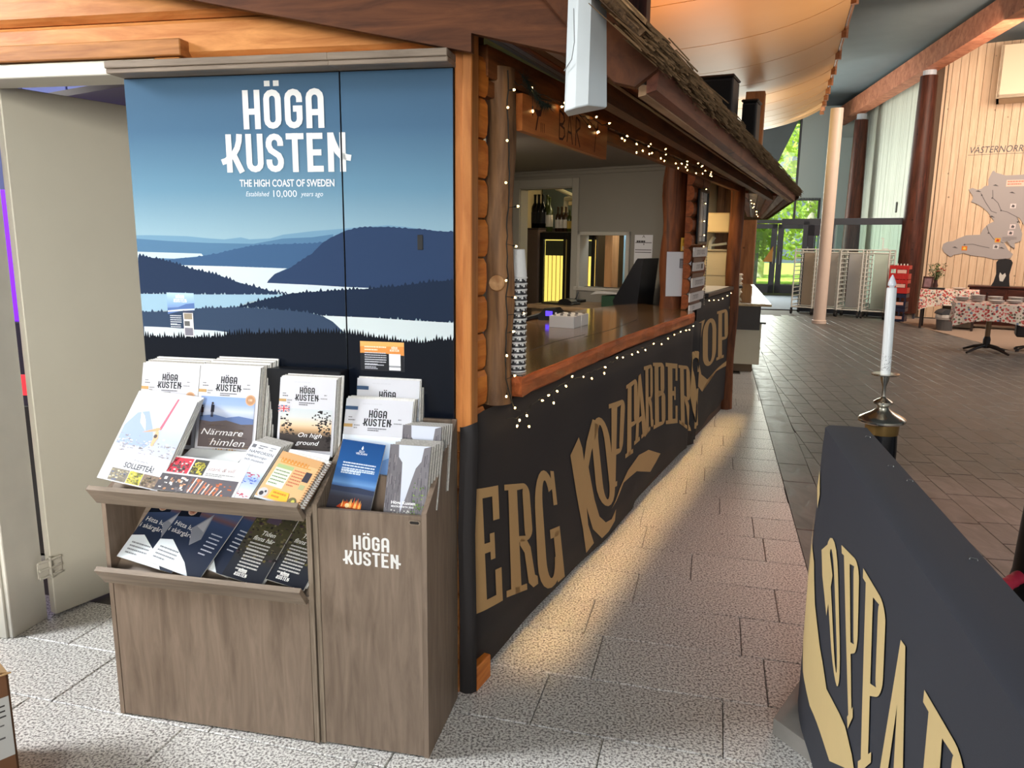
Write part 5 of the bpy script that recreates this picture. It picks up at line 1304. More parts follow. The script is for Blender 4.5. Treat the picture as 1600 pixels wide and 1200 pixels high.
# far end of the canopy: boards fanning from the far post
ends = [((.445, 5.38, 1.955), (.06, 6.4, 1.80)), ((-.03, 5.18, 2.0), (-.20, 6.9, 1.81))]
for i in range(6):
    a0, a1 = i / 6 + .006, (i + 1) / 6 - .006
    def L_(t, p, q): return Vector(p) + (Vector(q) - Vector(p)) * t
    A = L_(a0, ends[1][0], ends[0][0]); B_ = L_(a1, ends[1][0], ends[0][0]); C_ = L_(a1, ends[1][1], ends[0][1]); D_ = L_(a0, ends[1][1], ends[0][1])
    b = MB(); u = Vector((0, 0, .02)); b.add([A, B_, C_, D_, A + u, B_ + u, C_ + u, D_ + u], [(0, 1, 2, 3), (7, 6, 5, 4), (0, 4, 5, 1), (1, 5, 6, 2), (2, 6, 7, 3), (3, 7, 4, 0)])
    b.obj('end_soffit_board', SOFF[(i * 2 + 2) % 3], roof)
b = MB(); b.add([(.47, 5.36, 1.95), (.08, 6.42, 1.79), (-.3, 6.9, 1.80), (.47, 5.36, 1.995), (.0, 6.4, 2.05), (-.6, 6.9, 2.2), (-.45, 5.4, 2.85)], [(0, 1, 4, 3), (1, 2, 5, 4), (3, 4, 5, 6)])
b.obj('thatch', THATCH, roof)
b = MB(); b.add([(-.3, .0, 2.86), (-1.9, .0, 2.86), (-1.9, 5.3, 2.8), (-.4, 5.3, 2.8), (-.3, 0, 2.92), (-1.9, 0, 2.92), (-1.9, 5.3, 2.86), (-.4, 5.3, 2.86)], [(0, 1, 2, 3), (7, 6, 5, 4), (0, 4, 5, 1), (1, 5, 6, 2), (2, 6, 7, 3), (3, 7, 4, 0)])
b.obj('ridge_board', SOFF[0], roof)
# loudspeakers on the roof
SPK = plain('speaker_black', (28, 24, 22), .6)
def speaker(x, s, z, w, d, h, label):
    t = thing('loudspeaker', label, 'speaker', BM @ T3(x, s, z))
    b = MB(); b.box(-w / 2, w / 2, -d / 2, d / 2, 0, h - .03, .012); b.obj('cabinet', SPK, t)
    b = MB(); b.box(-w / 2 - .012, w / 2 + .012, -d / 2 - .012, d / 2 + .012, h - .03, h, .012); b.obj('cabinet_top', SPK, t)
    b = MB(); b.box(-w / 2 + .02, w / 2 - .02, -d / 2 - .008, -d / 2, .03, h - .06, .004); b.obj('grille', plain('grille', (18, 17, 17), .8), t)
    b = MB(); b.box(-w * .3, w * .3, -d * .3, d * .3, -.2, 0, .005); b.obj('support', SOFF[0], t)
speaker(-.52, 6.2, 2.46, .46, .36, .74, 'larger black loudspeaker standing on the thatched roof')
speaker(-.165, 6.45, 2.40, .15, .26, .60, 'smaller black loudspeaker half behind the larger one on the roof')
# timber posts behind the roof
b = MB(); b.box(-.16, .16, -.16, .16, 0, 4.12, .01)
tag(b.obj('timber_pillar', wood('pillar_orange', (120, 78, 48), (160, 108, 66), (6, 6, .8), 2.4, .5), M=F(4.20, 14.0, 20)), 'square orange brown timber pillar beside the loudspeakers under the sail ceiling', 'pillar')
b = MB(); b.box(-.085, .085, -.085, .085, 2.6, 4.4, .01)
tag(b.obj('timber_pillar', POSTW, M=F(.87, 5.9, 20)), 'dark square timber pillar rising above the thatch at the top edge', 'pillar')
# ------------------------------------------------------------------ white sector antenna
an = thing('wifi_antenna', 'white sector antenna hanging on the brown barge board', 'antenna', WM @ T3(.41, -.22, 1.9))
PLAST = plain('white_plastic', (222, 228, 228), .35)
def ant(z, k):
    return [(-.052 * k, -.035, z), (-.047, -.05, z), (-.02, -.062, z), (.012, -.060, z), (.052 * k, .028, z), (.045 * k, .04, z), (-.052 * k, .03, z)]
rows = [(-.003, .96), (.0, 1.0), (.30, .80), (.56, .62)]
vs = []; 
for z, k in rows:
    for x, y, zz in ant(z, k): vs.append((x * (1 if z else 1.0), y * k, zz + (.010 * (x - .05) / .05 if z <= 0 else 0)))
n = 7
fs = [(j * n + i, j * n + (i + 1) % n, (j + 1) * n + (i + 1) % n, (j + 1) * n + i) for j in range(3) for i in range(n)] + [tuple(range(n)), tuple(3 * n + i for i in range(n))]
b = MB(); b.add(vs, fs); b.obj('radome', PLAST, an)
b = MB(); b.tube([(-.030, -.062, .22), (-.026, -.066, .14), (-.032, -.064, .10), (-.052, -.052, .075)], .0012, 5); b.obj('cord', plain('grey_cord', (120, 124, 122), .5), an)
b = MB(); b.prism([(.02, .17), (.055, .275), (.055, .40), (.02, .40)], .045, .052, lambda x, z, y: (x, y, z)); b.box(.0, .05, .0, .05, .30, .34, .003)
for z in (.29, .35): b.lathe([(.004, 0), (.004, .003)], 8, T=Matrix.Translation((.043, .045, z)) @ RX(90))
b.obj('bracket', plain('white_bracket', (206, 206, 200), .4), an)

# ------------------------------------------------------------------ string lights
BULB = emit('bulb_warm', (255, 206, 130), 14.0)
CORD = plain('cord_dark', (22, 26, 20), .6)
bulb_b = MB(); bulb_b.lathe([(.0012, -.004), (.0032, -.001), (.0036, .003), (.0022, .0062), (.0004, .0075)], 8); BULBME = bulb_b.mesh('bulb'); BULBME.materials.append(BULB)
bulb_b = MB(); bulb_b.lathe([(.0024, 0), (.0028, .010), (.0024, .014)], 6); SOCKME = bulb_b.mesh('bulb_socket'); SOCKME.materials.append(CORD)
def string(label, M, path, bulbs, seed, r=.0016, drop=.035):
    rr = random.Random(seed); t = thing('string_lights', label, 'string lights', M)
    P = [Vector(p) for p in path]; Q = []
    for a, c in zip(P, P[1:]):
        m_ = max(2, int((c - a).length / .03))
        for k in range(m_): Q.append(a + (c - a) * (k / m_) + Vector((rr.uniform(-.003, .003), rr.uniform(-.006, .006), rr.uniform(-.006, .006))))
    Q.append(P[-1])
    b = MB(); b.tube(Q, r, 5); b.obj('cord', CORD, t)
    for i, p in enumerate(bulbs):
        p = Vector(p); q = min(Q, key=lambda w: (w - p).length)
        d = (p - q); d = d.normalized() if d.length > .004 else Vector((rr.uniform(-.3, .3), rr.uniform(-.5, .5), -1)).normalized()
        rot = Vector((0, 0, 1)).rotation_difference(d).to_matrix().to_4x4()
        b = MB(); b.tube([q, p - d * .012], .001, 4); lead = b.obj('lead', CORD, t)
        inst(SOCKME, 'bulb_socket', t, Matrix.Translation(p - d * .014) @ rot); inst(BULBME, 'bulb', t, Matrix.Translation(p) @ rot)
    return t
cb = [(.221, .05, .908), (.229, .055, .928), (.283, .058, .933), (.30, .06, .89), (.415, .06, .963), (.475, .06, .971), (.534, .06, .933), (.565, .06, .973), (.659, .06, .978), (.728, .06, 1.003), (.865, .06, .982), (.971, .06, .96), (1.151, .06, .982), (1.145, .06, .956), (1.328, .06, 1.0), (1.421, .06, .99), (1.583, .06, .985), (1.686, .06, .985), (1.832, .06, .978), (1.996, .06, .99), (2.184, .06, .968), (2.327, .06, .985), (2.48, .06, .99), (2.651, .06, .99), (2.80, .06, .985), (2.9, .06, .98), (3.02, .06, .99)]
string('warm string lights drooping along under the counter edge', BM, [(.062, .14, .955), (.066, .2, .935), (.06, .35, .955), (.062, .6, .985), (.062, 1.0, .982), (.066, 1.5, .992), (.066, 2.2, .988), (.06, 3.1, .985)], [(x + .012, s, z) for s, x, z in cb], 41)
pb = [(.118, 1.86), (.112, 1.73), (.20, 1.66), (.19, 1.53), (.12, 1.42), (.185, 1.36), (.175, 1.245), (.13, 1.17), (.19, 1.09), (.13, 1.03), (.20, .975), (.16, 2.02), (.12, 1.96), (.26, 1.30)]
string('warm string lights wound down the knotty log post', BM, [(.048, .15, 2.08), (.05, .155, 1.8), (.045, .165, 1.66), (.05, .15, 1.5), (.045, .165, 1.3), (.05, .15, 1.15), (.045, .17, 1.05), (.055, .21, .97), (.06, .25, .955)], [(.062, s, z) for s, z in pb], 42, r=.0022)
eb = []
rr = random.Random(44)
for i in range(44):
    s = .32 + i * .075 + rr.uniform(-.03, .03); eb.append((.035 + rr.uniform(-.015, .05), s, 2.035 - .004 * s + rr.uniform(-.045, .03)))
string('warm string lights clustered along the header above the counter', BM, [(.03, .2, 2.06), (.035, .9, 2.045), (.04, 1.8, 2.035), (.04, 2.8, 2.035), (.03, 3.5, 2.03)], eb, 43)
string('short warm string lights running down beside the framed notice', BM, [(-.03, 3.6, 2.0), (-.025, 3.62, 1.75), (-.025, 3.64, 1.5)], [(-.015, 3.62, 1.93), (-.015, 3.63, 1.83), (-.015, 3.62, 1.70), (-.015, 3.64, 1.60), (-.015, 3.645, 1.52)], 45)
eb = [(.02 + .05 * rr.random(), 5.24 + .10 * i, 1.93 - .012 * i + rr.uniform(-.02, .01)) for i in range(9)]
string('bright string lights under the far end of the thatched canopy', BM, [(.02, 5.16, 1.965), (.03, 5.6, 1.90), (.03, 6.1, 1.85)], eb, 46)
string('thin unlit string lights drooping along the second counter', BM, [(-.006, 3.72, 1.12), (-.004, 4.2, 1.085), (-.004, 4.7, 1.10), (-.006, 5.1, 1.13)], [(.0, 3.9 + .2 * i, 1.075 + .012 * abs(i - 2.5)) for i in range(6)], 47)
# evergreen sprig on the post
sp = thing('evergreen_sprig', 'dark green fir sprig tied to the top of the log post', 'greenery', BM @ T3(.055, .30, 2.05))
b = MB(); rr = random.Random(51)
b.tube([(0, -.06, .03), (0, .02, -.005), (.005, .10, -.02), (.01, .17, -.015)], .0022, 5); b.obj('twig', CORD, sp)
b = MB()
for i in range(420):
    t_ = rr.random(); p = Vector((0, -.06 + .23 * t_, .03 - .06 * min(1, t_ * 1.6))); d = Vector((rr.uniform(-.5, 1), rr.uniform(-.6, 1), rr.uniform(-1, .8))).normalized() * rr.uniform(.02, .045)
    w_ = Vector((.0007, .0007, .0007)); b.add([p - w_, p + w_, p + d], [(0, 1, 2)])
tag(b.obj('needles', plain('fir', (26, 38, 26), .6), sp, recalc=False), kind='stuff')
# ================================================================== BAR INTERIOR
GREYW = plain('bar_wall', (132, 126, 116), .7, noise=.03, nscale=3)
CREAMW = plain('cream_wall', (206, 190, 150), .7)
b = MB()
for x0, x1, z0, z1 in ((-1.7, -.663, 0, 2.17), (-.663, -.071, 2.02, 2.17), (-.071, .02, 0, 2.17), (.02, .50, 0, 1.147), (.02, .50, 1.603, 2.17), (.50, 1.15, 0, 2.17)): b.box(x0, x1, 0, .10, z0, z1)
tag(b.obj('wall_back', GREYW, M=IM), kind='structure')
b = MB(); b.box(-.072, -.004, -.018, .0, 0, 2.095, .003); b.box(-.735, -.66, -.018, .0, 0, 2.095, .003); b.box(-.66, -.072, -.018, .0, 2.02, 2.095, .003)
b.box(-.663, -.655, 0, .11, 0, 2.02); b.box(-.079, -.071, 0, .11, 0, 2.02); b.box(-.66, -.072, 0, .11, 2.012, 2.02)
tag(b.obj('trim_doorway', plain('casing', (156, 150, 138), .5), M=IM), kind='structure')
b = MB(); b.box(-1.7, 1.15, -.02, 0, 2.12, 2.15, .003); b.box(-1.7, 1.15, -.03, 0, 2.15, 2.17, .003)
tag(b.obj('trim_cornice', GREYW, M=IM), kind='structure')
b = MB()
for x0, x1, z0, z1 in ((-.0, .03, 1.12, 1.63), (.49, .525, 1.12, 1.63), (.0, .525, 1.60, 1.63), (-.03, .55, 1.115, 1.147)): b.box(x0, x1, -.025, .12, z0, z1, .003)
tag(b.obj('window_2', plain('casing_white', (176, 170, 158), .5), M=IM), kind='structure')
b = MB()
b.prism([(-2.4, .3), (-.12, .0), (-.12, 5.3), (-2.4, 5.2)], 2.172, 2.20, lambda x, s, z: (x, s, z))
tag(b.obj('ceiling_bar', plain('bar_ceiling', (140, 134, 124), .75), M=BM), kind='structure')
b = MB(); b.box(-2.5, -2.4, 1.9, 4.6, 0, 2.17); tag(b.obj('wall_bar_inner', GREYW, M=BM), kind='structure')
b = MB(); b.box(-2.6, -.3, 1.1, 1.12, 2.14, 2.172, .003); tag(b.obj('trim_ceiling_strip', GREYW, M=BM), kind='structure')
light('bar_lamp', 'AREA', tuple(BM @ Vector((-1.4, 2.2, 2.12))), 36, (1.0, .86, .66), target=tuple(BM @ Vector((-1.2, 2.9, 0))), size=.5, size_y=.5)
light('back_room_lamp', 'POINT', tuple(IM @ Vector((-.2, 1.05, 2.3))), 16, (1.0, .84, .52), radius=.12)
light('kitchen_lamp', 'POINT', tuple(IM @ Vector((.45, .7, 2.1))), 8, (1.0, .88, .62), radius=.1)
# unseen warm strip added under the soffit, beam narrowed to draw the floor band
light('canopy_band_fill', 'AREA', tuple(BM @ Vector((.235, 2.5, 1.985))), 3.2, (1.0, .60, .26), size=.04, size_y=4.6, spread=13).matrix_world = BM @ T3(.105, 2.5, 1.95)
# back room shell
b = MB(); b.box(-1.7, .66, 1.72, 1.80, 0, 2.45); b.box(-1.7, -1.62, .1, 1.8, 0, 2.45); b.box(.60, .66, .1, 1.8, 0, 2.45)
tag(b.obj('wall_pantry', CREAMW, M=IM), kind='structure')
b = MB(); b.box(-1.7, .66, .1, 1.8, 2.40, 2.48); tag(b.obj('ceiling_pantry', CREAMW, M=IM), kind='structure')
b = MB(); b.box(-1.6, .1, 1.65, 1.70, 1.6, 2.39); tag(b.obj('wall_pantry_panel', plain('bluegrey', (96, 112, 116), .6), M=IM), kind='structure')
pan = bpy.data.objects['wall_pantry_panel']
for i in range(6):
    b = MB(); b.box(-.98 + i * .085, -.905 + i * .085, 1.60, 1.65, 2.02, 2.39, .004); b.obj('board', wood('old_board', (120, 92, 60), (170, 140, 100), (8, 8, .8), 2.5, .6), pan)
GLOW = emit('fridge_glow', (255, 214, 110), 1.5)
BLK = plain('black_plastic', (16, 15, 15), .4)
fr1 = thing('display_fridge', 'black framed display fridge with warm lit glass doors in the doorway', 'fridge', IM @ T3(-.905, .62, 0))
b = MB(); b.box(0, .68, .06, .6, 0, 1.64, .01); b.obj('body', plain('fridge_body', (60, 52, 46), .5), fr1)
b = MB(); b.box(.03, .66, .052, .06, .12, 1.56); b.obj('lit_interior', GLOW, fr1)
for k in (0, 1):
    b = MB(); x = .01 + k * .335
    for a0, a1, c0, c1 in ((x, x + .05, .1, 1.6), (x + .29, x + .32, .1, 1.6), (x, x + .32, 1.56, 1.63), (x, x + .32, .1, .16)): b.box(a0, a1, .02, .05, c0, c1, .003)
    d_ = b.obj('door', BLK, fr1)
    b = MB(); b.box(x + .05, x + .29, .033, .038, .16, 1.56); b.obj('pane', GL, d_)
    b = MB(); b.box(x + .055, x + .285, .046, .050, 1.40, 1.55, .001); b.obj('header_panel', plain('fridge_header', (90, 78, 62), .5), fr1)
    b = MB(); b.prism(arc(x + .165, 1.43, .055, 0, 180, 10) , .043, .0455, lambda a, c, y: (a, c, y)); b.obj('emblem', plain('fridge_emblem', (206, 186, 150), .5), fr1)
    for q in range(4):
        b = MB(); b.tube([(x + .09 + q * .05, .051, .2), (x + .09 + q * .05, .051, 1.40)], .004, 6); b.obj('rack_bar', plain('amber_bar', (206, 150, 60), .5), fr1)
cb1 = thing('cupboard', 'plain grey brown cupboard beside the lit fridge in the doorway', 'cupboard', IM @ T3(-1.362, .64, 0))
b = MB(); b.box(0, .45, 0, .5, 0, 1.66, .008); b.obj('body', plain('cupboard_side', (120, 100, 88), .45, noise=.06), cb1)
b = MB(); b.box(-.01, .46, -.012, .5, 1.66, 1.675, .004); b.obj('cupboard_top', plain('cupboard_top', (70, 58, 50), .5), cb1)
# bottles on top of fridge and cupboard
def bottle_mesh(r, h, neck):
    b = MB(); b.lathe([(r * .85, 0), (r, .006), (r, h * .58), (r * .9, h * .64), (neck, h * .76), (neck, h * .95), (neck * 1.2, h * .955), (neck * 1.2, h)], 12); return b.mesh('glass_body')
BGL = [plain('bottle_black', (14, 13, 13), .12), plain('bottle_green', (58, 66, 30), .12), plain('bottle_brown', (52, 34, 20), .15), plain('bottle_pale', (186, 176, 140), .15)]
LABM = [plain('label_white', (206, 200, 188), .6), plain('label_dark', (36, 32, 30), .6), plain('label_gold', (190, 160, 70), .5)]
BM_ = {}
def bottle(x, y, z, r, h, gi, li, label, group=None):
    x = -1.08 + (x + .70) * .72; t = thing('bottle', label, 'bottle', IM @ T3(x, y, z), group)
    k = (r, h, gi)
    if k not in BM_: BM_[k] = bottle_mesh(r, h, r * .36); BM_[k].materials.append(BGL[gi]); BM_[k].polygons.foreach_set('use_smooth', [True] * len(BM_[k].polygons))
    inst(BM_[k], 'glass_body', t)
    k2 = ('l', r, h, li)
    if k2 not in BM_:
        b = MB(); b.lathe([(r * 1.02, h * .14), (r * 1.02, h * .48)], 12, caps=False); BM_[k2] = b.mesh('label'); BM_[k2].materials.append(LABM[li])
    inst(BM_[k2], 'label', t); return t
for i, x in enumerate((-.70, -.632, -.56)): bottle(x, .80, 1.676, .038, .345, 0, 1, 'tall black wine bottle standing on the cupboard in the doorway', 'black wine bottles in the doorway')
bottle(-.51, .83, 1.676, .034, .34, 1, 0, 'tall green bottle with white label next to the black bottles'); bottle(-.44, .80, 1.641, .036, .35, 1, 0, 'green bottle with pale neck in the middle of the doorway shelf')
for i, x in enumerate((-.29, -.225, -.155)): bottle(x, .80, 1.641, .028, .25, 2, 0, 'small brown bottle with white label on the fridge', 'small brown bottles on the fridge')
for i, x in enumerate((-.09, -.03)): bottle(x, .80, 1.641, .026, .22, 1, 2, 'small bottle with yellow label on the fridge', 'yellow labelled bottles on the fridge')
for i, x in enumerate((.035, .095, .155)): bottle(x, .80, 1.641, .026, .21, 0, 0, 'small dark bottle at the right end of the fridge top', 'small dark bottles on the fridge')
b = MB(); b.box(-.86, -.79, .86, .95, 1.641, 1.76, .004); tag(b.obj('carton', plain('grey_carton', (120, 116, 106), .7), M=IM), 'small grey carton between the bottles on the fridge', 'carton')
b = MB(); b.tube([(-1.2, 1.35, 2.12), (-.86, 1.3, 2.0), (-.75, 1.28, 1.98)], .022, 8); b.tube([(-1.1, 1.4, 1.86), (-1.1, 1.4, 2.0), (-.78, 1.35, 2.03)], .03, 8); b.tube([(-.98, 1.4, 1.9), (-.98, 1.4, 2.38)], .014, 8); b.tube([(-.91, 1.4, 1.9), (-.91, 1.4, 2.38)], .014, 8)
tag(b.obj('pipe', plain('white_pipe', (226, 222, 200), .4), M=IM), 'white pipes running above the bottles in the doorway', 'pipe')
b = MB(); b.box(-1.0, -.4, 1.3, 1.6, 1.93, 1.97, .004); tag(b.obj('wall_shelf', plain('shelf_cream', (196, 176, 130), .5), M=IM), 'cream wall shelf high behind the bottles', 'shelf')
# seen through the hatch window
b = MB(); b.box(.09, .17, .30, .42, .9, 2.0, .004); tag(b.obj('wood_jamb', wood('hatch_wood', (170, 120, 76), (206, 156, 108), (8, 8, .8), 2, .5), M=IM), 'upright wooden post just inside the hatch window', 'post')
cur = thing('strip_curtain', 'bright blue white ribbed curtain inside the hatch window', 'curtain', IM @ T3(.20, .45, .9))
for i in range(9):
    b = MB(); b.box(i * .022, i * .022 + .019, 0 + .004 * (i % 2), .006 + .004 * (i % 2), 0, 1.1, .001); b.obj('strip', plain('curtain_white' if i % 3 else 'curtain_blue', (214, 232, 240) if i % 3 else (150, 190, 214), .5), cur)
light('curtain_fill', 'AREA', tuple(IM @ Vector((.28, .30, 1.9))), 3.0, (.8, .93, 1.0), target=tuple(IM @ Vector((.30, .46, 1.3))), size=.15, size_y=.1)  # lamp added only to make the curtain strips bright
cabk = thing('wall_cabinet', 'yellow lit kitchen cabinet behind the hatch window', 'cabinet', IM @ T3(.30, 1.36, 1.50))
b = MB(); b.box(0, .29, 0, .3, 0, .6, .005); b.obj('body', plain('yellow_cab', (236, 196, 92), .5), cabk)
for i in range(4): b = MB(); b.box(.005 + i * .072, .071 + i * .072, -.015, 0, .06, .59, .004); b.obj('door', plain('yellow_cab_door', (244, 206, 96), .45), cabk)
b = MB(); b.box(-.02, .29, -.02, .3, -.06, 0, .004); b.obj('base_board', plain('cream_shelf', (206, 180, 130), .5), cabk)
b = MB(); b.box(.24, .585, .80, 1.3, .0, 1.12, .005); tag(b.obj('kitchen_counter', plain('kitchen_counter', (126, 108, 84), .5), M=IM), 'kitchen counter with clutter behind the hatch window', 'counter')
b = MB(); b.box(.40, .58, 1.12, 1.28, 1.125, 1.36, .02); tag(b.obj('crate', plain('blue_crate', (50, 60, 110), .5, noise=.3, nscale=18), M=IM), 'dark blue crate on the kitchen counter behind the hatch', 'crate')
b = MB(); b.box(.30, .40, .86, .98, 1.121, 1.21, .006); tag(b.obj('carton', plain('cream_carton', (226, 206, 156), .6), M=IM), 'cream carton on the kitchen counter behind the hatch', 'carton')
b = MB(); b.lathe([(.03, 0), (.075, .04), (.08, .09), (.06, .13), (.03, .14)], 14, c=(.43, .93, 1.121)); tag(b.obj('bowl', plain('cream_bowl', (226, 210, 170), .4), M=IM, smooth=True), 'rounded cream bowl beside the carton behind the hatch', 'bowl')
b = MB(); b.lathe([(.05, 0), (.055, .12), (.03, .2), (.05, .24)], 12, c=(.53, .90, 1.121)); tag(b.obj('jug', plain('dark_jug', (70, 70, 56), .4), M=IM, smooth=True), 'dark jug at the right of the kitchen counter', 'jug')
# papers on the wall, back counter and what stands on it
def paper(name, label, M, w, h, design=None, cat='notice', curl=.0):
    t = thing(name, label, cat, M); b = MB(); n = 6
    for i in range(n + 1):
        y = h * i / n; zc = curl * (1 - i / n) ** 2
        b.v += [(0, y, zc), (w, y, zc * .6)]
    for i in range(n): b.f.append((2 * i, 2 * i + 1, 2 * i + 3, 2 * i + 2)); b.mi.append(0); b.c.append(None)
    o = b.obj('paper_sheet', plain('white_paper', (214, 212, 214), .6), t); so = o.modifiers.new('t', 'SOLIDIFY'); so.thickness = .0006
    if design: pr = PR(T3(0, 0, .0012)); design(pr, w, h); pr.obj('print', PRINT, t, recalc=False)
    return t
IV = IM @ RX(90)      # upright sheets on the inner wall
def d_note(pr, w, h):
    pr.poly([(w * .42, h * .93), (w * .5, h * 1.0), (w * .58, h * .93), (w * .54, h * .93), (w * .5, h * .965), (w * .46, h * .93)], (120, 116, 114))
    pr.lines(w * .12, h * .86, w * .8, 1, .02, .014, (60, 56, 56), 1); pr.lines(w * .5, h * .79, w * .08, 1, .02, .014, (60, 56, 56), 2)
    for z in (.80, .62, .56): pr.rect(w * .05, h * z, w * .95, h * z + .006, (90, 86, 86))
    pr.lines(w * .25, h * .25, w * .35, 2, .014, .006, (150, 146, 146), 3)
paper('notice', 'white notice with printed lines taped to the grey inner wall', IM @ T3(.565, -.004, 1.27) @ RX(90), .17, .335, d_note)
b = MB(); b.box(-.10, 1.12, -.62, -.02, .985, 1.02, .004); b.box(-.08, 1.1, -.58, -.02, 0, .985)
tag(b.obj('back_counter', wood('back_counter', (120, 96, 70), (166, 138, 106), (.8, 8, 8), 2.5, .35), M=IM), 'wooden back counter under the hatch window', 'counter')
b = MB(); b.box(-.04, .26, -.50, -.34, 1.02, 1.034, .003); b.prism(arc(.17, 1.034, .07, 0, 180, 10, .035), -.45, -.36, lambda x, z, y: (x, y, z))
tag(b.obj('receipt_printer', BLK, M=IM), 'black receipt printer on the back counter under the hatch', 'printer')
b = MB(); b.box(.08, .16, -.2, -.1, 1.02, 1.045, .004); tag(b.obj('phone', BLK, M=IM), 'small black phone lying under the hatch window', 'phone')
b = MB(); b.prism([(.40, 1.115), (.46, 1.15), (.72, 1.14), (.72, 1.13), (.46, 1.125)], -.42, -.20, lambda x, z, y: (x, y, z)); tag(b.obj('paper_sheet', plain('grey_paper', (176, 172, 166), .6), M=IM), 'pale sheet of paper lying on the green box', 'paper')
b = MB(); b.box(.52, .76, -.44, -.18, 1.02, 1.115, .006); tag(b.obj('storage_box', plain('green_box', (26, 58, 36), .5), M=IM), 'dark green box on the back counter beside the till', 'box')
pos = thing('point_of_sale_terminal', 'black wedge shaped till screen beside the dark log post', 'till', IM @ T3(.66, -.46, 1.02))
b = MB(); b.prism([(0, 0), (.20, 0), (.24, .40), (.19, .40), (-.02, .06)], 0, .26, lambda x, z, y: (x, y, z)); b.obj('screen_housing', plain('till_black', (12, 12, 14), .35), pos)
b = MB(); b.prism([(-.012, .075), (.175, .385), (.172, .388), (-.015, .079)], .015, .245, lambda x, z, y: (x, y, z)); b.obj('screen', plain('screen_dark', (8, 9, 12), .1), pos)
b = MB(); b.tube([(.60, -.03, 1.16), (.605, -.035, 1.08), (.59, -.05, 1.03)], .004, 6); b.tube([(.03, -.03, 1.10), (.02, -.04, 1.05), (.0, -.06, 1.022)], .006, 6); tag(b.obj('cable', BLK, M=IM), 'black cables hanging below the hatch window', 'cable')
# counter top things
def box_pair():
    for k in (0, 1):
        t = thing('white_carton', ('front' if k == 0 else 'rear') + ' white carton of the pair standing on the bar counter', 'carton', BM @ T3(-.49, 1.83 + k * .125, 1.068))
        b = MB(); b.box(0, .15, 0, .115, 0, .066, .002); b.obj('carton_body', plain('white_card', (214, 206, 198), .6), t)
        for i in range(6):
            b = MB(); b.lathe([(.010, .066), (.010, .069), (.006, .070)], 8, c=(.02 + .022 * i, .03 + .055 * (i % 2), 0)); b.obj('cap', plain('cap_grey', (96, 88, 84), .5), t)
box_pair()
pt = thing('payment_terminal', 'black card terminal with lit blue display behind the white cartons', 'card terminal', BM @ T3(-.68, 2.2, 1.068))
b = MB(); b.prism([(-.02, 0), (.11, 0), (.12, .05), (.09, .078), (.02, .072), (-.02, .03)], -.04, .05, lambda x, z, y: (x, y, z)); b.obj('terminal_body', BLK, pt, smooth=False)
b = MB(); b.box(.03, .075, -.043, -.040, .028, .058, .001); b.obj('display', emit('blue_display', (84, 60, 255), 1.6), pt)
b = MB(); b.box(.092, .104, -.043, -.040, .036, .052, .001); b.obj('key', plain('key_white', (200, 196, 190), .4), pt)
b = MB(); b.tube([(-.02, .0, .02), (-.14, -.05, -.02), (-.3, -.25, -.06), (-.34, -.5, -.2)], .022, 8); b.obj('handset_arm', BLK, pt, smooth=True)
b = MB(); b.box(-1.15, -.78, 1.2, 2.3, .0, .86, .01); tag(b.obj('under_counter_unit', plain('dark_unit', (26, 20, 16), .5), M=BM), 'dark unit standing behind the bar counter', 'cabinet')
b = MB(); b.lathe([(.06, .0), (.068, .1), (.070, .112), (.06, .118)], 16); tag(b.obj('tub', plain('pale_tub', (150, 156, 166), .4), M=BM @ T3(-.78, 1.55, .985), smooth=True), 'pale rounded tub behind the counter edge near the cartons', 'tub')
# paper cups
CUPW = plain('cup_rim', (222, 220, 216), .5); CUPB = plain('cup_black', (34, 30, 32), .5)
b = MB(); b.lathe([(.026, 0), (.0350, .10)], 18, caps=True); cupm = b.mesh('cup_body'); cupm.materials.append(CUPB)
cupw = cupm.copy(); cupw.materials[0] = CUPW
b = MB(); b.lathe([(.0352, .0985), (.0375, .1), (.0375, .1035), (.0352, .105)], 18); cupr = b.mesh('cup_rim'); cupr.materials.append(CUPW)
b = MB()
for k in range(9):
    a = k * 40 + 7
    for j, (w_, h0, h1) in enumerate(((16, .074, .092), (9, .08, .088))):
        t0, t1 = rad(a + j * 18), rad(a + w_ * .9 + j * 18); r0, r1 = .0331 + .0006, .0346 + .0006
        b.add([(r0 * math.cos(t0), r0 * math.sin(t0), h0), (r0 * math.cos(t1), r0 * math.sin(t1), h0), (r1 * math.cos(t1), r1 * math.sin(t1), h1), (r1 * math.cos(t0), r1 * math.sin(t0), h1)], [(0, 1, 2, 3)])
cupp = b.mesh('cup_print'); cupp.materials.append(CUPW)
for i in range(17):
    t = thing('paper_cup', 'lowest upside down black paper cup of the tall stack by the post' if i == 0 else ('topmost paper cup of the tall stack beside the knotty post' if i == 16 else ORD[i] + ' black and white paper cup of the tall stack, counted from below'), 'cup', BM @ T3(-.025, .395, 1.0685 + .0215 * i + .105) @ RX(180) @ RZ(R.uniform(0, 360)), 'paper cups in the tall stack')
    inst(cupm if i < 16 else cupw, 'cup_body', t); inst(cupr, 'cup_rim', t); inst(cupp, 'cup_print', t)
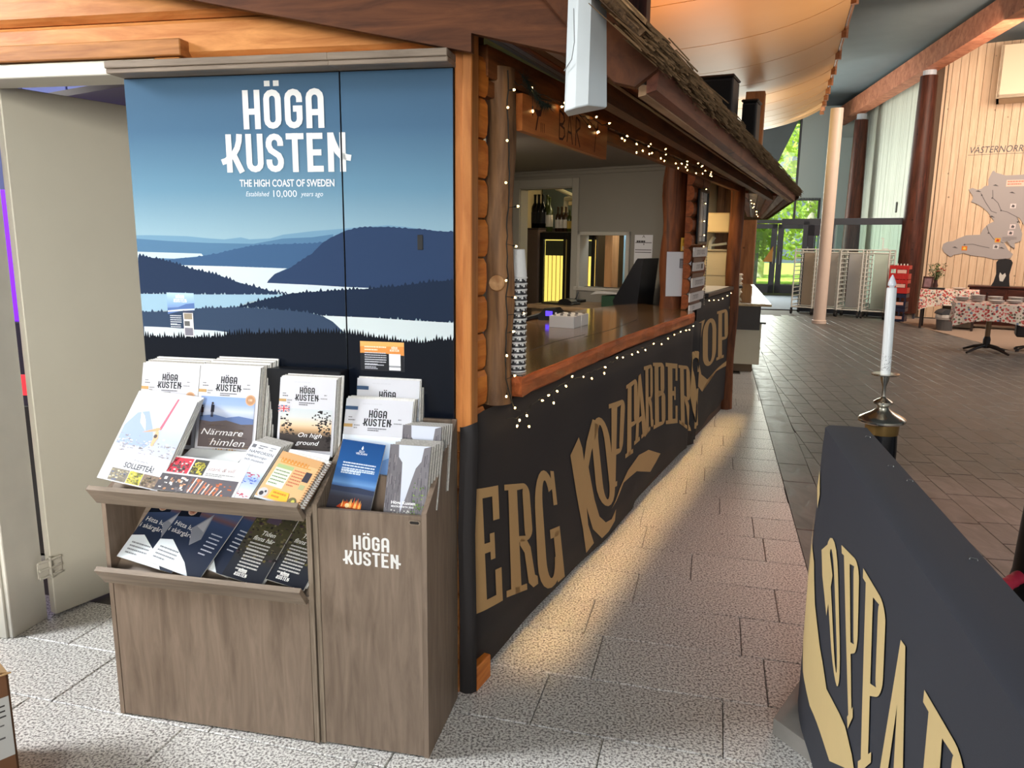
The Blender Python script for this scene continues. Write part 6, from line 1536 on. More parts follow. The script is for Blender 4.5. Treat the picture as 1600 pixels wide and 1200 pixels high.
# ------------------------------------------------------------------ notices on the dark post, sign plates, framed notice
PF = BM @ T3(-.20, 3.30, 1.165) @ RZ(33) @ RX(90)
def d_leaf(pr, w, h):
    pr.rect(w * .52, h * .50, w * .88, h * .85, (110, 108, 112)); pr.lines(w * .56, h * .8, w * .3, 8, .012, .006, (160, 158, 160), 3)
    pr.lines(w * .3, h * .34, w * .4, 2, .014, .005, (170, 168, 172), 4); pr.lines(w * .3, h * .22, w * .5, 3, .014, .005, (180, 178, 182), 5)
paper('notice', 'white menu notice pinned to the thick dark log post', PF, .185, .315, d_leaf, curl=.012)
YC = thing('card', 'small yellow card pinned above the white notice on the dark post', 'card', BM @ T3(-.125, 3.395, 1.485) @ RZ(33) @ RX(90))
b = MB(); b.box(0, .075, 0, .095, -.002, 0); b.obj('card_sheet', plain('yellow_card', (214, 170, 60), .5, noise=.15, nscale=60), YC)
pr = PR(T3(0, 0, .0006)); pr.lines(.012, .08, .05, 2, .012, .005, (130, 100, 40), 1); pr.rect(.01, .008, .055, .035, (222, 206, 170)); pr.obj('print', PRINT, YC, recalc=False)
SV = BM @ Matrix(((0, 0, 1, -.033), (1, 0, 0, 0), (0, 1, 0, 0), (0, 0, 0, 1)))
fr_ = thing('framed_notice', 'tall black framed notice on the log wall above the white sign plates', 'frame', SV @ T3(3.44, 1.535, 0))
b = MB()
for x0, x1, y0, y1 in ((0, .05, 0, .39), (.31, .335, 0, .39), (0, .335, 0, .02), (0, .335, .37, .39)): b.box(x0, x1, y0, y1, 0, .016, .003)
b.obj('frame', BLK, fr_)
pr = PR(T3(0, 0, .004)); pr.rect(.05, .02, .31, .37, (196, 194, 188)); pr.lines(.1, .33, .12, 2, .03, .01, (170, 168, 162), 2); pr.lines(.1, .06, .15, 1, .03, .01, (150, 148, 142), 3); pr.obj('sheet', PRINT, fr_, recalc=False)
for i, (s0, s1, z0, z1) in enumerate(((3.36, 3.82, 1.445, 1.512), (3.37, 3.73, 1.345, 1.405), (3.35, 3.78, 1.228, 1.295), (3.30, 3.77, 1.128, 1.19), (3.31, 3.70, 1.06, 1.105))):
    t = thing('sign_plate', ['topmost', 'second from the top', 'third from the top', 'fourth from the top', 'lowest'][i] + ' of the white sign plates hanging on the log wall', 'sign', SV @ T3(s0, z0, .003), 'white sign plates on the log wall')
    w_, h_ = s1 - s0, z1 - z0; b = MB(); b.prism([(0, 0), (w_, .0), (w_ + .015, h_ * .5), (w_, h_), (0, h_)], 0, .010, lambda x, y, z: (x, y, z)); b.obj('plate', plain('plate_white', (206, 200, 196), .5), t)
    pr = PR(T3(0, 0, .0105)); rr = random.Random(60 + i); x = .10
    n_ = [9, 4, 9, 6, 2][i]
    for k in range(n_):
        if i == 0 and k == 4: x += .03; continue
        hh = h_ * .42
        pr.strokes([[(x, h_ * .28), (x, h_ * .28 + hh)], [(x, h_ * .28 + hh), (x + .017, h_ * .28 + hh)]] + ([[(x + .017, h_ * .28), (x + .017, h_ * .28 + hh)]] if k % 2 else [[(x, h_ * .28), (x + .017, h_ * .28)]]), .004, (96, 88, 86)); x += .030
    if i == 1: pr.rect(w_ - .1, h_ * .2, w_ - .05, h_ * .8, (60, 52, 50)); pr.strokes([arc(w_ - .13, h_ * .5, .018, 90, -90, 6)], .004, (96, 88, 86))
    pr.obj('lettering', PRINT, t, recalc=False)
    if i: b = MB(); b.box(.02, w_ - .03, h_, h_ + .034, -.001, .004, .001); b.obj('hanger_strip', plain('hanger_brown', (96, 62, 44), .5), t)
b = MB()
b.tube([(-.028, 3.84, 1.07), (-.026, 3.845, 1.3), (-.028, 3.84, 1.52)], .0025, 5)
for i in range(22): b.lathe([(.004, 0), (.006, .004), (.004, .008)], 6, c=(-.027, 3.842, 1.07 + .02 * i))
tag(b.obj('bead_chain', plain('chain', (150, 140, 128), .3, .8), M=BM), 'hanging bead chain along the edge of the sign plates', 'chain')
# second counter
c2 = thing('bar_counter', 'dark edged second counter with sheets of white paper on it', 'counter', BM)
b = MB(); b.box(-.33, .0, 3.88, 5.04, 1.13, 1.158, .004); b.obj('counter_top', plain('counter_dark', (44, 38, 36), .4), c2)
b = MB(); b.prism([(-.30, 3.92), (-.02, 3.90), (-.03, 4.95), (-.28, 4.97)], 1.1585, 1.1605, lambda x, s, z: (x, s, z)); tag(b.obj('paper_cover', plain('white_paper2', (206, 200, 196), .6), M=BM), 'white paper spread over the second counter', 'paper')
def d_price(pr, w, h):
    pr.lines(w * .1, h * .95, w * .8, 16, .019, .009, (96, 92, 110), 2)
paper('price_list', 'tall printed price list leaning on the cream cabinet', BM @ T3(-.26, 4.30, 1.165) @ RZ(28) @ RX(68) @ RZ(14), .105, .34, d_price, 'price list')
b = MB(); b.box(-.32, -.10, 5.24, 5.50, 1.0, 1.47, .006); 
ca = thing('cream_cabinet', 'cream appliance cabinet standing behind the second counter', 'cabinet', BM); b.obj('body', plain('cream_panel', (222, 200, 156), .5), ca)
b = MB(); b.box(-.33, -.09, 5.22, 5.52, 1.47, 1.485, .004); b.obj('cabinet_top', plain('cream_top', (196, 180, 150), .4), ca)
b = MB(); b.box(-.32, -.10, 5.234, 5.24, 1.24, 1.245); b.obj('seam', plain('seam', (150, 130, 96), .6), ca)
b = MB(); b.tube([(-.30, 5.35, 1.485), (-.29, 5.35, 1.56), (-.26, 5.35, 1.60)], .02, 8); b.tube([(-.28, 5.33, 1.52), (-.14, 5.33, 1.54)], .012, 8); tag(b.obj('tap_fitting', plain('tap_pale', (190, 186, 170), .4), M=BM), 'pale tap fitting on top of the cream cabinet', 'tap')
b = MB(); b.box(-.29, -.07, 5.56, 5.62, .9, 2.25); wp = tag(b.obj('wall_bar_end', plain('wall_gap', (96, 74, 58), .8), M=BM), kind='structure')
for i in range(3): b = MB(); b.box(-.29 + i * .074, -.218 + i * .074, 5.54, 5.56, .9, 2.25, .004); b.obj('wall_board', wood('end_board', (96, 66, 46), (140, 104, 78), (8, 8, .8), 2.5, .6), wp)
b = MB(); b.box(-.31, -.10, 5.20, 5.50, 1.64, 1.82, .01); tag(b.obj('hood', plain('cream_hood', (226, 196, 140), .4), M=BM), 'cream extractor hood above the cream cabinet', 'hood')
light('second_bar_lamp', 'AREA', tuple(BM @ Vector((-.30, 4.7, 2.0))), 6, (1.0, .82, .55), target=tuple(BM @ Vector((-.8, 4.7, 1.2))), size=.4, size_y=.3)
# ================================================================== BUFFET BEYOND THE BAR
bf = thing('buffet_counter', 'long buffet counter with glass top and cream front panels', 'counter', FM)
b = MB(); b.box(-.25, .60, 8.5, 12.6, .885, .91, .004); b.obj('top_frame', wood('buffet_oak', (170, 140, 96), (206, 178, 132), (8, .8, 8), 2.5, .3, False), bf)
for x0, x1 in ((-.2, .22), (.26, .54)): b = MB(); b.box(x0, x1, 8.56, 12.5, .91, .914); b.obj('glass_top', plain('dark_glass', (120, 120, 90), .05), bf)
b = MB(); b.box(-.20, .50, 8.62, 12.5, .62, .885); b.obj('body', plain('buffet_dark', (66, 54, 44), .5), bf)
b = MB(); b.box(-.20, .62, 9.5, 12.5, .598, .62, .003); b.obj('ledge', plain('ledge_dark', (58, 46, 38), .4), bf)
for k in (0, 1): b = MB(); b.box(-.18 + k * .46, .265 + k * .31, 9.56, 9.58, .10, .596, .003); b.obj('front_panel', plain('cream_front', (222, 206, 176), .5), bf)
b = MB(); b.box(-.18, .56, 9.585, 12.4, .1, .598); b.obj('carcass', plain('cream_side', (206, 188, 158), .5), bf)
b = MB(); b.box(-.15, .50, 9.62, 12.3, 0, .1); b.obj('plinth', plain('plinth_brown', (120, 92, 64), .6), bf)
for i in range(5):
    t = thing('serving_tray', 'lowest white tray of the pile on the buffet' if i == 0 else 'white tray in the pile on the buffet counter', 'tray', FM @ T3(.02, 9.6, .914 + i * .052), 'white trays piled on the buffet')
    b = MB(); b.prism([(0, 0), (.28, 0), (.30, .045), (-.02, .045)], 0, .38, lambda x, z, y: (x, y, z)); b.obj('tray_body', plain('tray_white', (226, 214, 190), .4), t)
    b = MB(); b.box(-.03, .31, -.01, .39, .045, .051, .003); b.obj('tray_rim', plain('tray_white', (226, 214, 190), .4), t)
b = MB(); b.box(.10, .30, 8.7, 8.95, 1.06, 1.085, .006); b.box(.18, .22, 8.8, 8.86, .914, 1.06, .003); tag(b.obj('small_stand', plain('stand_dark', (52, 42, 34), .5), M=FM), 'small dark raised stand at the near end of the buffet', 'stand')
b = MB(); b.prism([(0, 0), (.18, 0), (.18, .30)], 0, .012, lambda x, z, y: (x, y, z)); tag(b.obj('wedge_board', plain('orange_board', (206, 142, 60), .5), M=EM @ T3(-.40, -.06, .98) @ Matrix.Scale(1.6, 4)), 'orange triangular board fixed to the left glass door', 'board')

# ================================================================== GLASS PARTITION, TROLLEYS, CRATES
RM = F(6.22, 17.05, 38)
gp = tag(thing('window_3', None, None, RM @ T3(0, .75, 0)), kind='structure')
b = MB()
for x0, x1, z0, z1 in ((-.10, .04, 0, 2.05), (.52, .58, 0, 2.05), (2.20, 2.36, 0, 2.10), (-.6, 2.36, 1.96, 2.10), (-.1, 2.3, 0, .10)): b.box(x0, x1, -.04, .04, z0, z1, .005)
b.obj('frame', DARKF, gp)
b = MB(); b.box(.62, 2.2, -.006, .006, .1, 1.96); b.obj('pane', GL, gp)
b = MB()
for x0, x1, z0, z1 in ((.02, .16, .06, 1.96), (.40, .52, .06, 1.96), (.02, .52, 1.72, 1.96), (.02, .52, .06, .5)): b.box(x0, x1, -.055, -.01, z0, z1, .004)
dd = b.obj('door_leaf', plain('dark_door', (58, 58, 70), .4), gp)
b = MB(); b.box(.16, .40, -.03, -.024, .5, 1.72); b.obj('pane', GL, dd)
b = MB(); b.tube([(.06, -.06, 1.45), (.05, -.10, 1.47), (.03, -.10, 1.25), (.04, -.06, 1.22)], .012, 8); b.obj('door_handle', STEEL, dd)
pr = PR(Matrix(((1, 0, 0, 1.55), (0, 0, -1, -.0075), (0, 1, 0, 1.42), (0, 0, 0, 1)))); pr.strokes([[(0, .25), (.05, .25), (.05, .03), (.16, .03)]], .025, (226, 230, 228)); pr.obj('letter', PRINT, gp, recalc=False)
RACKW = plain('rack_paint', (206, 206, 200), .4)
b = MB(); b.tube([(0, 0, 0), (0, .5, 0)], .012, 4); RUNG = b.mesh('rung'); RUNG.materials.append(RACKW)
b = MB(); b.tube([(0, 0, .14), (0, 0, 1.43)], .017, 4); POSTME = b.mesh('upright'); POSTME.materials.append(RACKW)
b = MB(); b.lathe([(.05, -.015), (.052, 0), (.05, .015)], 12, T=RY(90)); b.box(-.02, .02, -.02, .02, .03, .09); CAST = b.mesh('caster'); CAST.materials.append(plain('caster', (36, 36, 38), .5))
def trolley(x, lab, panel, y=0):
    t = thing('tray_trolley', lab, 'trolley', RM @ T3(x, y, 0)); w = .44
    for a in (0, w):
        for c in (0, .5): inst(POSTME, 'upright', t, T3(a, c, 0)); inst(CAST, 'caster', t, T3(a, c, .052))
        for k in range(13): inst(RUNG, 'rung', t, T3(a + (.02 if a == 0 else -.02), 0, .22 + k * .092))
    for c in (0, .5):
        for z in (.16, 1.42, 1.36): b = MB(); b.tube([(0, c, z), (w, c, z)], .014, 4); b.obj('cross_bar', RACKW, t)
    for a in (0, w):
        for z in (.16, 1.42): b = MB(); b.tube([(a, 0, z), (a, .5, z)], .014, 4); b.obj('side_bar', RACKW, t)
    b = MB(); b.box(.04, w - .04, .50, .51, .18, 1.34); b.obj('back_sheet', plain('sheet_' + str(panel[0]), panel, .5), t)
trolley(.0, 'leftmost white tray trolley with brownish back sheet', (150, 136, 120)); trolley(.475, 'second white tray trolley standing behind the pale round column', (160, 156, 152), .05)
trolley(.96, 'third white tray trolley with grey back sheet', (170, 170, 170)); trolley(1.47, 'rightmost white tray trolley beside the red crates', (190, 206, 196))
for i in range(4):
    t = thing('bottle_crate', ['lowest dark blue crate under the red ones beside the trolleys', 'upper dark blue crate under the red ones beside the trolleys', 'lower red bottle crate beside the dark post', 'topmost red bottle crate beside the dark post'][i], 'crate', RM @ T3(1.97, -.16, i * .285))
    c_ = plain('crate_red', (176, 36, 34), .45) if i > 1 else plain('crate_blue', (24, 30, 60), .45)
    b = MB()
    for a, c, d_, e in ((0, .36, 0, .012), (0, .36, .28, .292), (0, .012, 0, .292), (.348, .36, 0, .292)): b.box(a, c, d_, e, .0, .11, .002); b.box(a, c, d_, e, .2, .275, .002)
    for a in (0, .12, .24, .33): b.box(a, a + .03, -.004, .0, 0, .275, .002)
    b.box(.01, .35, .01, .28, 0, .02); b.obj('crate_body', c_, t)
    b = MB(); b.box(.15, .32, -.008, -.004, .12 if i > 1 else .05, .19 if i > 1 else .11, .001); b.obj('label', plain('crate_label', (214, 170, 160), .5), t)
    if i > 1:
        for k in range(5): b = MB(); b.lathe([(.014, 0), (.014, .06), (.010, .07)], 10, c=(.06 + .06 * k, .12, .24)); b.obj('bottle_neck', plain('bottle_neck', (206, 196, 190), .3), t)
b = MB(); b.box(1.98, 2.02, -.2, .02, 0, .9, .004); tag(b.obj('red_panel', plain('crate_red', (176, 36, 34), .45), M=RM), 'narrow red panel standing beside the bottle crates', 'panel')

# ================================================================== MAP WALL: lettering, map, furniture
HV = HM @ RX(90)
lt = thing('wall_lettering', 'VÄSTERNORRLAND lettering with underline above the grey map', 'sign', HV @ T3(.598, 3.38, .002))
pr = PR(T3(0, 0, .004)); pr.text('VÄSTERNORRLAND', 0, .02, .135, (84, 84, 92), width=1.32, shear=.18); pr.rect(-.03, -.015, 1.36, -.008, (84, 84, 92)); pr.obj('letters', PRINT, lt, recalc=False)
mp_ = thing('wall_map', 'large grey cut out county map mounted on the boarded wall', 'map', HV)
MAP = [(1.034,3.03),(1.062,3.047),(1.091,3.005),(1.275,2.941),(1.552,2.947),(1.75,3.02),(2.0,2.96),(2.2,2.7),(2.15,2.3),(1.9,2.05),(1.694,1.954),(1.609,2.093),(1.567,2.117),(1.587,2.024),(1.683,1.791),(1.679,1.652),(1.623,1.616),(1.575,1.604),(1.592,1.498),(1.522,1.533),(1.44,1.638),(1.392,1.613),(1.48,1.461),(1.57,1.38),(1.539,1.297),(1.419,1.283),(1.257,1.267),(1.086,1.311),(.832,1.342),(.7,1.388),(.617,1.362),(.532,1.349),(.472,1.303),(.403,1.346),(.34,1.40),(.294,1.478),(.31,1.57),(.376,1.612),(.481,1.63),(.532,1.665),(.704,1.751),(.955,1.764),(.986,1.859),(1.076,1.978),(1.173,2.037),(1.039,2.226),(.914,2.333),(.792,2.406),(.727,2.43),(.751,2.501),(.734,2.56),(.653,2.68),(.718,2.713),(.805,2.676),(.876,2.686),(.932,2.743),(.997,2.753),(.98,2.869),(1.003,2.938)]
b = MB(); b.prism(MAP, .0, .022, lambda x, y, z: (x, y, z)); b.obj('map_board', plain('map_grey', (164, 156, 156), .6), mp_)
pr = PR(T3(0, 0, .0232)); DK = (84, 80, 84)
for path in ([(1.08, 2.66), (1.10, 2.5), (1.2, 2.4), (1.27, 2.25), (1.38, 2.22), (1.55, 2.12), (1.62, 2.0)], [(.88, 2.60), (.98, 2.42), (1.1, 2.24), (1.2, 2.2)], [(1.05, 1.95), (1.1, 1.82), (1.2, 1.68), (1.38, 1.6)], [(.68, 1.56), (.85, 1.57), (1.0, 1.53), (1.15, 1.5)], [(1.42, 1.62), (1.5, 1.55), (1.58, 1.48)]): pr.strokes([path], .010, DK)
for x, z, c_, i_ in ((.704, 1.485, (216, 120, 40), (220, 190, 90)), (1.276, 1.655, (216, 160, 70), (190, 60, 40)), (1.259, 1.524, (206, 200, 200), DK), (1.482, 1.802, (214, 200, 200), DK), (1.504, 1.931, (214, 200, 200), DK), (1.466, 2.337, (216, 206, 206), DK)):
    pr.rect(x - .05, z - .045, x + .05, z + .045, c_); pr.poly([(x - .03, z - .02), (x - .01, z + .03), (x + .03, z + .01), (x + .02, z - .03)], i_)
for x, z in ((.53, 1.5), (.83, 2.64), (1.12, 2.75), (1.42, 2.6), (1.12, 2.13), (1.36, 1.5)): pr.poly([(x - .05, z), (x, z + .02), (x + .06, z - .02), (x + .01, z - .012)], DK)
for x, z in ((1.27, 2.25), (1.09, 2.5), (.9, 2.56), (1.1, 1.8), (1.58, 2.02), (.7, 1.56)): pr.circle(x, z, .016, DK, 8)
pr.rect(1.30, 2.72, 1.75, 2.85, (226, 196, 180)); pr.lines(1.32, 2.83, .4, 2, .05, .025, (206, 130, 110), 3)
pr.lines(1.35, 1.72, .25, 3, .03, .012, (130, 124, 126), 4)
pr.obj('map_print', PRINT, mp_, recalc=False)
MAHOG = wood('mahogany', (44, 20, 14), (84, 42, 30), (.8, 8, 8), 2.5, .35, False)
sb = thing('sideboard', 'dark mahogany sideboard under the wall map', 'sideboard', HM @ T3(.92, -1.9, 0))
b = MB(); b.box(0, 2.4, 0, .48, .08, .77, .005); b.obj('body', MAHOG, sb)
b = MB(); b.box(-.03, 2.43, -.03, .5, .77, .80, .005); b.obj('top', MAHOG, sb)
for k in range(4):
    b = MB(); b.box(.03 + k * .59, .58 + k * .59, -.014, 0, .60, .745, .005); d_ = b.obj('drawer', MAHOG, sb); b = MB(); b.lathe([(.012, 0), (.016, .01), (.008, .016)], 8, T=Matrix.Translation((.30 + k * .59, -.014, .67)) @ RX(90)); b.obj('knob', plain('knob_dark', (30, 18, 14), .3), d_)
    b = MB(); b.box(.03 + k * .59, .58 + k * .59, -.012, 0, .12, .58, .005); b.obj('door', MAHOG, sb)
for x in (.05, 2.3): b = MB(); b.box(x, x + .06, .02, .46, 0, .08); b.obj('foot', MAHOG, sb)
cd_ = thing('coffee_dispenser', 'tall black coffee dispenser with white emblem on the sideboard', 'dispenser', HM @ T3(1.42, -1.72, .80))
b = MB(); b.prism([(-.16, 0), (.14, 0), (.125, .08), (.11, .22), (.14, .44), (.11, .49), (.02, .51), (-.09, .49), (-.12, .44), (-.10, .22), (-.125, .08)], -.09, .09, lambda x, z, y: (x, y, z)); b.obj('housing', plain('dispenser_black', (24, 20, 20), .4), cd_)
pr = PR(Matrix(((1, 0, 0, 0), (0, 0, -1, -.0905), (0, 1, 0, 0), (0, 0, 0, 1)))); pr.poly([(-.03, .10), (.02, .09), (.06, .2), (.04, .25), (.0, .21), (-.04, .26), (-.05, .19)], (190, 186, 180)); pr.obj('emblem', PRINT, cd_, recalc=False)
for i in range(6):
    t = thing('thermos_jug', ['leftmost', 'second', 'third', 'fourth', 'fifth', 'sixth'][i] + ' cream thermos jug counted along the sideboard', 'jug', HM @ T3(1.86 + .13 * i, -1.7 - .06 * (i % 2), .80), 'cream jugs on the sideboard')
    b = MB(); b.lathe([(.055, 0), (.06, .02), (.058, .16), (.04, .2), (.042, .22)], 14); b.obj('jug_body', plain('jug_cream', (222, 206, 190), .35), t, smooth=True)
    b = MB(); b.lathe([(.03, .22), (.032, .25), (.012, .27)], 12); b.obj('jug_lid', plain('jug_lid', (196, 180, 166), .35), t)
    b = MB(); b.tube([(.058, 0, .05), (.095, 0, .07), (.095, 0, .15), (.055, 0, .17)], .008, 6); b.obj('jug_handle', plain('jug_lid', (196, 180, 166), .35), t)
def floral():
    mt, n, l, bs = _new('floral_cloth')
    tc = n.new('ShaderNodeTexCoord'); vo = n.new('ShaderNodeTexVoronoi'); vo.inputs['Scale'].default_value = 30; l.new(tc.outputs['Object'], vo.inputs['Vector'])
    cr = n.new('ShaderNodeValToRGB'); e = cr.color_ramp.elements; e[0].position = .44; e[0].color = (1, 1, 1, 1); e[1].position = .54; e[1].color = (0, 0, 0, 1); l.new(vo.outputs['Distance'], cr.inputs['Fac'])
    hs = n.new('ShaderNodeValToRGB'); h = hs.color_ramp; h.interpolation = 'CONSTANT'; h.elements[0].color = lin((186, 70, 66)); h.elements[1].position = .35; h.elements[1].color = lin((222, 120, 116))
    h.elements.new(.55).color = lin((96, 70, 66)); h.elements.new(.68).color = lin((120, 120, 92)); h.elements.new(.8).color = lin((206, 90, 80)); h.elements.new(.93).color = lin((110, 130, 160))
    sp_ = n.new('ShaderNodeSeparateColor'); l.new(vo.outputs['Color'], sp_.inputs[0]); l.new(sp_.outputs[0], hs.inputs['Fac'])
    mx = n.new('ShaderNodeMix'); mx.data_type = 'RGBA'; mx.inputs['A'].default_value = lin((226, 214, 200)); l.new(cr.outputs['Color'], mx.inputs['Factor']); l.new(hs.outputs['Color'], mx.inputs['B'])
    l.new(mx.outputs['Result'], bs.inputs['Base Color']); bs.inputs['Roughness'].default_value = .8; MATS['floral_cloth'] = mt; return mt
FLOR = floral()
def tablecloth(w, d, z, drop, label, M, seed):
    rr = random.Random(seed); b = MB(); per = []; n = 10
    for i in range(n): per.append((-w / 2 + w * i / n, -d / 2, 0))
    for i in range(n): per.append((w / 2, -d / 2 + d * i / n, 1))
    for i in range(n): per.append((w / 2 - w * i / n, d / 2, 2))
    for i in range(n): per.append((-w / 2, d / 2 - d * i / n, 3))
    m_ = len(per); rows = []
    for k, t in enumerate((0, .15, .45, .75, 1.0)):
        row = []
        for i, (x, y, s_) in enumerate(per):
            corner = abs(((i % n) / n) - .5) * 2
            L = drop * (.78 + .32 * corner ** 2); f = .018 * t * math.sin(i * 2.1 + seed) + .02 * t
            r = Vector((x, y)); u = r.normalized() if r.length else Vector((0, 0)); row.append((x + u.x * f, y + u.y * f, z + .004 - L * t))
        rows.append(row)
    b.v = [p for r in rows for p in r]
    b.f = [(k * m_ + i, k * m_ + (i + 1) % m_, (k + 1) * m_ + (i + 1) % m_, (k + 1) * m_ + i) for k in range(4) for i in range(m_)] + [tuple(range(m_ - 1, -1, -1))]
    b.mi = [0] * len(b.f); b.c = [None] * len(b.f)
    o = b.obj('tablecloth', FLOR, M=M, smooth=False); so = o.modifiers.new('t', 'SOLIDIFY'); so.thickness = .003; tag(o, label, 'tablecloth'); return o
DARKW = plain('dark_leg', (40, 28, 24), .4); BRASS = plain('table_column', (150, 110, 70), .4)
def pedestal(M, w, d, label):
    t = thing('pedestal_table', label, 'table', M)
    b = MB(); b.box(-w / 2, w / 2, -d / 2, d / 2, .70, .727, .004); b.obj('table_top', MAHOG, t)
    b = MB(); b.lathe([(.035, .18), (.035, .70)], 14); b.obj('column', BRASS, t, smooth=True)
    b = MB(); b.lathe([(.045, .07), (.05, .2), (.037, .24)], 14); b.obj('hub', DARKW, t)
    for k in range(4):
        a = rad(45 + 90 * k); b = MB(); b.tube([(.03 * math.cos(a), .03 * math.sin(a), .11), (.2 * math.cos(a), .2 * math.sin(a), .075), (.37 * math.cos(a), .37 * math.sin(a), .015)], [.026, .022, .015], 8); b.obj('leg', DARKW, t)
M2 = HM.copy(); M2.translation = (6.95, 11.1, 0)
M2 = M2 @ RZ(6)
pedestal(M2, .92, .72, 'pedestal table with dark four legged foot at the right of the hall')
tablecloth(.94, .74, .727, .30, 'red flowered white tablecloth on the nearer pedestal table', M2, 3)
PLT = plain('plate_white', (206, 206, 208), .25)
for i, (x, y, n_) in enumerate(((-.36, .18, 3), (-.17, .10, 5), (.06, .20, 4), (.05, -.12, 2), (.27, -.02, 2), (.32, .22, 4))):
    for k in range(n_):
        t = thing('serving_dish', 'white serving dish in stack %s on the flowered table' % ['at its left corner', 'of the tallest pile', 'at the back', 'at the front', 'front right', 'far right'][i], 'dish', M2 @ T3(x, y, .735 + .018 * k), 'white dishes on the flowered table')
        b = MB(); b.lathe([(.05, .0), (.06, .004), (.098, .02), (.098, .024), (.06, .010), (.001, .008)], 20); b.obj('dish_body', PLT, t, smooth=True)
M1 = HM.copy(); M1.translation = (8.18, 14.35, 0)
t1 = thing('side_table', 'small table carrying flowers beside the dark timber post', 'table', M1)
b = MB(); b.box(-.46, .46, -.28, .28, .70, .727, .004); b.obj('table_top', MAHOG, t1)
for x in (-.42, .42):
    for y in (-.24, .24): b = MB(); b.box(x - .02, x + .02, y - .02, y + .02, 0, .70, .003); b.obj('leg', DARKW, t1)
tablecloth(.94, .58, .727, .36, 'red flowered tablecloth hanging over the small flower table', M1, 5)
b = MB(); b.box(-.1, .42, .05, .3, .02, .6, .01); tag(b.obj('low_cabinet', plain('grey_cab', (120, 104, 86), .5), M=M1), 'low grey brown cabinet under the flower table', 'cabinet')
vs1 = thing('flower_vase', 'dark vase of red and white flowers on the small table', 'vase', M1 @ T3(-.26, .12, .735))
b = MB(); b.lathe([(.035, 0), (.05, .05), (.03, .12), (.035, .16)], 14); b.obj('vase', plain('vase_dark', (60, 34, 30), .3), vs1, smooth=True)
rr = random.Random(70); b = MB(); b2 = MB(); b3 = MB()
for i in range(42):
    a = rr.uniform(0, 6.28); q = rr.uniform(.02, .16); p = Vector((q * math.cos(a), q * math.sin(a), .22 + rr.uniform(0, .24)))
    b.tube([(0, 0, .14), p * .6 + Vector((0, 0, .06)), p], .003, 4)
    for k in range(4):
        d = Vector((rr.uniform(-1, 1), rr.uniform(-1, 1), rr.uniform(-.2, 1))).normalized() * .05; s_ = d.cross(Vector((.3, .2, 1))).normalized() * .012
        b.add([p, p + d * .5 + s_, p + d, p + d * .5 - s_], [(0, 1, 2, 3)])
tag(b.obj('foliage', plain('stem_green', (84, 104, 60), .6), vs1, recalc=False), kind='stuff')
for j, (x, y, z, c_) in enumerate(((.08, -.05, .36, (190, 50, 56)), (.03, -.08, .31, (200, 70, 70)), (.12, .02, .33, (180, 44, 50)), (-.06, -.07, .34, (226, 216, 200)), (-.1, -.03, .30, (226, 216, 200)))):
    b = MB()
    for k in range(10):
        a = k * .63; d = Vector((math.cos(a) * .04, math.sin(a) * .04, .012 + .02 * (k % 2))); s_ = Vector((-math.sin(a), math.cos(a), 0)) * .014
        c0 = Vector((x, y, z)); b.add([c0, c0 + d * .6 + s_, c0 + d, c0 + d * .6 - s_], [(0, 1, 2, 3)])
    b.obj('flower', plain('petal_%d' % c_[1], c_, .6), vs1, recalc=False)
pf = thing('picture_frame', 'dark picture frame leaning on the small flower table', 'picture frame', M1 @ T3(-.47, -.06, .735) @ RZ(-8) @ RX(75))
b = MB()
for x0, x1, y0, y1 in ((0, .03, 0, .23), (.15, .18, 0, .23), (0, .18, 0, .03), (0, .18, .2, .23)): b.box(x0, x1, y0, y1, 0, .015, .003)
b.obj('frame', plain('frame_dark', (60, 34, 34), .4), pf); b = MB(); b.box(.03, .15, .03, .2, 0, .006); b.obj('picture', plain('picture', (110, 84, 90), .5, noise=.4, nscale=14), pf)
b = MB(); b.box(-.34, -.08, -.26, -.1, .735, .765, .006); tag(b.obj('tray', plain('tray_black', (22, 20, 20), .4), M=M1), 'black tray on the small flower table', 'tray')
b = MB(); b.lathe([(.05, .735), (.11, .76), (.115, .775), (.10, .77)], 18, c=(.14, -.05, 0)); tag(b.obj('glass_dish', plain('glass_dish', (206, 196, 186), .15), M=M1, smooth=True), 'pale glass dish on the small flower table', 'dish')
bn = thing('waste_bin', 'grey waste bin with white liner under the flower table', 'bin', T3(7.98, 14.05, 0))
b = MB(); b.lathe([(.13, 0), (.155, .26)], 18); b.obj('bin_body', plain('bin_grey', (86, 84, 84), .5), bn)
b = MB(); b.lathe([(.157, .2), (.17, .24), (.165, .29), (.14, .29)], 18); b.obj('bin_liner', plain('liner', (196, 190, 184), .5), bn)
b = MB(); b.prism(arc(0, .30, .15, 0, 180, 10, .09), -.12, .12, lambda x, z, y: (x, y, z)); b.obj('bin_lid', plain('bin_lid', (60, 60, 62), .5), bn)
st = thing('stool', 'dark upholstered stool cut by the right edge beyond the pedestal table', 'stool', HM @ T3(0, 0, 0)); st.matrix_world = F(7.72, 11.3, 30)
b = MB(); b.box(-.2, .3, -.2, .2, .22, .46, .02); b.obj('seat', plain('stool_dark', (40, 26, 24), .5), st)
b = MB(); b.lathe([(.03, .08), (.03, .22)], 10); b.obj('column', STEEL, st)
for k in range(4): a = rad(45 + 90 * k); b = MB(); b.tube([(0, 0, .09), (.22 * math.cos(a), .22 * math.sin(a), .03)], .014, 6); b.obj('leg', plain('leg_dark', (30, 26, 26), .4), st); b = MB(); b.lathe([(.025, 0), (.028, .012), (.025, .03)], 10, c=(.22 * math.cos(a), .22 * math.sin(a), 0)); b.obj('caster', DARKW, st)
lp = thing('table_lamp', 'dark shaded lamp on the sideboard cut by the right picture edge', 'lamp', HM @ T3(2.62, -1.7, .80))
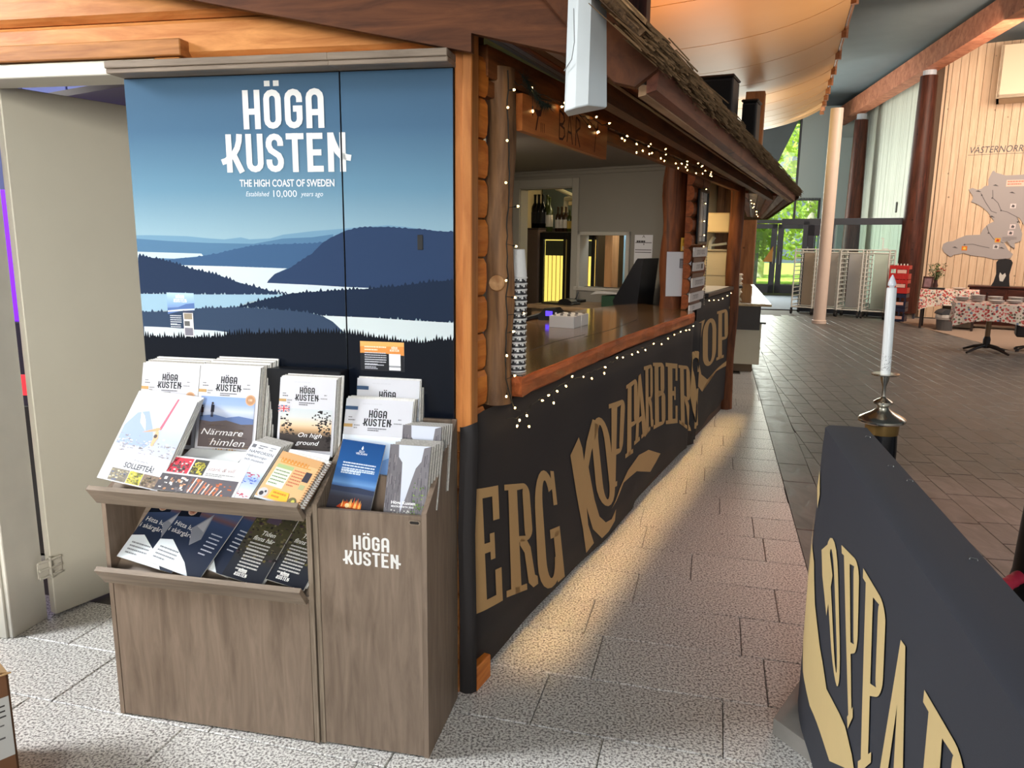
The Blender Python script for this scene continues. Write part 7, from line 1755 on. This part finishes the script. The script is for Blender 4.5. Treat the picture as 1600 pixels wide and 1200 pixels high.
b = MB(); b.lathe([(.08, 0), (.08, .02), (.012, .03), (.012, .42)], 14); b.obj('stand', DARKW, lp); b = MB(); b.lathe([(.17, .40), (.09, .58)], 18, caps=False); b.obj('lamp_shade', plain('shade_dark', (44, 30, 26), .6), lp)

# ================================================================== CABLE-FREE FOREGROUND: barrier, candlestick, rope, box
RB = F(.969, 2.288, 13.5)
bar_ = thing('barrier', 'chest high barrier wrapped in black banner cloth with gold letters', 'barrier', RB)
def dr_(t): return -.006 * math.sin(3.1 * t) - .016 * math.exp(-((t - .12) / .16) ** 2)
def rsf(d): return lambda t, z: (dr_(t) * (1 - .75 * max(0, (z - .45)) / .55) * (1 if z < .95 else .2) - d, -t, z)
b = MB(); T_ = [0, .02] + [.06 + .05 * i for i in range(60)]; Zs = [.06, .2, .35, .5, .65, .8, .93, .975, .992]
for t_ in T_:
    for z in Zs: b.v.append(rsf(0)(t_, z if t_ > .01 else z))
    for x, z in ((.012, 1.0), (.06, 1.001), (.118, .999), (.128, .985), (.130, .8), (.130, .4), (.130, .06)): b.v.append((x + (.004 * math.sin(5 * t_) if z < .9 else 0), -t_, z))
m_ = len(Zs) + 7
for i in range(len(T_) - 1):
    for k in range(m_ - 1): a = i * m_ + k; b.f.append((a, a + m_, a + m_ + 1, a + 1)); b.mi.append(0); b.c.append(None)
b.f.append(tuple(range(m_))); b.mi.append(0); b.c.append(None)
b.obj('cloth_cover', CLOTHB, bar_, smooth=True)
RLN = [.0 + .05 * i for i in range(60)]
for ch, q in (('O', RB_O), ('P', RB_P1), ('P', RB_P2), ('A', RB_A), ('R', RB_R)):
    # the letters run the other way round on this face: t grows towards the camera
    tl, tr, br, bl = q
    hgt = {'O': 0, 'P': 0}.get(ch, 0)
    if ch == 'A': br = (1.19, .36); bl = (.93, .36)
    if ch == 'R': br = (1.46, .38); bl = (1.18, .38)
    letters([[bil((tl, tr, br, bl), x, y) for x, y in pc] for pc in GLY[ch]], rsf(.003), RLN).obj('letter', GOLDB, bar_, recalc=False)
for k, ch in enumerate('BER'):
    x0 = 1.50 + k * .27; q = ((x0, .815 - .02 * k), (x0 + .22, .80 - .02 * k), (x0 + .23, .37 - .02 * k), (x0 + .01, .375 - .02 * k)); letters([[bil(q, x, y) for x, y in pc] for pc in GLY[ch]], rsf(.003), RLN).obj('letter', GOLDB, bar_, recalc=False)
for pc in ([(.204,.673),(.275,.721),(.362,.664),(.340,.534),(.246,.612)], [(.0,.80),(.02,.86),(.08,.80),(.06,.75)], [(.0,.704),(.012,.62),(.02,.50),(.0,.45)],
           [(.02,.62),(.03,.45),(.05,.30),(.12,.235),(.25,.20),(.549,.235),(.702,.33),(.80,.385),(.759,.405),(.675,.419),(.602,.407),(.43,.367),(.30,.42),(.20,.50),(.12,.60)]):
    letters([pc], rsf(.0035), RLN).obj('letter_part', GOLDB, bar_, recalc=False)
for t_, x in ((.13, .095), (.43, .09), (1.02, .095), (.55, .105), (1.6, .09)):
    b = MB(); b.tube([(x - .006, -t_, 1.001), (x - .005, -t_, 1.004), (x + .005, -t_ - .004, 1.004), (x + .006, -t_ - .004, 1.001)], .0011, 5); b.obj('staple', STEEL, bar_)
b = MB(); b.box(.02, .11, -2.9, -.03, .0, .985); b.obj('inner_frame', plain('frame_wood', (110, 84, 58), .7), bar_)
b = MB(); b.prism([(.850, 2.200), (.937, 2.030), (1.22, 2.02), (1.40, 2.34), (1.100, 2.530)], .0, .055, lambda x, y, z: (x, y, z))
tag(b.obj('concrete_foot', plain('concrete', (150, 144, 136), .85, noise=.08, nscale=14, bump=.15)), 'grey concrete foot slab under the barrier', 'base')
po = thing('black_post', 'black cylindrical post standing behind the barrier with gold band', 'post', T3(1.185, 2.372, 0))
b = MB(); b.lathe([(.050, .055), (.050, .90), (.047, .96)], 24); b.obj('shaft', plain('post_gloss', (16, 15, 17), .18), po, smooth=True)
b = MB(); b.lathe([(.049, .955), (.050, .958), (.050, .993), (.046, .996)], 24); b.obj('band', plain('band_gold', (150, 116, 66), .3, .7), po, smooth=True)
cs = thing('candlestick', 'silver candlestick with white LED candle on the black post', 'candlestick', T3(1.172, 2.350, .997) @ RY(-1.6))
SILV = plain('silver', (228, 222, 208), .2, 1.0)
b = MB(); b.lathe([(.066, 0), (.070, .004), (.070, .010), (.066, .015), (.052, .023), (.034, .032), (.022, .041), (.017, .048), (.020, .055), (.028, .060), (.028, .066), (.020, .072), (.009, .078), (.006, .083)], 36); b.obj('foot', SILV, cs, smooth=True)
b = MB(); b.lathe([(.006, .083), (.0055, .112), (.007, .118), (.012, .135), (.014, .148)], 24); b.obj('stem', SILV, cs, smooth=True)
b = MB(); b.lathe([(.014, .146), (.030, .149), (.040, .152), (.041, .155), (.034, .156), (.015, .155)], 30); b.obj('drip_pan', SILV, cs, smooth=True)
b = MB(); b.lathe([(.0145, .155), (.0145, .42), (.013, .423)], 24); ca_ = b.obj('candle', plain('candle_white', (232, 230, 224), .35), cs, smooth=True)
pr = PR(Matrix.Identity(4), 0)
rr = random.Random(80)
b = MB()
for k in range(70):
    a = rad(rr.uniform(170, 370)); z = .165 + rr.random() ** 1.6 * .055; w_ = rr.uniform(.05, .25); r_ = .0147
    b.add([(r_ * math.cos(a), r_ * math.sin(a), z), (r_ * math.cos(a + w_), r_ * math.sin(a + w_), z), (r_ * math.cos(a + w_), r_ * math.sin(a + w_), z + .0025), (r_ * math.cos(a), r_ * math.sin(a), z + .0025)], [(0, 1, 2, 3)])
b.obj('candle_print', plain('silver_print', (170, 166, 160), .4), ca_, recalc=False)
b = MB(); b.lathe([(.004, .421), (.0115, .430), (.0115, .437), (.007, .450), (.0015, .462)], 16); b.obj('flame_bulb', plain('flame_plastic', (226, 224, 226), .2), cs, smooth=True)
ro = thing('rope', 'red velvet rope passing behind the barrier', 'rope', T3(0, 0, 0))
P0, P1 = Vector((1.05, 1.99, .46)), Vector((1.70, 2.345, .50))
b = MB(); pts = []; rs_ = []
for i in range(90):
    t_ = i / 89; p = P0.lerp(P1, t_) + Vector((0, 0, -.03 * math.sin(math.pi * t_))); pts.append(p); rs_.append(.021 + .0016 * math.sin(i * 1.7))
b.tube(pts, rs_, 12); b.obj('rope_body', plain('rope_red', (160, 24, 48), .7), ro, smooth=True)
sp_ = thing('rope_stanchion', 'black flared rope stanchion at the right picture edge', 'stanchion', T3(1.73, 2.335, 0))
b = MB(); b.lathe([(.17, 0), (.17, .02), (.15, .03), (.12, .25), (.075, .50), (.06, .9), (.07, .95), (.04, .97)], 28); b.obj('stanchion_body', plain('stanchion_black', (12, 11, 12), .35), sp_, smooth=True)
cbx = thing('cardboard_box', 'open cardboard box with a white label in the lower left corner', 'box', F(-1.30, 1.80, 0) @ RZ(48))
CARD = plain('cardboard', (112, 76, 50), .8, noise=.05, nscale=5)
b = MB()
for x0, x1, y0, y1 in ((-.005, 0, 0, .40), (-.45, -.445, 0, .40), (-.45, 0, 0, .005), (-.45, 0, .395, .40)): b.box(x0, x1, y0, y1, 0, .43)
b.box(-.45, 0, 0, .4, 0, .006); b.obj('box_walls', CARD, cbx)
for pts_ in ([(0, 0, .43), (0, .40, .43), (-.05, .39, .445), (-.05, .01, .445)], [(-.45, 0, .43), (0, 0, .43), (-.01, -.08, .47), (-.44, -.08, .47)]):
    b = MB(); b.add(pts_ + [(x, y, z + .004) for x, y, z in pts_], [(0, 1, 2, 3), (7, 6, 5, 4), (0, 4, 5, 1), (1, 5, 6, 2), (2, 6, 7, 3), (3, 7, 4, 0)]); b.obj('flap', plain('cardboard_top', (186, 150, 104), .8), cbx)
LBM = Matrix(((1, 0, 0, -.29), (0, 0, -1, -.0008), (0, 1, 0, .20), (0, 0, 0, 1)))
pr = PR(LBM); pr.rect(0, 0, .285, .17, (196, 196, 194)); pr.text('43 SE', .16, .115, .036, (60, 58, 58), width=.115); pr.lines(.05, .095, .22, 2, .014, .004, (96, 94, 94), 1); pr.lines(.03, .06, .24, 2, .014, .005, (96, 94, 94), 2)
for i in range(14): pr.rect(.12 + .009 * i, .02, .125 + .009 * i, .04, (90, 88, 88))
pr.obj('label', PRINT, cbx, recalc=False)
# ================================================================== ROOM BEHIND THE OPEN DOOR
VM = F(-1.75, 3.2, 0)
b = MB(); b.box(-3, 1.2, 1.9, 2.0, 0, 3.4); b.box(-3, -2.9, 0, 2, 0, 3.4)
tag(b.obj('wall_side_room', plain('side_room_wall', (150, 150, 170), .7), M=VM), kind='structure')
b = MB(); b.box(-3, 1.2, -.1, 2, 3.3, 3.4); tag(b.obj('ceiling_side_room', plain('side_room_ceiling', (120, 120, 130), .7), M=VM), kind='structure')
lk = thing('locker_row', 'row of tall lilac lockers behind the open door', 'locker', VM @ T3(-1.6, 1.4, 0))
for i in range(5): b = MB(); b.box(i * .26, i * .26 + .253, 0, .4, 0, 3.1, .004); b.obj('locker_door', plain('locker_lilac', (122, 132, 176), .45), lk)
pr = PR(Matrix(((1, 0, 0, .18), (0, 0, -1, -.001), (0, 1, 0, 2.36), (0, 0, 0, 1)))); pr.text('10', 0, 0, .05, (40, 40, 60), width=.05); pr.obj('number', PRINT, lk, recalc=False)
b = MB(); b.lathe([(.09, 1.95), (.10, 2.15), (.14, 2.5), (.16, 2.9)], 16); tag(b.obj('dark_hanging', plain('dark_hang', (30, 22, 30), .7), M=VM @ T3(.45, 1.1, 0)), 'dark shape hanging behind the open door by the poster panel', 'lamp')
light('side_room_lamp', 'AREA', tuple(VM @ Vector((-.9, .7, 3.2))), 20, (.72, .72, 1.0), target=tuple(VM @ Vector((-.9, 1.2, 0))), size=.6, size_y=.6)
tk = thing('lit_tank', 'purple lit display seen through the gap at the door hinge', 'display', F(-2.35, 3.55, 0))
b = MB(); b.box(-.3, .35, 0, .05, 1.15, 1.75, .005); b.obj('purple_panel', emit('purple_glow', (120, 30, 230), 1.2), tk)
b = MB(); b.box(-.3, .35, -.01, .06, .75, 1.15, .005); b.obj('front_panel', plain('tank_front', (52, 44, 60), .4), tk)
b = MB(); b.box(-.3, .35, -.012, -.002, .80, .90, .002); b.obj('red_strip', emit('red_glow', (230, 50, 60), 1.0), tk)
b = MB(); b.box(-.3, .35, -.01, .3, 0, .75, .005); b.obj('base', plain('tank_base', (36, 30, 28), .5), tk)
bpy.context.view_layer.update()
